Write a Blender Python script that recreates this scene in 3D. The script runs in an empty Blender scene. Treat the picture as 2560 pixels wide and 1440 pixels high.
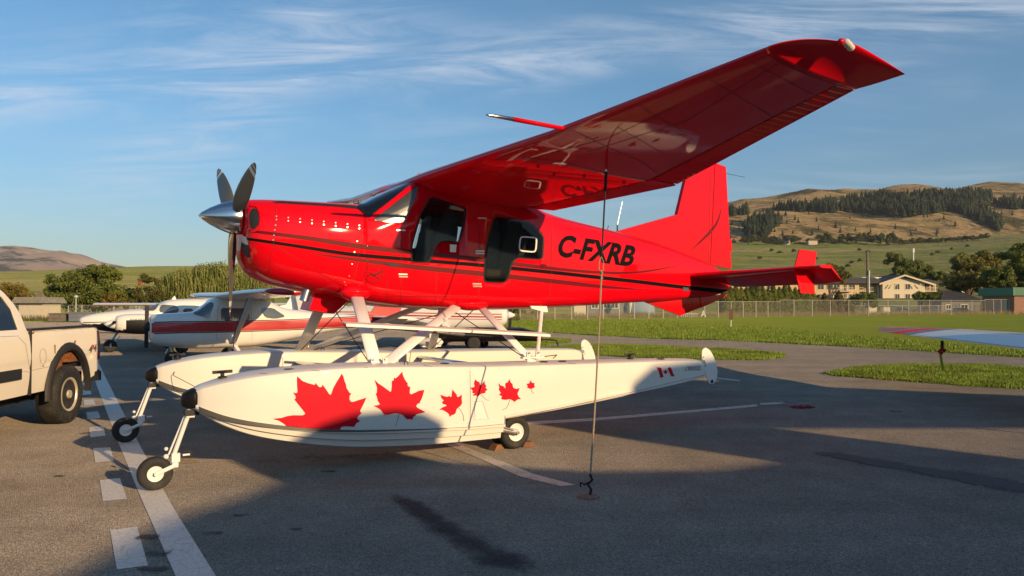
import bpy, bmesh, math, random
import numpy as np
from mathutils import Vector, Matrix
from mathutils.bvhtree import BVHTree
random.seed(7); rng = np.random.default_rng(7)
R = math.radians
sc = bpy.context.scene
col = sc.collection

# ------------------------------------------------------------------ camera, sky, sun, exposure
FPX, CAMH, HOR = 1890.0, 1.68, 757.0          # focal length in pixels of the 2560 px photograph, eye height, horizon row
PITCH = math.atan((HOR - 720) / FPX)
cam = bpy.data.cameras.new('camera'); cam_o = bpy.data.objects.new('camera', cam); col.objects.link(cam_o)
cam.sensor_width = 36; cam.lens = 36 * FPX / 2560
cam_o.location = (0, 0, CAMH); cam_o.rotation_euler = (R(90) + PITCH, 0, 0)
cam.clip_start = .1; cam.clip_end = 30000
sc.camera = cam_o
SUN_EL = R(15.0); SUN_AZ = math.atan2(.717, -.697)      # azimuth clockwise from +Y
sund = Vector((math.sin(SUN_AZ) * math.cos(SUN_EL), math.cos(SUN_AZ) * math.cos(SUN_EL), math.sin(SUN_EL)))
sl = bpy.data.lights.new('sun', 'SUN'); sl.energy = 5.0; sl.angle = R(.5); sl.color = (1, .69, .36)
so = bpy.data.objects.new('sun', sl); col.objects.link(so)
so.rotation_euler = sund.to_track_quat('Z', 'Y').to_euler()
sc.view_settings.view_transform = 'Standard'; sc.view_settings.look = 'None'
sc.view_settings.gamma = 1; sc.view_settings.use_curve_mapping = False
sc.view_settings.exposure = 0.25
world = bpy.data.worlds.new('World'); sc.world = world; world.use_nodes = True
def build_world():
    nt = world.node_tree; N = nt.nodes; N.clear(); Lk = nt.links.new
    out = N.new('ShaderNodeOutputWorld'); bg = N.new('ShaderNodeBackground'); bg.inputs[1].default_value = .135
    sky = N.new('ShaderNodeTexSky'); sky.sky_type = 'NISHITA'; sky.sun_disc = False
    sky.sun_elevation = SUN_EL; sky.sun_rotation = SUN_AZ; sky.altitude = 400; sky.air_density = 1.2; sky.dust_density = .25; sky.ozone_density = 4.0
    tc = N.new('ShaderNodeTexCoord'); sep = N.new('ShaderNodeSeparateXYZ'); Lk(tc.outputs['Generated'], sep.inputs[0])
    mx = N.new('ShaderNodeMath'); mx.operation = 'MAXIMUM'; Lk(sep.outputs[2], mx.inputs[0]); mx.inputs[1].default_value = 0
    ad = N.new('ShaderNodeMath'); ad.operation = 'ADD'; Lk(mx.outputs[0], ad.inputs[0]); ad.inputs[1].default_value = .12
    dx = N.new('ShaderNodeMath'); dx.operation = 'DIVIDE'; Lk(sep.outputs[0], dx.inputs[0]); Lk(ad.outputs[0], dx.inputs[1])
    dy = N.new('ShaderNodeMath'); dy.operation = 'DIVIDE'; Lk(sep.outputs[1], dy.inputs[0]); Lk(ad.outputs[0], dy.inputs[1])
    cb = N.new('ShaderNodeCombineXYZ'); Lk(dx.outputs[0], cb.inputs[0]); Lk(dy.outputs[0], cb.inputs[1])
    def noise(scale, detail, rough, rotz, sx, sy, dist=0., off=(0, 0, 0)):
        mp = N.new('ShaderNodeMapping'); mp.inputs['Rotation'].default_value = (0, 0, R(rotz)); mp.inputs['Scale'].default_value = (sx, sy, 1); mp.inputs['Location'].default_value = off
        Lk(cb.outputs[0], mp.inputs[0])
        n = N.new('ShaderNodeTexNoise'); n.inputs['Scale'].default_value = scale; n.inputs['Detail'].default_value = detail
        n.inputs['Roughness'].default_value = rough; n.inputs['Distortion'].default_value = dist; Lk(mp.outputs[0], n.inputs[0]); return n.outputs[0]
    def mr(v, a, b, c=0., d=1.):
        m = N.new('ShaderNodeMapRange'); m.interpolation_type = 'SMOOTHSTEP'; Lk(v, m.inputs[0])
        for i, q in enumerate((a, b, c, d)): m.inputs[i + 1].default_value = q
        return m.outputs[0]
    def mul(a, b):
        m = N.new('ShaderNodeMath'); m.operation = 'MULTIPLY'; Lk(a, m.inputs[0])
        if isinstance(b, float): m.inputs[1].default_value = b
        else: Lk(b, m.inputs[1])
        return m.outputs[0]
    def addn(a, b):
        m = N.new('ShaderNodeMath'); m.operation = 'ADD'; m.use_clamp = True; Lk(a, m.inputs[0]); Lk(b, m.inputs[1]); return m.outputs[0]
    big = mr(noise(.6, 3, .5, 20, 1, 1.5, .4, (2.3, 0.2, 0)), .42, .66)
    fine = mr(noise(1.5, 9, .66, 28, .55, 2.2, 1.1, (3, 1, 0)), .40, .80)
    veil = mr(noise(.8, 6, .6, -20, .8, 1.5, .6, (9, 4, 0)), .40, .80)
    def band(p, q, w, off_=0.):          # a streak of cirrus along the great circle through two sight lines
        d1 = Vector(((p[0] - 1280) / FPX, 1, (HOR - p[1]) / FPX)); d2 = Vector(((q[0] - 1280) / FPX, 1, (HOR - q[1]) / FPX)); n_ = d1.cross(d2).normalized()
        dp = N.new('ShaderNodeVectorMath'); dp.operation = 'DOT_PRODUCT'; Lk(tc.outputs['Generated'], dp.inputs[0]); dp.inputs[1].default_value = n_
        ab = N.new('ShaderNodeMath'); ab.operation = 'ABSOLUTE'; Lk(dp.outputs['Value'], ab.inputs[0]); return mr(ab.outputs[0], w * .15, w, 1., 0.)
    wisp = mr(noise(2.2, 10, .68, 48, .5, 1.9, 1.3, (5, 2, 0)), .36, .74)
    patch = mr(noise(.9, 3, .5, 0, 1, 1, .3, (4.2, 1.3, 0)), .38, .60)
    m = mul(mul(band((250, 500), (900, 20), .085), wisp), .60)
    m = addn(m, mul(mul(band((-200, 230), (500, 60), .07), wisp), .36))
    m = addn(m, mul(mul(mul(band((850, 270), (1750, 110), .055), wisp), patch), .45))
    m = addn(m, mul(mul(mul(band((700, 380), (1500, 250), .04), fine), patch), .45))
    m = addn(m, mul(mul(band((1850, 480), (2560, 420), .018), fine), .45))
    m = addn(m, mul(mul(band((2050, 60), (2560, 20), .05), wisp), .6))
    m = addn(m, mul(mul(mul(big, fine), patch), .30))
    m = addn(m, mul(veil, .10))
    m = mul(m, .72)
    up = mr(sep.outputs[2], .02, .22)
    m = mul(m, up)
    mix = N.new('ShaderNodeMix'); mix.data_type = 'RGBA'; Lk(m, mix.inputs[0]); 
    hs = N.new('ShaderNodeHueSaturation'); hs.inputs['Saturation'].default_value = 1.08; Lk(sky.outputs[0], hs.inputs['Color'])
    tint = N.new('ShaderNodeMix'); tint.data_type = 'RGBA'; tint.blend_type = 'MULTIPLY'; tint.inputs[0].default_value = 1
    Lk(hs.outputs[0], tint.inputs[6]); 
    gr = N.new('ShaderNodeValToRGB'); Lk(sep.outputs[2], gr.inputs[0]); e = gr.color_ramp.elements; e[0].position = 0; e[0].color = (.55, .58, .62, 1); e[1].position = .42; e[1].color = (.80, .92, .88, 1)
    for p_, c_ in ((.10, (.64, .69, .74, 1)), (.22, (.76, .83, .84, 1))): q_ = gr.color_ramp.elements.new(p_); q_.color = c_
    Lk(gr.outputs[0], tint.inputs[7])
    Lk(tint.outputs[2], mix.inputs[6]); mix.inputs[7].default_value = (4.3, 4.7, 5.4, 1)
    Lk(mix.outputs[2], bg.inputs[0]); Lk(bg.outputs[0], out.inputs[0])
build_world()

# ------------------------------------------------------------------ photograph geometry helpers
def wray(px, py):
    v = ((px - 1280) / FPX, 1.0, (720 - py) / FPX); c, s = math.cos(PITCH), math.sin(PITCH)
    return Vector((v[0], c - v[2] * s, s + v[2] * c))
def gnd(px, py, z=0.):
    r = wray(px, py); t = (z - CAMH) / r.z; return Vector((0, 0, CAMH)) + r * t
def at(px, py, Y):
    r = wray(px, py); return Vector((0, 0, CAMH)) + r * (Y / r.y)

# ------------------------------------------------------------------ materials
def newmat(name):
    m = bpy.data.materials.new(name); m.use_nodes = True; nt = m.node_tree
    return m, nt, nt.nodes['Principled BSDF']
def pmat(name, c, rough=.5, metal=0., coat=0., var=.0, vscale=3., bump=0., bscale=40., dirt=None, dscale=2., dth=(.55, .75), spec=.5, stretch=None, cior=1.5):
    m, nt, b = newmat(name); N = nt.nodes; Lk = nt.links.new
    b.inputs['Base Color'].default_value = (*c, 1); b.inputs['Roughness'].default_value = rough; b.inputs['Metallic'].default_value = metal
    b.inputs['Specular IOR Level'].default_value = spec
    b.inputs['Coat Weight'].default_value = coat; b.inputs['Coat Roughness'].default_value = .04; b.inputs['Coat IOR'].default_value = cior
    tc = N.new('ShaderNodeTexCoord'); src = tc.outputs['Object']
    if stretch:
        mp = N.new('ShaderNodeMapping'); mp.inputs['Scale'].default_value = stretch; Lk(src, mp.inputs[0]); src = mp.outputs[0]
    last = None
    if var > 0:
        n = N.new('ShaderNodeTexNoise'); n.inputs['Scale'].default_value = vscale; n.inputs['Detail'].default_value = 6; n.inputs['Roughness'].default_value = .6
        Lk(src, n.inputs[0]); mr = N.new('ShaderNodeMapRange'); Lk(n.outputs[0], mr.inputs[0]); mr.inputs[1].default_value = .3; mr.inputs[2].default_value = .7
        mr.inputs[3].default_value = 1 - var; mr.inputs[4].default_value = 1 + var
        mx = N.new('ShaderNodeMix'); mx.data_type = 'RGBA'; mx.blend_type = 'MULTIPLY'; mx.inputs[0].default_value = 1
        mx.inputs[6].default_value = (*c, 1); Lk(mr.outputs[0], mx.inputs[7]); last = mx.outputs[2]
        r2 = N.new('ShaderNodeMapRange'); Lk(n.outputs[0], r2.inputs[0]); r2.inputs[3].default_value = max(.02, rough - .08); r2.inputs[4].default_value = min(1, rough + .12); Lk(r2.outputs[0], b.inputs['Roughness'])
    if dirt:
        n = N.new('ShaderNodeTexNoise'); n.inputs['Scale'].default_value = dscale; n.inputs['Detail'].default_value = 8; n.inputs['Roughness'].default_value = .7
        Lk(src, n.inputs[0]); mr = N.new('ShaderNodeMapRange'); Lk(n.outputs[0], mr.inputs[0]); mr.inputs[1].default_value = dth[0]; mr.inputs[2].default_value = dth[1]; 
        mx = N.new('ShaderNodeMix'); mx.data_type = 'RGBA'; Lk(mr.outputs[0], mx.inputs[0])
        if last: Lk(last, mx.inputs[6])
        else: mx.inputs[6].default_value = (*c, 1)
        mx.inputs[7].default_value = (*dirt, 1); last = mx.outputs[2]
    if last: Lk(last, b.inputs['Base Color'])
    if bump > 0:
        n = N.new('ShaderNodeTexNoise'); n.inputs['Scale'].default_value = bscale; n.inputs['Detail'].default_value = 5; Lk(src, n.inputs[0])
        bp = N.new('ShaderNodeBump'); bp.inputs['Strength'].default_value = 1; bp.inputs['Distance'].default_value = bump; Lk(n.outputs[0], bp.inputs['Height']); Lk(bp.outputs[0], b.inputs['Normal'])
    return m
def coat_paint(name, c, dent=.0012, dsc=2.2, rough=.32):
    m = pmat(name, c, rough, coat=.6, bump=dent, bscale=dsc, var=.03, vscale=5, spec=.03, cior=1.5)
    return m
SHADE_RED = pmat('shaded_wing_red', (.60, .0006, .006), .6, coat=1., bump=.004, bscale=1.6, var=.03, vscale=5, spec=.04, cior=1.66)  # same red with the underside's shade in its colour and stronger coat reflections
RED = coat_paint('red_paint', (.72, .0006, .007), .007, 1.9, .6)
INK = pmat('black_vinyl', (.006, .006, .007), .6, spec=.06)
REDD = pmat('dark_red_stripe', (.14, .004, .009), .5, coat=.15, spec=.12)
BLK = pmat('black_paint', (.008, .008, .009), .5, coat=.12, spec=.15)
BLKM = pmat('matte_black', (.018, .018, .02), .65, var=.2, vscale=8)
SEAM = pmat('panel_seam', (.10, .004, .006), .7)
WHT = pmat('float_white_paint', (.74, .71, .64), .45, coat=.12, spec=.3, bump=.0012, bscale=2.5, var=.025, vscale=1.6, dirt=(.64, .60, .52), dscale=2.0, dth=(.62, .95))
WHT2 = pmat('strut_white_paint', (.78, .76, .73), .4, var=.03, vscale=6, dirt=(.55, .5, .42), dscale=7, dth=(.62, .9))
RIVET = pmat('rivet_metal', (.75, .6, .55), .3, metal=.8)
STEEL = pmat('bare_steel', (.55, .54, .52), .3, metal=1, var=.1)
ALU = pmat('polished_aluminium', (.72, .71, .70), .16, metal=1, var=.04, bump=.0006, bscale=6)
BLADE = pmat('grey_blade_paint', (.10, .098, .085), .38, var=.12, vscale=9)
BLADEW = pmat('white_blade_band', (.7, .7, .68), .4)
RUB = pmat('tyre_rubber', (.022, .021, .020), .75, var=.3, vscale=9, bump=.002, bscale=60, dirt=(.10, .085, .065), dscale=9, dth=(.55, .85))
LEAF = pmat('leaf_red_decal', (.58, .003, .018), .5, coat=.2, var=.04, vscale=2, spec=.15)
GLS = pmat('dark_glass', (.008, .010, .012), .03, spec=.55)
GLSB = pmat('bubble_glass', (.006, .008, .009), .04, spec=.42)
WOODC = pmat('chock_wood', (.22, .10, .045), .8, var=.3, vscale=14, bump=.002, bscale=30)
ROPE = pmat('rope_tan', (.32, .25, .16), .9, var=.3, vscale=60)
ROPED = pmat('rope_black', (.012, .014, .016), .8)
LINE = pmat('line_grey_seam', (.30, .30, .30), .6)

def glassmat(name, tint, trans):
    m, nt, b = newmat(name); N = nt.nodes; Lk = nt.links.new
    b.inputs['Base Color'].default_value = (*tint, 1); b.inputs['Roughness'].default_value = .04; b.inputs['Coat Weight'].default_value = .5
    tr = N.new('ShaderNodeBsdfTransparent'); tr.inputs[0].default_value = (.82, .84, .84, 1); mx = N.new('ShaderNodeMixShader'); mx.inputs[0].default_value = trans
    Lk(b.outputs[0], mx.inputs[1]); Lk(tr.outputs[0], mx.inputs[2]); Lk(mx.outputs[0], nt.nodes['Material Output'].inputs[0]); return m
PERSPEX = glassmat('clear_perspex', (.05, .055, .06), .45)

# ------------------------------------------------------------------ mesh helpers
def small(o): o['kind'] = 'stuff'; return o
def tag(o, label=None, cat=None, group=None, kind=None):
    if label: o['label'] = label
    if cat: o['category'] = cat
    if group: o['group'] = group
    if kind: o['kind'] = kind
    return o
def empty(name, loc=(0, 0, 0), rz=0., label=None, cat=None, group=None):
    o = bpy.data.objects.new(name, None); col.objects.link(o); o.location = loc; o.rotation_euler = (0, 0, rz); o.empty_display_size = .2
    return tag(o, label, cat, group)
def mesh_obj(name, me, mat, parent=None):
    mats = mat if isinstance(mat, (list, tuple)) else [mat]
    for m in mats: me.materials.append(m)
    o = bpy.data.objects.new(name, me); col.objects.link(o)
    if parent: o.parent = parent
    return o
def from_data(name, V, F, mat, parent=None, smooth=False, angle=None):
    me = bpy.data.meshes.new(name); me.from_pydata([tuple(v) for v in V], [], [tuple(f) for f in F]); me.update()
    if smooth or angle:
        me.shade_smooth()
        if angle: me.set_sharp_from_angle(angle=R(angle))
    return mesh_obj(name, me, mat, parent)
class MB:
    def __init__(s): s.V = []; s.F = []
    def add(s, V, F):
        n = len(s.V); s.V += [tuple(v) for v in V]; s.F += [tuple(i + n for i in f) for f in F]; return s
    def box(s, c, d, rot=None):
        x, y, z = (q / 2 for q in d); V = [Vector((i, j, k)) for i in (-x, x) for j in (-y, y) for k in (-z, z)]
        if rot is not None: V = [rot @ v for v in V]
        return s.add([v + Vector(c) for v in V], [(0, 1, 3, 2), (4, 6, 7, 5), (0, 4, 5, 1), (2, 3, 7, 6), (0, 2, 6, 4), (1, 5, 7, 3)])
    def tube(s, pts, r, n=8, caps=True):
        pts = [Vector(p) for p in pts]; rr = r if isinstance(r, (list, tuple)) else [r] * len(pts); rings = []
        for i, p in enumerate(pts):
            d = (pts[min(i + 1, len(pts) - 1)] - pts[max(i - 1, 0)]).normalized(); a = d.orthogonal().normalized() if i == 0 else (a - d * a.dot(d)).normalized(); b = d.cross(a)
            rings.append([p + (a * math.cos(t) + b * math.sin(t)) * rr[i] for t in [2 * math.pi * k / n for k in range(n)]])
        return s.loft(rings, caps)
    def loft(s, rings, caps=True, closed=True):
        n = len(rings[0]); V = [v for r in rings for v in r]; F = []
        for i in range(len(rings) - 1):
            for k in range(n if closed else n - 1):
                a = i * n + k; b = i * n + (k + 1) % n; F.append((a, b, b + n, a + n))
        if caps: F.append(tuple(range(n))[::-1]); F.append(tuple((len(rings) - 1) * n + k for k in range(n)))
        return s.add(V, F)
    def bar(s, a, b, w, h, up=(0, 0, 1)):      # streamlined strut: elliptical section, w along 'up x dir' plane, h thick
        a, b = Vector(a), Vector(b); d = (b - a).normalized(); u = Vector(up); u = (u - d * u.dot(d)).normalized(); v = d.cross(u)
        return s.loft([[p + u * (w / 2 * math.cos(t)) + v * (h / 2 * math.sin(t)) for t in [2 * math.pi * k / 12 for k in range(12)]] for p in (a, b)])
    def prism(s, poly, axis, a, b):            # poly in the two other axes, extruded from a to b
        n = len(poly)
        def P(p, t): return {'x': (t, p[0], p[1]), 'y': (p[0], t, p[1]), 'z': (p[0], p[1], t)}[axis]
        V = [P(p, a) for p in poly] + [P(p, b) for p in poly]
        F = [tuple(range(n)), tuple(range(n, 2 * n))[::-1]] + [(i, i + n, (i + 1) % n + n, (i + 1) % n) for i in range(n)]
        return s.add(V, F)
    def lathe(s, prof, o, axis='x', n=24):     # prof: (along, radius)
        rings = []
        for a, r in prof:
            ring = []
            for k in range(n):
                t = 2 * math.pi * k / n; c, q = r * math.cos(t), r * math.sin(t)
                ring.append(Vector(o) + Vector({'x': (a, c, q), 'y': (c, a, q), 'z': (c, q, a)}[axis]))
            rings.append(ring)
        return s.loft(rings)
    def sphere(s, c, r, n=10, m=7):
        rx = r if isinstance(r, (tuple, list)) else (r, r, r)
        rings = [[Vector(c) + Vector((rx[0] * math.sin(p) * math.cos(t), rx[1] * math.sin(p) * math.sin(t), rx[2] * math.cos(p))) for t in [2 * math.pi * k / n for k in range(n)]] for p in [.02 + (math.pi - .04) * i / (m - 1) for i in range(m)]]
        return s.loft(rings)
    def build(s, name, mat, parent=None, smooth=False, angle=None, fixn=True, tri=False):
        me = bpy.data.meshes.new(name); me.from_pydata([tuple(v) for v in s.V], [], s.F); me.update()
        if fixn:
            bm = bmesh.new(); bm.from_mesh(me); bmesh.ops.recalc_face_normals(bm, faces=bm.faces)
            if tri: bmesh.ops.triangulate(bm, faces=bm.faces[:])
            bm.to_mesh(me); bm.free()
        if smooth or angle:
            me.shade_smooth()
            if angle: me.set_sharp_from_angle(angle=R(angle))
        return mesh_obj(name, me, mat, parent)
def superring(x, hw, zt, zb, n=40, et=3., eb=3., yc=0., zc=None, hwb=None):
    zc = (zt + zb) / 2 if zc is None else zc; out = []
    for k in range(n):
        t = 2 * math.pi * (k + .5) / n; c, q = math.cos(t), math.sin(t); e = et if q > 0 else eb
        z = zc + (zt - zc if q > 0 else zc - zb) * math.copysign(abs(q) ** (2 / e), q)
        out.append(Vector((x, yc + hw * math.copysign(abs(c) ** (2 / e), c), z)))
    return out
def catmull(st, sub):
    st = np.array(st, float); n = len(st); out = []
    for i in range(n - 1):
        p0, p1, p2, p3 = st[max(i - 1, 0)], st[i], st[i + 1], st[min(i + 2, n - 1)]
        for k in range(sub):
            t = k / sub; out.append(.5 * ((2 * p1) + (-p0 + p2) * t + (2 * p0 - 5 * p1 + 4 * p2 - p3) * t * t + (-p0 + 3 * p1 - 3 * p2 + p3) * t ** 3))
    out.append(st[-1]); return out
def bvh_of(objs):
    V = []; F = []
    for o in objs:
        n = len(V); V += [v.co.copy() for v in o.data.vertices]; F += [tuple(i + n for i in p.vertices) for p in o.data.polygons]
    return BVHTree.FromPolygons(V, F)
def split_long(bm, L, its=6):
    for _ in range(its):
        es = [e for e in bm.edges if e.calc_length() > L]
        if not es: break
        bmesh.ops.subdivide_edges(bm, edges=es, cuts=1); bmesh.ops.triangulate(bm, faces=[f for f in bm.faces if len(f.verts) > 3])
def fill(bm, outline):
    vs = [bm.verts.new((p[0], p[1], 0)) for p in outline]; f = bm.faces.new(vs); return f
class Frame:
    """a thing's own frame: lets an outline be laid on its surface along the sight line or along an axis"""
    def __init__(s, root):
        s.inv = (Matrix.Translation(root.location) @ Matrix.Rotation(root.rotation_euler[2], 4, 'Z')).inverted(); s.root = root
        s.eye = s.inv @ Vector((0, 0, CAMH))
    def dir(s, px, py): return (s.inv.to_3x3() @ wray(px, py)).normalized()
    def at(s, px, py, ax, v):
        d = s.dir(px, py); i = 'xyz'.index(ax); return s.eye + d * ((v - s.eye[i]) / d[i])
    def lay(s, name, outlines, bvh, mat, parent, off=.003, L=16., steps=None, smooth=True, side=None, bm=None, mask=()):
        """outlines in photograph pixels (or in (x,z) when side is +1/-1) laid on the surface, lifted by off"""
        if bm is None:
            bm = bmesh.new()
            for o in outlines: fill(bm, o)
        bm.normal_update(); lay = bm.verts.layers.float.new('off')
        for v in bm.verts: v[lay] = off
        if steps:
            faces = list(bm.faces)
            for (th, o2) in steps:
                r = bmesh.ops.inset_region(bm, faces=faces, thickness=th, use_even_offset=True)
                for v in {v for f in faces for v in f.verts}: v[lay] = o2
        bm.normal_update(); bmesh.ops.triangulate(bm, faces=bm.faces[:], ngon_method='EAR_CLIP'); split_long(bm, L)
        if mask: bmesh.ops.delete(bm, geom=[f for f in bm.faces if any(inpoly(f.calc_center_median().x, f.calc_center_median().y, m) for m in mask)], context='FACES')
        bad = []
        for v in bm.verts:
            if side: h = bvh.ray_cast(Vector((v.co.x, 6. * side, v.co.y)), Vector((0, -side, 0)))
            else: h = bvh.ray_cast(s.eye, s.dir(v.co.x, v.co.y))
            if h[0] is None: bad.append(v); continue
            nn = h[1]
            ref = Vector((0, -side, 0)) if side else (h[0] - s.eye)
            if nn.dot(ref) > 0: nn = -nn
            v.co = h[0] + nn * v[lay]
        bmesh.ops.delete(bm, geom=bad, context='VERTS')
        me = bpy.data.meshes.new(name); bm.normal_update(); bm.to_mesh(me); bm.free()
        if smooth: me.shade_smooth()
        return mesh_obj(name, me, mat, parent)
def strip_outline(pts, w):
    """ribbon outline around a polyline; w constant or per point"""
    P = [Vector((p[0], p[1])) for p in pts]; W = w if isinstance(w, (list, tuple)) else [w] * len(P); A = []; B = []
    for i, p in enumerate(P):
        d = (P[min(i + 1, len(P) - 1)] - P[max(i - 1, 0)]).normalized(); n = Vector((-d.y, d.x)); A.append(p + n * W[i] / 2); B.append(p - n * W[i] / 2)
    return A, B
def strip_bm(bm, pts, w):
    A, B = strip_outline(pts, w); va = [bm.verts.new((a.x, a.y, 0)) for a in A]; vb = [bm.verts.new((b.x, b.y, 0)) for b in B]
    for i in range(len(A) - 1): bm.faces.new((va[i], va[i + 1], vb[i + 1], vb[i]))
    return bm
def strips(lines, w):
    bm = bmesh.new()
    for l in lines: strip_bm(bm, l, w)
    return bm
def text_tris(txt, bold=0., size=1.):
    cu = bpy.data.curves.new('lettering', 'FONT'); cu.body = txt; cu.offset = bold; cu.resolution_u = 3; cu.size = size
    o = bpy.data.objects.new('lettering', cu); col.objects.link(o); bpy.context.view_layer.update()
    me = bpy.data.meshes.new_from_object(o); bpy.data.objects.remove(o); bpy.data.curves.remove(cu); 
    bm = bmesh.new(); bm.from_mesh(me); bpy.data.meshes.remove(me)
    bmesh.ops.remove_doubles(bm, verts=bm.verts, dist=1e-4); return bm
def text_map(txt, quad, bold=.02):
    """letters stretched into quad (bottom-left, bottom-right, top-right, top-left)"""
    bm = text_tris(txt, bold); xs = [v.co.x for v in bm.verts]; ys = [v.co.y for v in bm.verts]
    x0, x1, y0, y1 = min(xs), max(xs), min(ys), max(ys); a, b, c, d = [Vector(q) for q in quad]
    for v in bm.verts:
        s, t = (v.co.x - x0) / (x1 - x0), (v.co.y - y0) / (y1 - y0); p = (a * (1 - s) + b * s) * (1 - t) + (d * (1 - s) + c * s) * t; v.co = (p.x, p.y, 0)
    return bm

# ------------------------------------------------------------------ ground, apron, grass, terrain
def asphalt():
    m, nt, b = newmat('worn_asphalt'); N = nt.nodes; Lk = nt.links.new
    tc = N.new('ShaderNodeTexCoord'); src = tc.outputs['Object']
    def noise(sc_, det, rough=.6, map_=None):
        n = N.new('ShaderNodeTexNoise'); n.inputs['Scale'].default_value = sc_; n.inputs['Detail'].default_value = det; n.inputs['Roughness'].default_value = rough
        s_ = src
        if map_:
            mp = N.new('ShaderNodeMapping'); mp.inputs['Scale'].default_value = map_[0]; mp.inputs['Rotation'].default_value = (0, 0, R(map_[1])); Lk(src, mp.inputs[0]); s_ = mp.outputs[0]
        Lk(s_, n.inputs[0]); return n.outputs[0]
    def mr(v, a, b_, c, d):
        q = N.new('ShaderNodeMapRange'); Lk(v, q.inputs[0])
        for i, x in enumerate((a, b_, c, d)): q.inputs[i + 1].default_value = x
        return q.outputs[0]
    def mul(a, b_, mode='MULTIPLY'):
        q = N.new('ShaderNodeMath'); q.operation = mode; Lk(a, q.inputs[0]); Lk(b_, q.inputs[1]); return q.outputs[0]
    big = mr(noise(.22, 4), .3, .7, .84, 1.16); mid = mr(noise(1.8, 6, .65), .3, .7, .86, 1.14)
    streak = mr(noise(.5, 5, .6, ((.25, 2.4, 1), 25)), .35, .7, .9, 1.1)
    v = N.new('ShaderNodeTexVoronoi'); v.inputs['Scale'].default_value = 110; Lk(src, v.inputs[0])
    st = N.new('ShaderNodeSeparateColor'); Lk(v.outputs['Color'], st.inputs[0]); grit = mr(st.outputs[0], 0, 1, .62, 1.4)
    g2 = mr(noise(30, 4, .7), .3, .7, .8, 1.2)
    blot = mr(noise(1.1, 7, .7), .62, .74, 1, .55)
    t = mul(mul(mul(big, mid), mul(streak, grit)), mul(g2, blot))
    mx = N.new('ShaderNodeMix'); mx.data_type = 'RGBA'; mx.blend_type = 'MULTIPLY'; mx.inputs[0].default_value = 1; mx.inputs[6].default_value = (.335, .285, .232, 1); Lk(t, mx.inputs[7])
    Lk(mx.outputs[2], b.inputs['Base Color']); b.inputs['Roughness'].default_value = .95; b.inputs['Specular IOR Level'].default_value = .1; b.inputs['Diffuse Roughness'].default_value = 1
    bp = N.new('ShaderNodeBump'); bp.inputs['Distance'].default_value = .012; bp.inputs['Strength'].default_value = 1; Lk(v.outputs['Distance'], bp.inputs['Height']); Lk(bp.outputs[0], b.inputs['Normal'])
    return m
ASPH = asphalt()
def grassmat(name, c1, c2, dry, dth=(.52, .7), sc1=.6, stripes=None):
    m, nt, b = newmat(name); N = nt.nodes; Lk = nt.links.new
    tc = N.new('ShaderNodeTexCoord'); src = tc.outputs['Object']
    mp = N.new('ShaderNodeMapping'); Lk(src, mp.inputs[0])
    if stripes: mp.inputs['Scale'].default_value = stripes[0]; mp.inputs['Rotation'].default_value = (0, 0, R(stripes[1]))
    def noise(s, d, r=.6, sr=None):
        n = N.new('ShaderNodeTexNoise'); n.inputs['Scale'].default_value = s; n.inputs['Detail'].default_value = d; n.inputs['Roughness'].default_value = r; Lk(sr or mp.outputs[0], n.inputs[0]); return n.outputs[0]
    def mix(f, a, c):
        q = N.new('ShaderNodeMix'); q.data_type = 'RGBA'; Lk(f, q.inputs[0])
        for i, x in ((6, a), (7, c)):
            if isinstance(x, tuple): q.inputs[i].default_value = (*x, 1)
            else: Lk(x, q.inputs[i])
        return q.outputs[2]
    def mr(v, a, b_):
        q = N.new('ShaderNodeMapRange'); Lk(v, q.inputs[0]); q.inputs[1].default_value = a; q.inputs[2].default_value = b_; return q.outputs[0]
    base = mix(mr(noise(sc1, 8, .7), .35, .65), c1, c2)
    cc = mix(mr(noise(sc1 * .35, 6, .62), *dth), base, dry)
    f = mr(noise(sc1 * 14, 6, .75, src), .25, .75)
    q = N.new('ShaderNodeMix'); q.data_type = 'RGBA'; q.blend_type = 'MULTIPLY'; q.inputs[0].default_value = 1; Lk(cc, q.inputs[6])
    r2 = N.new('ShaderNodeMapRange'); Lk(f, r2.inputs[0]); r2.inputs[3].default_value = .42; r2.inputs[4].default_value = 1.5; Lk(r2.outputs[0], q.inputs[7])
    Lk(q.outputs[2], b.inputs['Base Color']); b.inputs['Roughness'].default_value = .95; b.inputs['Specular IOR Level'].default_value = .05; b.inputs['Diffuse Roughness'].default_value = 1
    bp = N.new('ShaderNodeBump'); bp.inputs['Distance'].default_value = .1 / sc1 * .5; bp.inputs['Strength'].default_value = .7; Lk(f, bp.inputs['Height']); Lk(bp.outputs[0], b.inputs['Normal'])
    return m
GRASS = grassmat('mown_grass', (.235, .295, .03), (.31, .36, .05), (.42, .39, .10), (.55, .8), .5, ((.3, 1.6, 1), 4))
FIELD = grassmat('hay_field', (.10, .145, .03), (.15, .175, .045), (.30, .25, .10), (.42, .62), .02, ((.35, 1.9, 1), -8))

def sheet(name, poly, z, mat, kind='structure', label=None):
    bm = bmesh.new(); vs = [bm.verts.new((p[0], p[1], z)) for p in poly]; f = bm.faces.new(vs); bmesh.ops.triangulate(bm, faces=[f]); bm.normal_update()
    for f in bm.faces:
        if f.normal.z < 0: f.normal_flip()
    me = bpy.data.meshes.new(name); bm.to_mesh(me); bm.free(); o = mesh_obj(name, me, mat); tag(o, label, kind=kind); return o
sheet('ground', [(-6000, -3000), (6000, -3000), (6000, 400), (-6000, 400)], -.012, GRASS, label='flat grass ground around the airfield apron')
def gp(*pts): return [gnd(*p)[:2] for p in pts]
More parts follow.
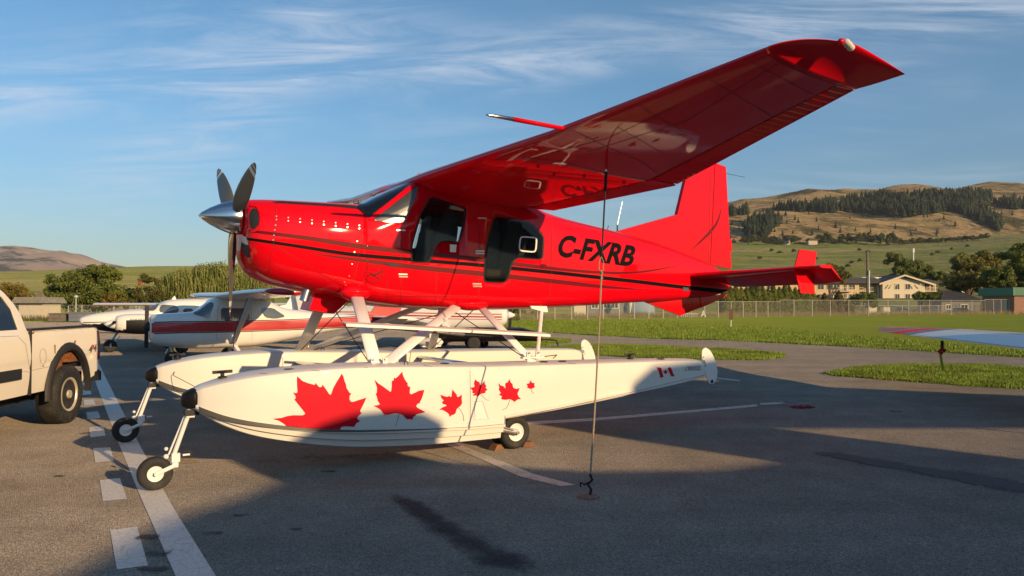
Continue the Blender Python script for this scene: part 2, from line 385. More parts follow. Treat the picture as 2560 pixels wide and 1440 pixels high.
# apron: asphalt to the taxiway's far edge on the right and to the fence on the left
far_edge = gp((-1500, 806), (0, 805), (600, 806), (1100, 812), (1280, 822), (1380, 832), (1500, 840), (1640, 847), (1800, 851), (2100, 866), (2300, 878), (2560, 894), (3400, 955))
apron = [(-140, -60), (80, -60)] + [(p[0], p[1]) for p in reversed(far_edge)]
apron[2] = (60, apron[2][1])
sheet('apron', apron, 0.0, ASPH, label='worn grey asphalt apron and taxiway')
islands = [gp((1290, 872), (1300, 856), (1380, 846), (1430, 850), (1422, 857), (1380, 861), (1330, 872)),
           gp((1230, 884), (1330, 872), (1400, 868), (1500, 861), (1640, 864), (1800, 874), (1950, 885), (1968, 890), (1955, 895), (1890, 900), (1700, 898), (1560, 893), (1480, 887), (1380, 887)),
           gp((2060, 934), (2110, 924), (2200, 915), (2320, 911), (2450, 914), (2560, 918), (3100, 940), (3300, 985), (2900, 985), (2560, 973), (2420, 965), (2250, 952), (2100, 941))]
# ragged turf edges
def ragged(poly, amp=.12, step=.35):
    out = []; n = len(poly)
    for i in range(n):
        a = Vector(poly[i]); b = Vector(poly[(i + 1) % n]); L = (b - a).length; k = max(1, int(L / step))
        for j in range(k):
            p = a.lerp(b, j / k); nrm = Vector((-(b - a).y, (b - a).x)).normalized(); out.append(p + nrm * random.uniform(-amp, amp))
    return out
for i, isl in enumerate(islands):
    sheet('grass_verge', ragged(isl), .006 , GRASS, label=['small patch of grass beside the taxiway behind the struts', 'long grass island between apron and taxiway behind the float tails', 'grass island by the right edge of the apron'][i])

# terrain: far ground rising beyond the fence, as a grid of bearings and distances
BX = [-2200, 0, 200, 370, 600, 900, 1300, 1500, 1700, 1820, 1900, 1960, 2060, 2150, 2240, 2300, 2360, 2420, 2480, 2560, 2800, 3600, 5200]
Y1 = [690, 681, 674, 667, 664, 664, 650, 640, 625, 612, 612, 613, 612, 612, 610, 608, 604, 598, 592, 585, 570, 560, 580]
Y2 = [690, 681, 674, 667, 664, 664, 655, 650, 620, 529, 519, 512, 510, 508, 500, 497, 492, 488, 490, 492, 500, 520, 560]
D1 = [620, 620, 620, 620, 620, 650, 750, 800, 850, 850, 850, 850, 850, 850, 860, 870, 890, 910, 930, 950, 980, 1000, 1000]
from mathutils import noise as mnoise
def terr_z(x, d):
    """height of the far ground at sideways x and distance d"""
    px = 1280 + FPX * x / d; d1 = float(np.interp(px, BX, D1)); y1 = float(np.interp(px, BX, Y1)); y2 = float(np.interp(px, BX, Y2)); d2 = d1 * 2.0
    z1 = CAMH + (HOR - y1) / FPX * d1; z2 = CAMH + (HOR - y2) / FPX * d2
    if d <= 130: return -.3
    if d <= d1:
        t = (d - 130) / (d1 - 130); z = -.3 + (z1 + .3) * (t ** 1.35); amp = 1.4 * t
    elif d <= d2:
        t = (d - d1) / (d2 - d1); k = t ** .9
        hill = max(0., (z2 / d2 - z1 / d1)) / .03; hill = min(1, hill)
        z = z1 + (z2 - z1) * (math.sin(k * math.pi / 2) * .75 + k * .25) if z2 / d2 > z1 / d1 + .003 else z1 - 4 - (d - d1) * .04
        amp = 23 * math.sin(math.pi * min(1, t)) ** .8 * hill
    else:
        z = (z2 if z2 / d2 > z1 / d1 + .003 else z1 - 4 - (d2 - d1) * .04) - (d - d2) * .12; amp = 0
    n = mnoise.fractal(Vector((x * .0045, d * .0032, 3.3)), 1., 2., 5)
    g = 1 - 2 * abs(mnoise.noise(Vector((x * .009, d * .0028, 7.1))))
    return z + amp * (n * .8 + g * .45)
def terrain_d(px, py):
    """distance at which the sight line through px,py meets the far ground"""
    k = (HOR - py) / FPX; best = None
    for d in np.arange(300, 1900, 6.):
        x = (px - 1280) / FPX * d
        if terr_z(x, d) - CAMH >= k * d: return d
    return None
def hillmat():
    m, nt, b = newmat('dry_hillside'); N = nt.nodes; Lk = nt.links.new
    tc = N.new('ShaderNodeTexCoord'); src = tc.outputs['Object']
    def noise(s, d, r=.6, sc_=(1, 1, 1), rot=0):
        mp = N.new('ShaderNodeMapping'); mp.inputs['Scale'].default_value = sc_; mp.inputs['Rotation'].default_value = (0, 0, R(rot)); Lk(src, mp.inputs[0])
        n = N.new('ShaderNodeTexNoise'); n.inputs['Scale'].default_value = s; n.inputs['Detail'].default_value = d; n.inputs['Roughness'].default_value = r; Lk(mp.outputs[0], n.inputs[0]); return n.outputs[0]
    def mr(v, a, b_, c=0., d=1.):
        q = N.new('ShaderNodeMapRange'); Lk(v, q.inputs[0])
        for i, x in enumerate((a, b_, c, d)): q.inputs[i + 1].default_value = x
        return q.outputs[0]
    def mix(f, a, c, mode='MIX'):
        q = N.new('ShaderNodeMix'); q.data_type = 'RGBA'; q.blend_type = mode
        if isinstance(f, float): q.inputs[0].default_value = f
        else: Lk(f, q.inputs[0])
        for i, x in ((6, a), (7, c)):
            if isinstance(x, tuple): q.inputs[i].default_value = (*x, 1)
            else: Lk(x, q.inputs[i])
        return q.outputs[2]
    at_ = N.new('ShaderNodeAttribute'); at_.attribute_name = 'zone'
    green = mix(mr(noise(.010, 7, .65, (1, 1.6, 1), 12), .35, .65), (.145, .205, .05), (.22, .255, .075))
    green = mix(mr(noise(.007, 6, .6, (.5, 2.6, 1), -10), .44, .62), green, (.36, .30, .14))
    green = mix(mr(noise(.16, 4, .6, (.2, 1.6, 1), 6), .40, .62), green, (.19, .20, .075))
    green = mix(mr(noise(.028, 7, .7, (.35, 1.8, 1), -14), .60, .66), green, (.07, .095, .03))
    green = mix(mr(noise(.05, 5, .6, (.12, 2.2, 1), 9), .62, .68), green, (.40, .33, .18))
    dry = mix(mr(noise(.012, 8, .7), .35, .65), (.43, .30, .16), (.27, .20, .105))
    dry = mix(mr(noise(.022, 9, .74, (1, .7, 1)), .50, .58), dry, (.085, .08, .04))
    dry = mix(mr(noise(.06, 7, .7, (.8, 1.2, 1), 40), .56, .62), dry, (.06, .06, .03))
    dry = mix(mr(noise(.012, 6, .6, (.7, 1.4, 1), 30), .56, .70), dry, (.45, .32, .14))
    dry = mix(mr(noise(.05, 9, .75, (.6, 1.6, 1)), .50, .66), dry, (.13, .095, .045))
    zn = N.new('ShaderNodeMath'); zn.operation = 'ADD'; Lk(at_.outputs['Fac'], zn.inputs[0])
    jit = mr(noise(.02, 4), .3, .7, -.12, .12); Lk(jit, zn.inputs[1])
    c = mix(mr(zn.outputs[0], .47, .53), green, dry)
    Lk(c, b.inputs['Base Color']); b.inputs['Roughness'].default_value = 1; b.inputs['Specular IOR Level'].default_value = 0; b.inputs['Diffuse Roughness'].default_value = .8
    bp = N.new('ShaderNodeBump'); bp.inputs['Distance'].default_value = 10; bp.inputs['Strength'].default_value = .8; Lk(noise(.03, 8, .65), bp.inputs['Height']); Lk(bp.outputs[0], b.inputs['Normal'])
    return m
HILL = hillmat()
def build_terrain():
    pxs = list(np.arange(-2200, -200, 50)) + list(np.arange(-200, 2760, 9)) + list(np.arange(2760, 5200, 60)); ds = list(np.geomspace(120, 600, 42)) + list(np.arange(620, 2000, 17.)) + [2200, 2600, 3300]
    V = []; Z = []
    for d in ds:
        for px in pxs:
            x = (px - 1280) / FPX * d; z = terr_z(x, d); V.append((x, d, z)); d1 = float(np.interp(px, BX, D1)); y1 = float(np.interp(px, BX, Y1)); y2 = float(np.interp(px, BX, Y2))
            zone = .5 + (d - d1 * 1.0) / 300. if y1 - y2 > 20 else (.75 if d > d1 * .97 else .0)
            Z.append(max(0, min(1, zone)))
    n = len(pxs); F = [(i * n + j, i * n + j + 1, (i + 1) * n + j + 1, (i + 1) * n + j) for i in range(len(ds) - 1) for j in range(n - 1)]
    o = from_data('hillside', V, F, HILL, smooth=True); tag(o, 'green hay fields rising to a dry brown hill', kind='structure')
    a = o.data.attributes.new('zone', 'FLOAT', 'POINT'); a.data.foreach_set('value', Z)
build_terrain()
def build_far_hill():
    m = pmat('far_hill_ground', (.40, .28, .19), 1, var=.3, vscale=.004, dirt=(.03, .036, .03), dscale=.0026, dth=(.51, .57), spec=0)
    px = np.arange(-1600, 420, 10); top = np.interp(px, [-1600, -900, -300, -60, 0, 30, 80, 110, 150, 200, 260, 330, 400], [640, 600, 630, 622, 616, 614, 619, 625, 630, 645, 664, 676, 690])
    V = []; nrow = 26
    for i in range(nrow):
        t = i / (nrow - 1); d = 3600 + 2400 * t
        for x_, tp in zip(px, top):
            X = (x_ - 1280) / FPX * d; k = math.sin(t * math.pi / 2); y = 705 + (tp - 705) * k; z = CAMH + (HOR - y) / FPX * d
            z += 55 * math.sin(math.pi * t) * (mnoise.fractal(Vector((X * .0012, d * .0009, 1.)), 1, 2, 5) + .6 * (1 - 2 * abs(mnoise.noise(Vector((X * .003, d * .0008, 2))))))
            V.append((X, d, z))
    n = len(px); F = [(i * n + j, i * n + j + 1, (i + 1) * n + j + 1, (i + 1) * n + j) for i in range(nrow - 1) for j in range(n - 1)]
    tag(from_data('far_hill', V, F, m, smooth=True), 'bare hazy hill with dark wood along its top', kind='structure')
build_far_hill()

# painted markings
def paintmat(name, c, wear=(.52, .66), sc_=6):
    m, nt, b = newmat(name); N = nt.nodes; Lk = nt.links.new
    tc = N.new('ShaderNodeTexCoord'); n = N.new('ShaderNodeTexNoise'); n.inputs['Scale'].default_value = sc_; n.inputs['Detail'].default_value = 9; n.inputs['Roughness'].default_value = .75; Lk(tc.outputs['Object'], n.inputs[0])
    vo = N.new('ShaderNodeTexVoronoi'); vo.feature = 'DISTANCE_TO_EDGE'; vo.inputs['Scale'].default_value = 9; Lk(tc.outputs['Object'], vo.inputs[0])
    mr = N.new('ShaderNodeMapRange'); Lk(n.outputs[0], mr.inputs[0]); mr.inputs[1].default_value = wear[0]; mr.inputs[2].default_value = wear[1]
    cr = N.new('ShaderNodeMapRange'); Lk(vo.outputs[0], cr.inputs[0]); cr.inputs[1].default_value = .0; cr.inputs[2].default_value = .035; cr.inputs[3].default_value = .5; cr.inputs[4].default_value = 0
    mxf = N.new('ShaderNodeMath'); mxf.operation = 'MAXIMUM'; Lk(mr.outputs[0], mxf.inputs[0]); Lk(cr.outputs[0], mxf.inputs[1])
    g = N.new('ShaderNodeTexNoise'); g.inputs['Scale'].default_value = 90; g.inputs['Detail'].default_value = 3; Lk(tc.outputs['Object'], g.inputs[0])
    gm = N.new('ShaderNodeMapRange'); Lk(g.outputs[0], gm.inputs[0]); gm.inputs[1].default_value = .3; gm.inputs[2].default_value = .7; gm.inputs[3].default_value = .8; gm.inputs[4].default_value = 1.15
    mx = N.new('ShaderNodeMix'); mx.data_type = 'RGBA'; Lk(mxf.outputs[0], mx.inputs[0]); mx.inputs[6].default_value = (*c, 1); mx.inputs[7].default_value = (.31, .265, .215, 1)
    m2 = N.new('ShaderNodeMix'); m2.data_type = 'RGBA'; m2.blend_type = 'MULTIPLY'; m2.inputs[0].default_value = 1; Lk(mx.outputs[2], m2.inputs[6]); Lk(gm.outputs[0], m2.inputs[7])
    Lk(m2.outputs[2], b.inputs['Base Color']); b.inputs['Roughness'].default_value = .75
    return m
PW = paintmat('worn_white_paint', (.74, .67, .58), (.58, .80)); PF = paintmat('faded_paint', (.58, .50, .41), (.50, .66), 9); PY = paintmat('yellow_paint', (.42, .25, .05), (.5, .72), 12)
sheet('painted_line', [gnd(*p) for p in ((222, 905), (246, 905), (262, 940), (345, 1105), (430, 1265), (548, 1455), (445, 1455), (350, 1240), (291, 1095), (240, 960))], .004, PW, label='solid white painted line on the apron')
for q in (((275, 1326), (343, 1318), (370, 1415), (292, 1425)), ((249, 1201), (300, 1196), (317, 1248), (257, 1254)), ((233, 1121), (276, 1119), (285, 1153), (238, 1157)),
          ((222, 1069), (258, 1066), (264, 1090), (226, 1094)), ((215, 1031), (245, 1029), (251, 1046), (219, 1049)), ((209, 1000), (234, 999), (239, 1012), (211, 1014)), ((205, 976), (226, 975), (229, 986), (207, 988)), ((202, 957), (220, 956), (223, 964), (204, 965))):
    sheet('painted_dash', [gnd(*p) for p in q], .004, PW)
sheet('painted_line', [gnd(*p) for p in ((1110, 1110), (1145, 1110), (1240, 1148), (1335, 1186), (1440, 1213), (1400, 1216), (1300, 1192), (1210, 1152))], .004, PF, label='faded cream line running under the near float')
sheet('painted_line', [gnd(*p) for p in ((1290, 1056), (1480, 1046), (1700, 1028), (1893, 1011), (1893, 1017), (1700, 1034), (1480, 1053), (1290, 1064))], .004, PF, label='thin cream line behind the main wheel')
sheet('painted_line', [gnd(*p) for p in ((1900, 1008), (1960, 1006), (1962, 1010), (1902, 1013))], .004, PF)
sheet('painted_line', [gnd(*p) for p in ((1785, 943), (1850, 951), (1850, 954), (1785, 946))], .004, PF)
sheet('painted_line', [gnd(*p) for p in ((256, 843), (420, 838), (420, 840), (256, 846))], .004, PF)
# yellow stencil beside the near nose wheel
def stencil():
    mb = MB()
    for k in range(7):
        a0 = gnd(430 + k * 4, 1124 + k * 5.6); b0 = gnd(478 + k * 3.2, 1122 + k * 5.6); a1 = gnd(430 + k * 4, 1126.6 + k * 5.6); b1 = gnd(479 + k * 3.2, 1124.6 + k * 5.6)
        for s0, s1 in ((0, .42), (.5, .97)):
            if random.random() < .2: continue
            mb.add([a0.lerp(b0, s0) + Vector((0, 0, .004)), a0.lerp(b0, s1) + Vector((0, 0, .004)), a1.lerp(b1, s1) + Vector((0, 0, .004)), a1.lerp(b1, s0) + Vector((0, 0, .004))], [(0, 1, 2, 3)])
    o = mb.build('painted_stencil', PY); tag(o, 'worn yellow stencil paint by the near nose wheel', kind='structure')
stencil()
# tar stains: soft edged dark sheets
def stainmat(name, c, th=(.42, .56), s=2.2, edge=True):
    m, nt, b = newmat(name); N = nt.nodes; Lk = nt.links.new
    tc = N.new('ShaderNodeTexCoord'); n = N.new('ShaderNodeTexNoise'); n.inputs['Scale'].default_value = s; n.inputs['Detail'].default_value = 10; n.inputs['Roughness'].default_value = .72; Lk(tc.outputs['Object'], n.inputs[0])
    at_ = N.new('ShaderNodeAttribute'); at_.attribute_name = 'core'
    ad = N.new('ShaderNodeMath'); ad.operation = 'ADD'; Lk(n.outputs[0], ad.inputs[0]); Lk(at_.outputs['Fac'], ad.inputs[1])
    mr = N.new('ShaderNodeMapRange'); Lk(ad.outputs[0], mr.inputs[0]); mr.inputs[1].default_value = th[0] + .5; mr.inputs[2].default_value = th[1] + .5; mr.inputs[4].default_value = .8
    b.inputs['Base Color'].default_value = (*c, 1); b.inputs['Roughness'].default_value = .9; b.inputs['Specular IOR Level'].default_value = .05
    vo = N.new('ShaderNodeTexVoronoi'); vo.inputs['Scale'].default_value = 75; Lk(tc.outputs['Object'], vo.inputs[0]); bp = N.new('ShaderNodeBump'); bp.inputs['Distance'].default_value = .005; Lk(vo.outputs['Distance'], bp.inputs['Height']); Lk(bp.outputs[0], b.inputs['Normal'])
    tr = N.new('ShaderNodeBsdfTransparent'); mx = N.new('ShaderNodeMixShader'); Lk(mr.outputs[0], mx.inputs[0]); Lk(tr.outputs[0], mx.inputs[1]); Lk(b.outputs[0], mx.inputs[2]); Lk(mx.outputs[0], nt.nodes['Material Output'].inputs[0]); return m
def stain(name, pts, wid, mat, label, z=.008):
    """ribbon stain on the ground: pts in px, wid in metres; 'core' is 1 in the middle and 0 at the rim"""
    P = [gnd(*p)[:2] for p in pts]; P = [Vector(p) for p in P]; V = []; C = []; F = []
    for i, p in enumerate(P):
        d = (P[min(i + 1, len(P) - 1)] - P[max(i - 1, 0)]).normalized(); n = Vector((-d.y, d.x)); e = 0. if i in (0, len(P) - 1) else 1.
        for k in range(7):
            t = (k - 3) / 3; q = p + n * t * wid[i] / 2; V.append((q.x, q.y, z)); C.append(.56 * e * (1 - abs(t)) ** .6)
    for i in range(len(P) - 1):
        for k in range(6): a = i * 7 + k; F.append((a, a + 1, a + 8, a + 7))
    o = from_data(name, V, F, mat); a = o.data.attributes.new('core', 'FLOAT', 'POINT'); a.data.foreach_set('value', C); tag(o, label, kind='structure')
TAR = stainmat('tar_stain', (.072, .072, .074), (.26, .56), 1.9); SPOT = stainmat('oil_spot', (.10, .095, .09), (.30, .55), 6); TAR2 = stainmat('patched_asphalt', (.15, .14, .13), (.26, .40), 1.2); DPATCH = stainmat('dark_patch', (.10, .09, .08), (.45, .75), 3)
stain('tar_stain', [(950, 1215), (1010, 1255), (1080, 1300), (1170, 1355), (1260, 1405), (1360, 1470)], [.16, .32, .42, .46, .5, .55], TAR, 'dark diagonal tar stain across the foreground apron')
stain('asphalt_patch', [(1980, 1125), (2080, 1137), (2220, 1162), (2390, 1190), (2560, 1222), (2900, 1280)], [.2, .45, .62, .75, .8, .8], TAR2, 'darker asphalt patch strip at right')
stain('dark_patch', [(560, 1160), (650, 1152), (760, 1148), (880, 1140), (1000, 1135), (1060, 1132)], [.3, .9, 1.2, 1.1, .8, .3], DPATCH, 'darker patch of apron below the near float')  # soft ribbon, darker than the apron around it
for (px, py, w, h) in ((740, 1325, 26, 5), (370, 1345, 45, 10), (395, 1385, 50, 14), (530, 1335, 40, 7), (150, 1192, 22, 3), (600, 1290, 30, 5), (1190, 1372, 40, 8), (380, 1425, 60, 12), (1640, 1240, 16, 2), (2240, 1030, 22, 3), (820, 1180, 30, 4)):
    stain('oil_spot', [(px - w, py), (px - w * .5, py), (px, py), (px + w * .5, py), (px + w, py)], [.01, (gnd(px, py - h).y - gnd(px, py + h).y), (gnd(px, py - h).y - gnd(px, py + h).y) * 1.1, (gnd(px, py - h).y - gnd(px, py + h).y), .01], SPOT, None, .009)

# grass blades on the verges and the near edge of the field
def inpoly(x, y, poly):
    c = False; n = len(poly); j = n - 1
    for i in range(n):
        if (poly[i][1] > y) != (poly[j][1] > y) and x < (poly[j][0] - poly[i][0]) * (y - poly[i][1]) / (poly[j][1] - poly[i][1]) + poly[i][0]: c = not c
        j = i
    return c
BLADEG = pmat('grass_blades', (.20, .265, .035), .7, var=.5, vscale=1.3, dirt=(.30, .27, .09), dscale=3, dth=(.58, .8), spec=.2)
FX = [p[0] for p in far_edge]; FY = [p[1] for p in far_edge]
def blades(polys, n, h, label, zz=0., fade=0):
    V = []; F = []
    for poly, cnt in zip(polys, n):
        xs = [p[0] for p in poly]; ys = [p[1] for p in poly]; k = 0; tries = 0
        while k < cnt and tries < cnt * 8:
            tries += 1; x = random.uniform(min(xs), max(xs)); y = random.uniform(min(ys), max(ys))
            if not inpoly(x, y, poly): continue
            k += 1 
            if fade and random.random() > math.exp(-max(0, y - float(np.interp(x, FX, FY)) - 1.) / fade): continue
            hh = h * random.uniform(.4, 1.3) * (1 + .8 * mnoise.noise(Vector((x * .7, y * .7, 0)))); a = random.uniform(0, 6.28)
            for q in range(3):
                a += 2.1; w = .005 + y * .0005; dx, dy = math.cos(a) * w, math.sin(a) * w; lx, ly = random.uniform(-.5, .5) * hh, random.uniform(-.5, .5) * hh; m = len(V)
                ox, oy = random.uniform(-.05, .05), random.uniform(-.05, .05)
                V += [(x + ox - dx, y + oy - dy, zz), (x + ox + dx, y + oy + dy, zz), (x + ox + lx, y + oy + ly, zz + hh)]; F.append((m, m + 1, m + 2))
    o = from_data('grass_blades', V, F, BLADEG); tag(o, label, 'grass', kind='stuff')
blades([[tuple(p) for p in ragged(i, .05, 1.)] for i in islands], [4000, 32000, 30000], .065, 'short green grass growing on the verges beside the apron')
fe = [Vector(p) for p in far_edge]
strip_ = [(p.x, p.y + .1) for p in fe[3:]] + [(p.x, p.y + 45) for p in reversed(fe[3:])]
blades([strip_], [150000], .085, 'mown grass field beyond the taxiway', -.01, 9.)
# ------------------------------------------------------------------ the red floatplane
ANG = R(211.98)
GOLD = pmat('quarter_perspex', (.05, .045, .035), .24, spec=1.)
PERS = glassmat('tinted_perspex', (.004, .005, .006), .62)
plane = empty('floatplane', (-.713, 9.98, 0), ANG, 'red high-wing bush plane on white amphibious floats with maple leaves', 'seaplane')
FR = Frame(plane)
def loftobj(name, stations, mat, parent, n=40, sub=4, angle=40, smooth=True):
    rings = [superring(s[0], max(.002, s[1]), s[2], s[3], n, s[4], s[5]) for s in catmull(stations, sub)]
    return MB().loft(rings).build(name, mat, parent, angle=angle if not smooth else None, smooth=smooth, tri=True)
cab = [(1.50, .605, 2.86, 1.70, 3.6, 4), (1.40, .615, 2.875, 1.675, 4, 4.5), (1.20, .625, 2.98, 1.65, 4, 5), (1.0, .63, 3.08, 1.63, 4.4, 5), (.61, .63, 3.26, 1.61, 5, 6), (.2, .63, 3.27, 1.60, 6, 6), (-.3, .63, 3.20, 1.59, 6, 6), (-.8, .62, 3.06, 1.595, 5, 6),
       (-1.1, .59, 2.95, 1.605, 4.2, 6), (-1.6, .53, 2.87, 1.625, 3.4, 6), (-2.6, .40, 2.745, 1.67, 2.8, 5), (-3.4, .29, 2.62, 1.705, 2.6, 4), (-4.2, .175, 2.44, 1.755, 2.4, 4), (-4.7, .10, 2.31, 1.79, 2.2, 3), (-5.12, .035, 2.12, 1.88, 2, 2)]
fus = loftobj('fuselage', cab, RED, plane, n=56, sub=4)
cowl_st = [(2.77, .20, 2.815, 2.42, 2.3, 2.3), (2.765, .33, 2.83, 2.17, 2.6, 2.4), (2.72, .41, 2.838, 2.06, 2.7, 2.6), (2.62, .475, 2.845, 1.97, 2.9, 2.8), (2.45, .53, 2.85, 1.895, 3.1, 3), (2.1, .575, 2.855, 1.82, 3.3, 3.4), (1.75, .597, 2.858, 1.755, 3.5, 3.8), (1.503, .605, 2.86, 1.70, 3.6, 4)]
cowl = loftobj('engine_cowling', cowl_st, RED, plane, n=56, sub=4)
B = bvh_of([fus, cowl])
# glass
def rnd(pts, it=2):
    P = [Vector(p) for p in pts]
    for _ in range(it):
        Q = []
        for i in range(len(P)):
            a, b = P[i], P[(i + 1) % len(P)]; L = (b - a).length; t = min(.3, 4.5 / max(L, 1))
            Q += [a.lerp(b, t), a.lerp(b, 1 - t)]
        P = Q
    return [(p.x, p.y) for p in P]
FR.lay('windshield', [rnd([(891, 519), (925, 490), (960, 470), (1000, 455), (1036, 447), (1041, 453), (985, 496), (921, 545)], 1)], B, GLS, plane, .011, 5)
FR.lay('windshield_post', [[(921, 548), (1040, 452), (1051, 440), (1053, 450), (1040, 466), (927, 553)]], B, RED, plane, .012, 10)
FR.lay('quarter_window', [rnd([(931, 552), (1036, 472), (1047, 468), (1013, 556), (975, 557)], 1)], B, GOLD, plane, .006, 5, steps=[(5, .0105), (7, .0135), (7, .015)])
fw = rnd([(1077, 492), (1165, 522), (1159, 560), (1147, 607), (1112, 601), (1094, 606), (1083, 625), (1073, 656), (1028, 655), (1030, 612), (1052, 535)], 2)
rw = rnd([(1237, 541), (1300, 551), (1332, 562), (1358, 592), (1355, 648), (1293, 644), (1279, 655), (1271, 690), (1262, 706), (1210, 704), (1212, 650), (1222, 590)], 2)
for nm, o in (('door_window', fw), ('cabin_window', rw)):
    FR.lay(nm, [o], B, PERS, plane, .004, 9, steps=[(2.5, .008), (4., .022), (5., .034), (7., .040)])
    bm = bmesh.new(); strip_bm(bm, o + [o[0]], 3.2); FR.lay('window_seal', [], B, BLKM, plane, .007, 12, bm=bm)
# the cabin is hollow: windows are cut through a skin with an inner lining, and there are seats behind them
LINING = pmat('grey_cabin_lining', (.06, .058, .055), .9)
def hollow_cabin():
    inner = [(x, hw - .025, zt - .03, zb + .12, et, eb) for x, hw, zt, zb, et, eb in cab if -1.7 < x < 1.45]
    rings = [superring(q[0], q[1], q[2], q[3], 56, q[4], q[5]) for q in catmull(inner, 3)]
    bm = bmesh.new(); bm.from_mesh(fus.data); n0 = len(bm.faces)
    t = MB().loft(rings); vs = [bm.verts.new(v) for v in t.V]; nf = [bm.faces.new([vs[i] for i in f]) for f in t.F]
    bmesh.ops.recalc_face_normals(bm, faces=nf); bmesh.ops.reverse_faces(bm, faces=nf)
    for f in nf: f.material_index = 1
    bm.to_mesh(fus.data); bm.free(); fus.data.materials.append(LINING)
    cb = bmesh.new()
    for o in (fw, rw):
        P = []
        for p in o:
            h = B.ray_cast(FR.eye, FR.dir(*p)); P.append((h[0].x, h[0].z))
        c = Vector((sum(p[0] for p in P) / len(P), sum(p[1] for p in P) / len(P))); P = [(c.x + (p[0] - c.x) * .985, c.y + (p[1] - c.y) * .985) for p in P]
        a_ = [cb.verts.new((x, -1.5, z)) for x, z in P]; b_ = [cb.verts.new((x, 1.5, z)) for x, z in P]; n = len(P)
        cb.faces.new(a_); cb.faces.new(b_[::-1]); [cb.faces.new((a_[i], b_[i], b_[(i + 1) % n], a_[(i + 1) % n])) for i in range(n)]
    bmesh.ops.recalc_face_normals(cb, faces=cb.faces); cm_ = bpy.data.meshes.new('cut'); cb.to_mesh(cm_); cb.free(); co = bpy.data.objects.new('cut', cm_); col.objects.link(co)
    old = (fus.parent, fus.matrix_world.copy()); fus.parent = None
    md = fus.modifiers.new('cut', 'BOOLEAN'); md.operation = 'DIFFERENCE'; md.solver = 'EXACT'; md.object = co
    bpy.context.view_layer.update(); me = bpy.data.meshes.new_from_object(fus.evaluated_get(bpy.context.evaluated_depsgraph_get()))
    fus.modifiers.clear(); fus.data = me; fus.parent = plane; bpy.data.objects.remove(co); me.name = 'fuselage'
hollow_cabin()
SEATM = pmat('dark_grey_seat', (.05, .048, .045), .8)
for x, y in ((.42, .27), (.42, -.27), (-.62, .27), (-.62, -.27)):
    seat = MB().loft([superring(x + q, w, 2.12, 2.0, 16, 4, 4, y) for q, w in ((-.02, .19), (.05, .21), (.42, .21), (.47, .18))]).build('seat', SEATM, plane, smooth=True)
    MB().loft([[Vector((x - .02 - (z - 2.05) * .18 + dx, y + dy, z)) for dx, dy in ((-.05, -w), (-.05, w), (.05, w), (.05, -w))] for z, w in ((2.05, .20), (2.4, .22), (2.62, .20), (2.66, .13), (2.8, .12), (2.84, .09))]).build('backrest', SEATM, seat, angle=60)
MB().box((1.12, 0, 2.45), (.10, 1.15, .42)).build('instrument_panel', LINING, plane)
for y in (.28, -.28): MB().tube([(1.08, y, 2.42), (.92, y, 2.46), (.90, y - .12, 2.52), (.90, y - .12, 2.58)], .012, 6).build('control_yoke', BLKM, plane)
for y in (.55, -.55): MB().box((.02, y, 2.45), (.05, .04, 1.3)).build('door_frame', LINING, plane)
# inner seat backs that show pale behind the glass
bez = rnd([(1296, 592), (1337, 595), (1334, 631), (1293, 627)], 2); bm = bmesh.new(); strip_bm(bm, bez + [bez[0]], 3.6)
FR.lay('vent_bezel', [], B, WHT2, plane, .046, 8, bm=bm)
# paint: stripes, registration, badge
def S(pts): return [(p[0], p[1]) for p in pts], [p[2] for p in pts]
def smoothline(pts, sub=6): return [tuple(p) for p in catmull(pts, sub)]
def lay_stripe(name, pts, mat, off=.0025, bv=None, fr=None, parent=None, L=14):
    s = smoothline(pts); p, w = S(s); bm = bmesh.new(); strip_bm(bm, p, w); return (fr or FR).lay(name, [], bv or B, mat, parent or plane, off, L if bv else 5, bm=bm, mask=(fw, rw))
lay_stripe('stripe', [(612, 597, 5), (640, 600, 7), (760, 618, 8), (880, 636, 9), (1030, 649, 9), (1200, 663, 9), (1380, 681, 9), (1500, 694, 9), (1600, 705, 9), (1700, 717, 9), (1788, 726, 10), (1826, 729, 4)], INK)
lay_stripe('stripe', [(622, 577, 6), (760, 594, 10), (900, 616, 12), (1030, 631, 12), (1200, 649, 11), (1380, 671, 8), (1500, 681, 6), (1600, 680, 5), (1690, 665, 1)], REDD)
lay_stripe('stripe', [(780, 634, 1), (900, 650, 8), (1040, 668, 12), (1200, 684, 12), (1380, 703, 11), (1500, 716, 8), (1605, 724, 1)], REDD)
FR.lay('registration_lettering', [], B, INK, plane, .004, 12, bm=text_map('C-FXRB', [(1389, 641), (1578, 668), (1596, 616), (1404, 585)], .035))
# cowling top black anti-glare panel and chin intake
FR.lay('antiglare_panel', [[(680, 505), (690, 508), (850, 518), (908, 525), (900, 517), (880, 514), (700, 503)]], B, BLKM, plane, .004, 12)
def lay_poly(name, pts, mat, off=.003, it=0, parent=None, bv=None, L=12): return FR.lay(name, [rnd(pts, it) if it else pts], bv or B, mat, parent or plane, off, L)
lay_poly('chin_intake', [(606, 590), (616, 592), (622, 612), (612, 613), (605, 604)], WHT, .004)
lay_poly('chin_intake', [(604, 606), (622, 614), (626, 644), (616, 642), (606, 625)], BLKM, .006)
lay_poly('cowl_inlet', [(632, 520), (641, 522), (646, 533), (648, 548), (646, 562), (640, 571), (632, 574), (626, 566), (624, 545), (626, 528)], BLKM, .004, 1)
bm = bmesh.new(); strip_bm(bm, [(628, 516), (642, 517), (650, 530), (653, 548), (650, 566), (641, 577), (628, 580)], 4); FR.lay('inlet_lip', [], B, RED, plane, .016, 8, bm=bm)
